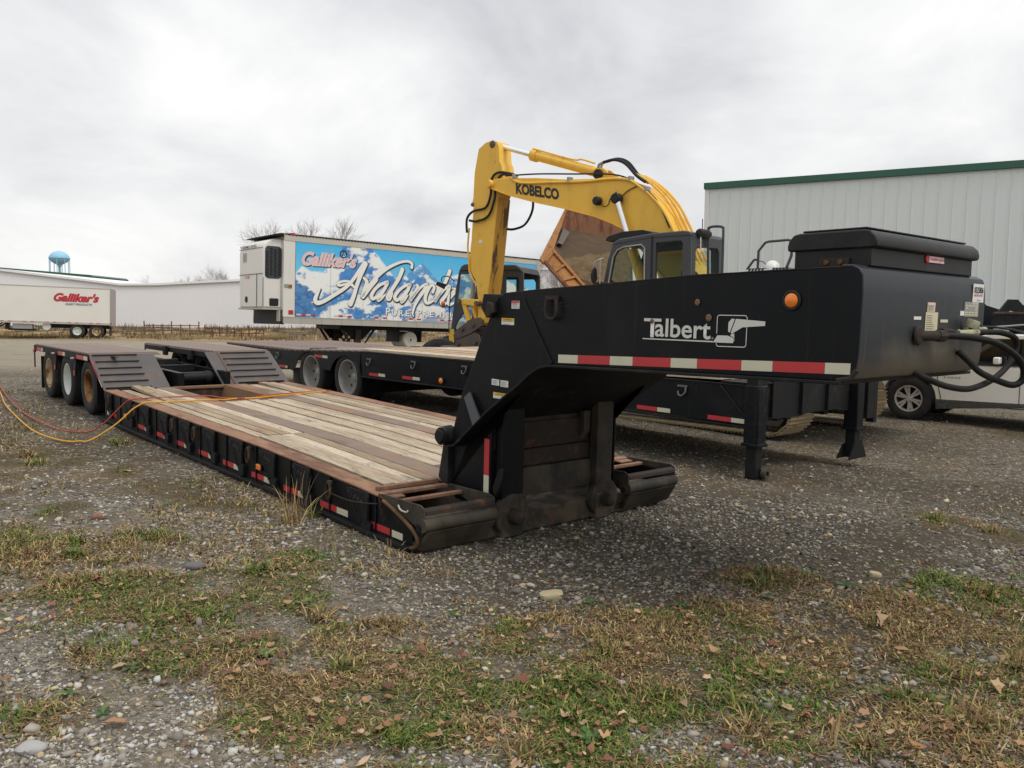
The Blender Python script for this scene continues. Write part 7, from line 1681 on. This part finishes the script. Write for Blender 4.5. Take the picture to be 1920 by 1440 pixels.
# dry stalks by the trailer's side and dead matted straw
sx = np.concatenate([rng.normal(-1.62, .05, 26), rng.normal(-1.1, .15, 20)]); sy = np.concatenate([rng.normal(6.15, .08, 26), rng.normal(5.5, .12, 20)])
A.append(blades(sx, sy, 2, np.concatenate([np.full(26, .34), np.full(20, .10)]), .02 + 0 * sx, 0 * sx - 1, .25, .0022))
y = rng.uniform(2.5, 6, 14000); x = rng.uniform(-1, 1, 14000) * (y * .66 + .4); m = gmask(x, y); kp = (rng.random(14000) < m * .95 + .02) & ~blocked(x, y); x, y = x[kp], y[kp]
A.append(blades(x, y, 5, np.full(len(x), .050), .035 + 0 * x, 0 * x - 1, 1.3, .0020))
o = 0; VV = []; FF = []; CC = []
for v, f, c in A: VV.append(v); FF.append(f + o); CC.append(c); o += len(v)
tag(raw_mesh('grass', np.concatenate(VV), np.concatenate(FF), tint_mat('grass_blades', .8, 30, .08, .2), np.concatenate(CC)), kind='stuff')
# far verge of dry grass before the warehouse
n = 90000; x = rng.uniform(-62, 6, n); y = 65 + 19 * rng.random(n); kp = (fbm(x * .5, y * .5, 4) > .40 + .2 * rng.random(n)); x, y = x[kp], y[kp]; n = len(x)
h = .05 + .16 * rng.random(n) + .5 * rng.random(n) ** 14; w = .02 + .03 * rng.random(n); zb = gh(x, y) - .02
V_ = np.stack([np.stack([x - w, y, zb], -1), np.stack([x + w, y + .01, zb], -1), np.stack([x + rng.normal(0, .16, n), y + rng.normal(0, .1, n), zb + h], -1)], 1).reshape(-1, 3)
F_ = np.arange(3 * n).reshape(-1, 3)
pz = fbm(x * .25 + 3, y * .6, 4)[:, None]; c = np.where(pz > .53, np.array([.185, .135, .085]), np.array([.36, .275, .15])); c = np.where(((y > 73) & (rng.random(n) < .8))[:, None], np.array([.17, .135, .095]), c) * np.exp(rng.normal(0, .18, n))[:, None]
tag(raw_mesh('verge_grass', V_, F_, tint_mat('verge_blades', .9, 3, .08, .1), np.repeat(c, 3, 0)), kind='stuff')

# ---- fallen leaves
def leaf_arrays(n, x, y, size, lobed):
    rows = []
    us = np.linspace(0, 1, 6); hw = np.array([.06, .30, .46, .44, .26, .02])
    V_ = np.zeros((n, 12, 3)); a = rng.uniform(0, 6.28, n); curl = rng.normal(.7, .7, n); tw = rng.normal(0, .5, n); tlt = np.abs(rng.normal(0, .30, n))
    for i, (u, w) in enumerate(zip(us, hw)):
        ww = w * (.62 + .5 * lobed * ((i % 2) * 1.1)) * size
        lx = (u - .5) * size * 1.35; zc = curl * size * (u - .5) ** 2 * 1.6 + tlt * (u - .0) * size * .5
        side = np.stack([ww, -ww], 0)
        for s in (0, 1):
            lat = side[s]; zz_ = zc + np.abs(lat) * .55 * np.abs(curl) + lat * tw * .5
            V_[:, 2 * i + s, 0] = x + np.cos(a) * lx - np.sin(a) * lat; V_[:, 2 * i + s, 1] = y + np.sin(a) * lx + np.cos(a) * lat; V_[:, 2 * i + s, 2] = zz_
    V_[..., 2] += (gz_at(x, y) + .008 - V_[..., 2].min(1) + .012 * rng.random(n) + .010 * gmask(x, y))[:, None]
    b = (np.arange(n) * 12)[:, None]; F_ = np.concatenate([b + np.array([[2 * i, 2 * i + 2, 2 * i + 3, 2 * i + 1]]) for i in range(5)])
    return V_, F_
LC = np.array([[.28, .145, .070], [.21, .105, .052], [.36, .215, .110], [.15, .070, .042], [.41, .285, .17], [.19, .080, .052]])
n = 9000; y = np.where(rng.random(n) < .8, rng.uniform(2.5, 5.2, n), rng.uniform(5, 9, n)); x = rng.uniform(-1, 1, n) * (y * .66 + .4)
kp = (rng.random(n) < .04 + .75 * gmask(x, y)) & ~blocked(x, y); x, y = x[kp], y[kp]; n = len(x)
V_, F_ = leaf_arrays(n, x, y, np.exp(rng.normal(math.log(.018), .40, n)).clip(.008, .042), rng.integers(0, 2, n))
c = LC[rng.integers(0, 6, n)] * np.exp(rng.normal(0, .2, n))[:, None]
lm = tint_mat('leaf_litter', .75, 50, .12, .3)
tag(raw_mesh('leaf_litter', V_.reshape(-1, 3), F_, lm, np.repeat(c, 12, 0), True), kind='stuff')
LEAVES = [(-1.64, 3.7), (-1.74, 3.63), (-1.84, 3.54), (-1.11, 3.68), (-1.48, 3.5), (-.5, 3.4), (-.52, 3.63), (-.59, 3.37), (-1.53, 3.13), (-.65, 3.13), (-.77, 3.21), (.98, 3.89), (1.66, 3.78), (1.56, 3.08), (1.2, 3.28), (1.13, 3.13), (.94, 3.09), (1.96, 4.31),
 (1.89, 4.88), (.73, 3.39), (.06, 3.58), (.23, 3.26), (.31, 3.0), (2.83, 5.54), (2.16, 3.59), (2.0, 3.64), (1.16, 3.37), (1.96, 4.29), (-.41, 2.98), (-.52, 2.89), (-1.41, 4.03), (-1.88, 4.71), (-2.33, 4.66), (-2.11, 4.65), (-2.42, 4.32), (.82, 3.04), (.36, 2.91), (.03, 2.9), (.92, 4.47), (1.91, 3.97)]
x = np.array([p[0] for p in LEAVES]); y = np.array([p[1] for p in LEAVES]); n = len(x); sz = rng.uniform(.040, .066, n)
V_, F_ = leaf_arrays(n, x, y, sz, rng.integers(0, 2, n)); f1 = F_.reshape(5, n, 4).transpose(1, 0, 2)
for i in range(n):
    vv = V_[i] - np.array([x[i], y[i], V_[i][:, 2].min()]); c = np.repeat(LC[rng.integers(0, 6)][None] * math.exp(rng.normal(0, .15)) * 1.1, 12, 0)
    o = raw_mesh('fallen_leaf', vv, f1[i] - i * 12, lm, c, True); o.location = (x[i], y[i], V_[i][:, 2].min())
    tag(o, 'curled brown fallen leaf lying on the gravel or grass in front of the trailer', 'leaf', 'fallen leaves in front of the trailer')

# ---- broad-leaved weeds
wm = tint_mat('weed_leaf', .6, 30, .06, .35)
WEEDS = [(-.3, 4.39), (-.25, 3.25), (-1.13, 4.49), (.45, 4.6), (-.51, 3.9), (.93, 4.55), (1.49, 4.72), (2.06, 5.04), (2.28, 4.78), (.08, 3.43), (-1.84, 3.38), (-1.62, 3.23), (.32, 3.1), (-1.13, 3.79), (-1.68, 3.62), (.98, 4.52), (-3.6, 7.75), (-1.2, 5.3)]
for i, (wx, wy) in enumerate(WEEDS):
    nl = rng.integers(9, 16); Vs = []; Fs = []; Cs = []; s0 = rng.uniform(.035, .065)
    for j in range(nl):
        a = 2 * math.pi * j / nl + rng.normal(0, .25); L = s0 * rng.uniform(.6, 1.25); up = rng.uniform(.15, .85); b = len(Vs)
        for q, (u, w) in enumerate(((0, .05), (.3, .12), (.6, .17), (.85, .12), (1, .01))):
            for sg in (1, -1):
                lat = sg * w * L * (1 + .35 * (q % 2)); rr = L * u * math.cos(up * (1 - .5 * u)); zz_ = L * u * math.sin(up) * (1 - .55 * u) * 1.2 + abs(lat) * .3
                Vs.append((math.cos(a) * rr - math.sin(a) * lat, math.sin(a) * rr + math.cos(a) * lat, zz_ + .004))
        for q in range(4): Fs.append((b + 2 * q, b + 2 * q + 2, b + 2 * q + 3, b + 2 * q + 1))
        cc = np.array([.060, .115, .028]) * math.exp(rng.normal(0, .3)) if rng.random() < .85 else np.array([.22, .20, .06])
        Cs += [cc] * 10
    o = raw_mesh('weed_plant', np.array(Vs), np.array(Fs), wm, np.array(Cs), True); o.location = (wx, wy, float(gz_at(wx, wy)))
    tag(o, 'small green broad-leaved weed rosette growing in the gravel or thin grass', 'weed', 'green weeds in the foreground')

# ---- single stones
def stone(x, y, sx, sy, sz, mat, label, rz=0., cat='stone', box=False):
    bm = bmesh.new(); bmesh.ops.create_icosphere(bm, subdivisions=3, radius=1.)
    for v in bm.verts:
        p = v.co.copy()
        if box: p = Vector([math.copysign(abs(c) ** .45, c) for c in p])
        p *= 1 + .16 * mnoise.noise(p * 1.7 + Vector((x, y, 0)) * 9) + .05 * mnoise.noise(p * 6 + Vector((y, x, 3)))
        v.co = (p.x * sx, p.y * sy, p.z * sz)
    me = bpy.data.meshes.new('loose_stone'); bm.to_mesh(me); bm.free(); me.materials.append(mat); me.shade_smooth(); me.set_sharp_from_angle(angle=R(40))
    o = bpy.data.objects.new('loose_stone', me); COL.objects.link(o); o.location = (x, y, float(gz_at(x, y)) + sz * .55); o.rotation_euler = (rng.normal(0, .06), rng.normal(0, .06), rz)
    return tag(o, label, cat)
stone(.238, 4.735, .068, .045, .020, M['tan_stone'], 'flat tan stone lying on dark gravel in front of the trailer deck', .1, box=True)
stone(2.338, 5.256, .036, .03, .020, M['tan_stone'], 'small square tan stone at the right of the gooseneck', -.2, box=True)
stone(-3.05, 6.115, .055, .04, .03, M['brick_chunk'], 'reddish brick chunk in the gravel left of the trailer', .3, 'brick')
stone(-1.94, 5.05, .07, .05, .03, M['dark_stone'], 'dark grey rock half sunk in the gravel below the grass', .4)
stone(-1.734, 2.93, .055, .035, .024, M['pale_stone'], 'pale angular stone in the lower left corner', .2)
stone(.50, 3.595, .020, .016, .012, M['pale_stone'], 'pale pebble among the grass at the bottom centre', .2)
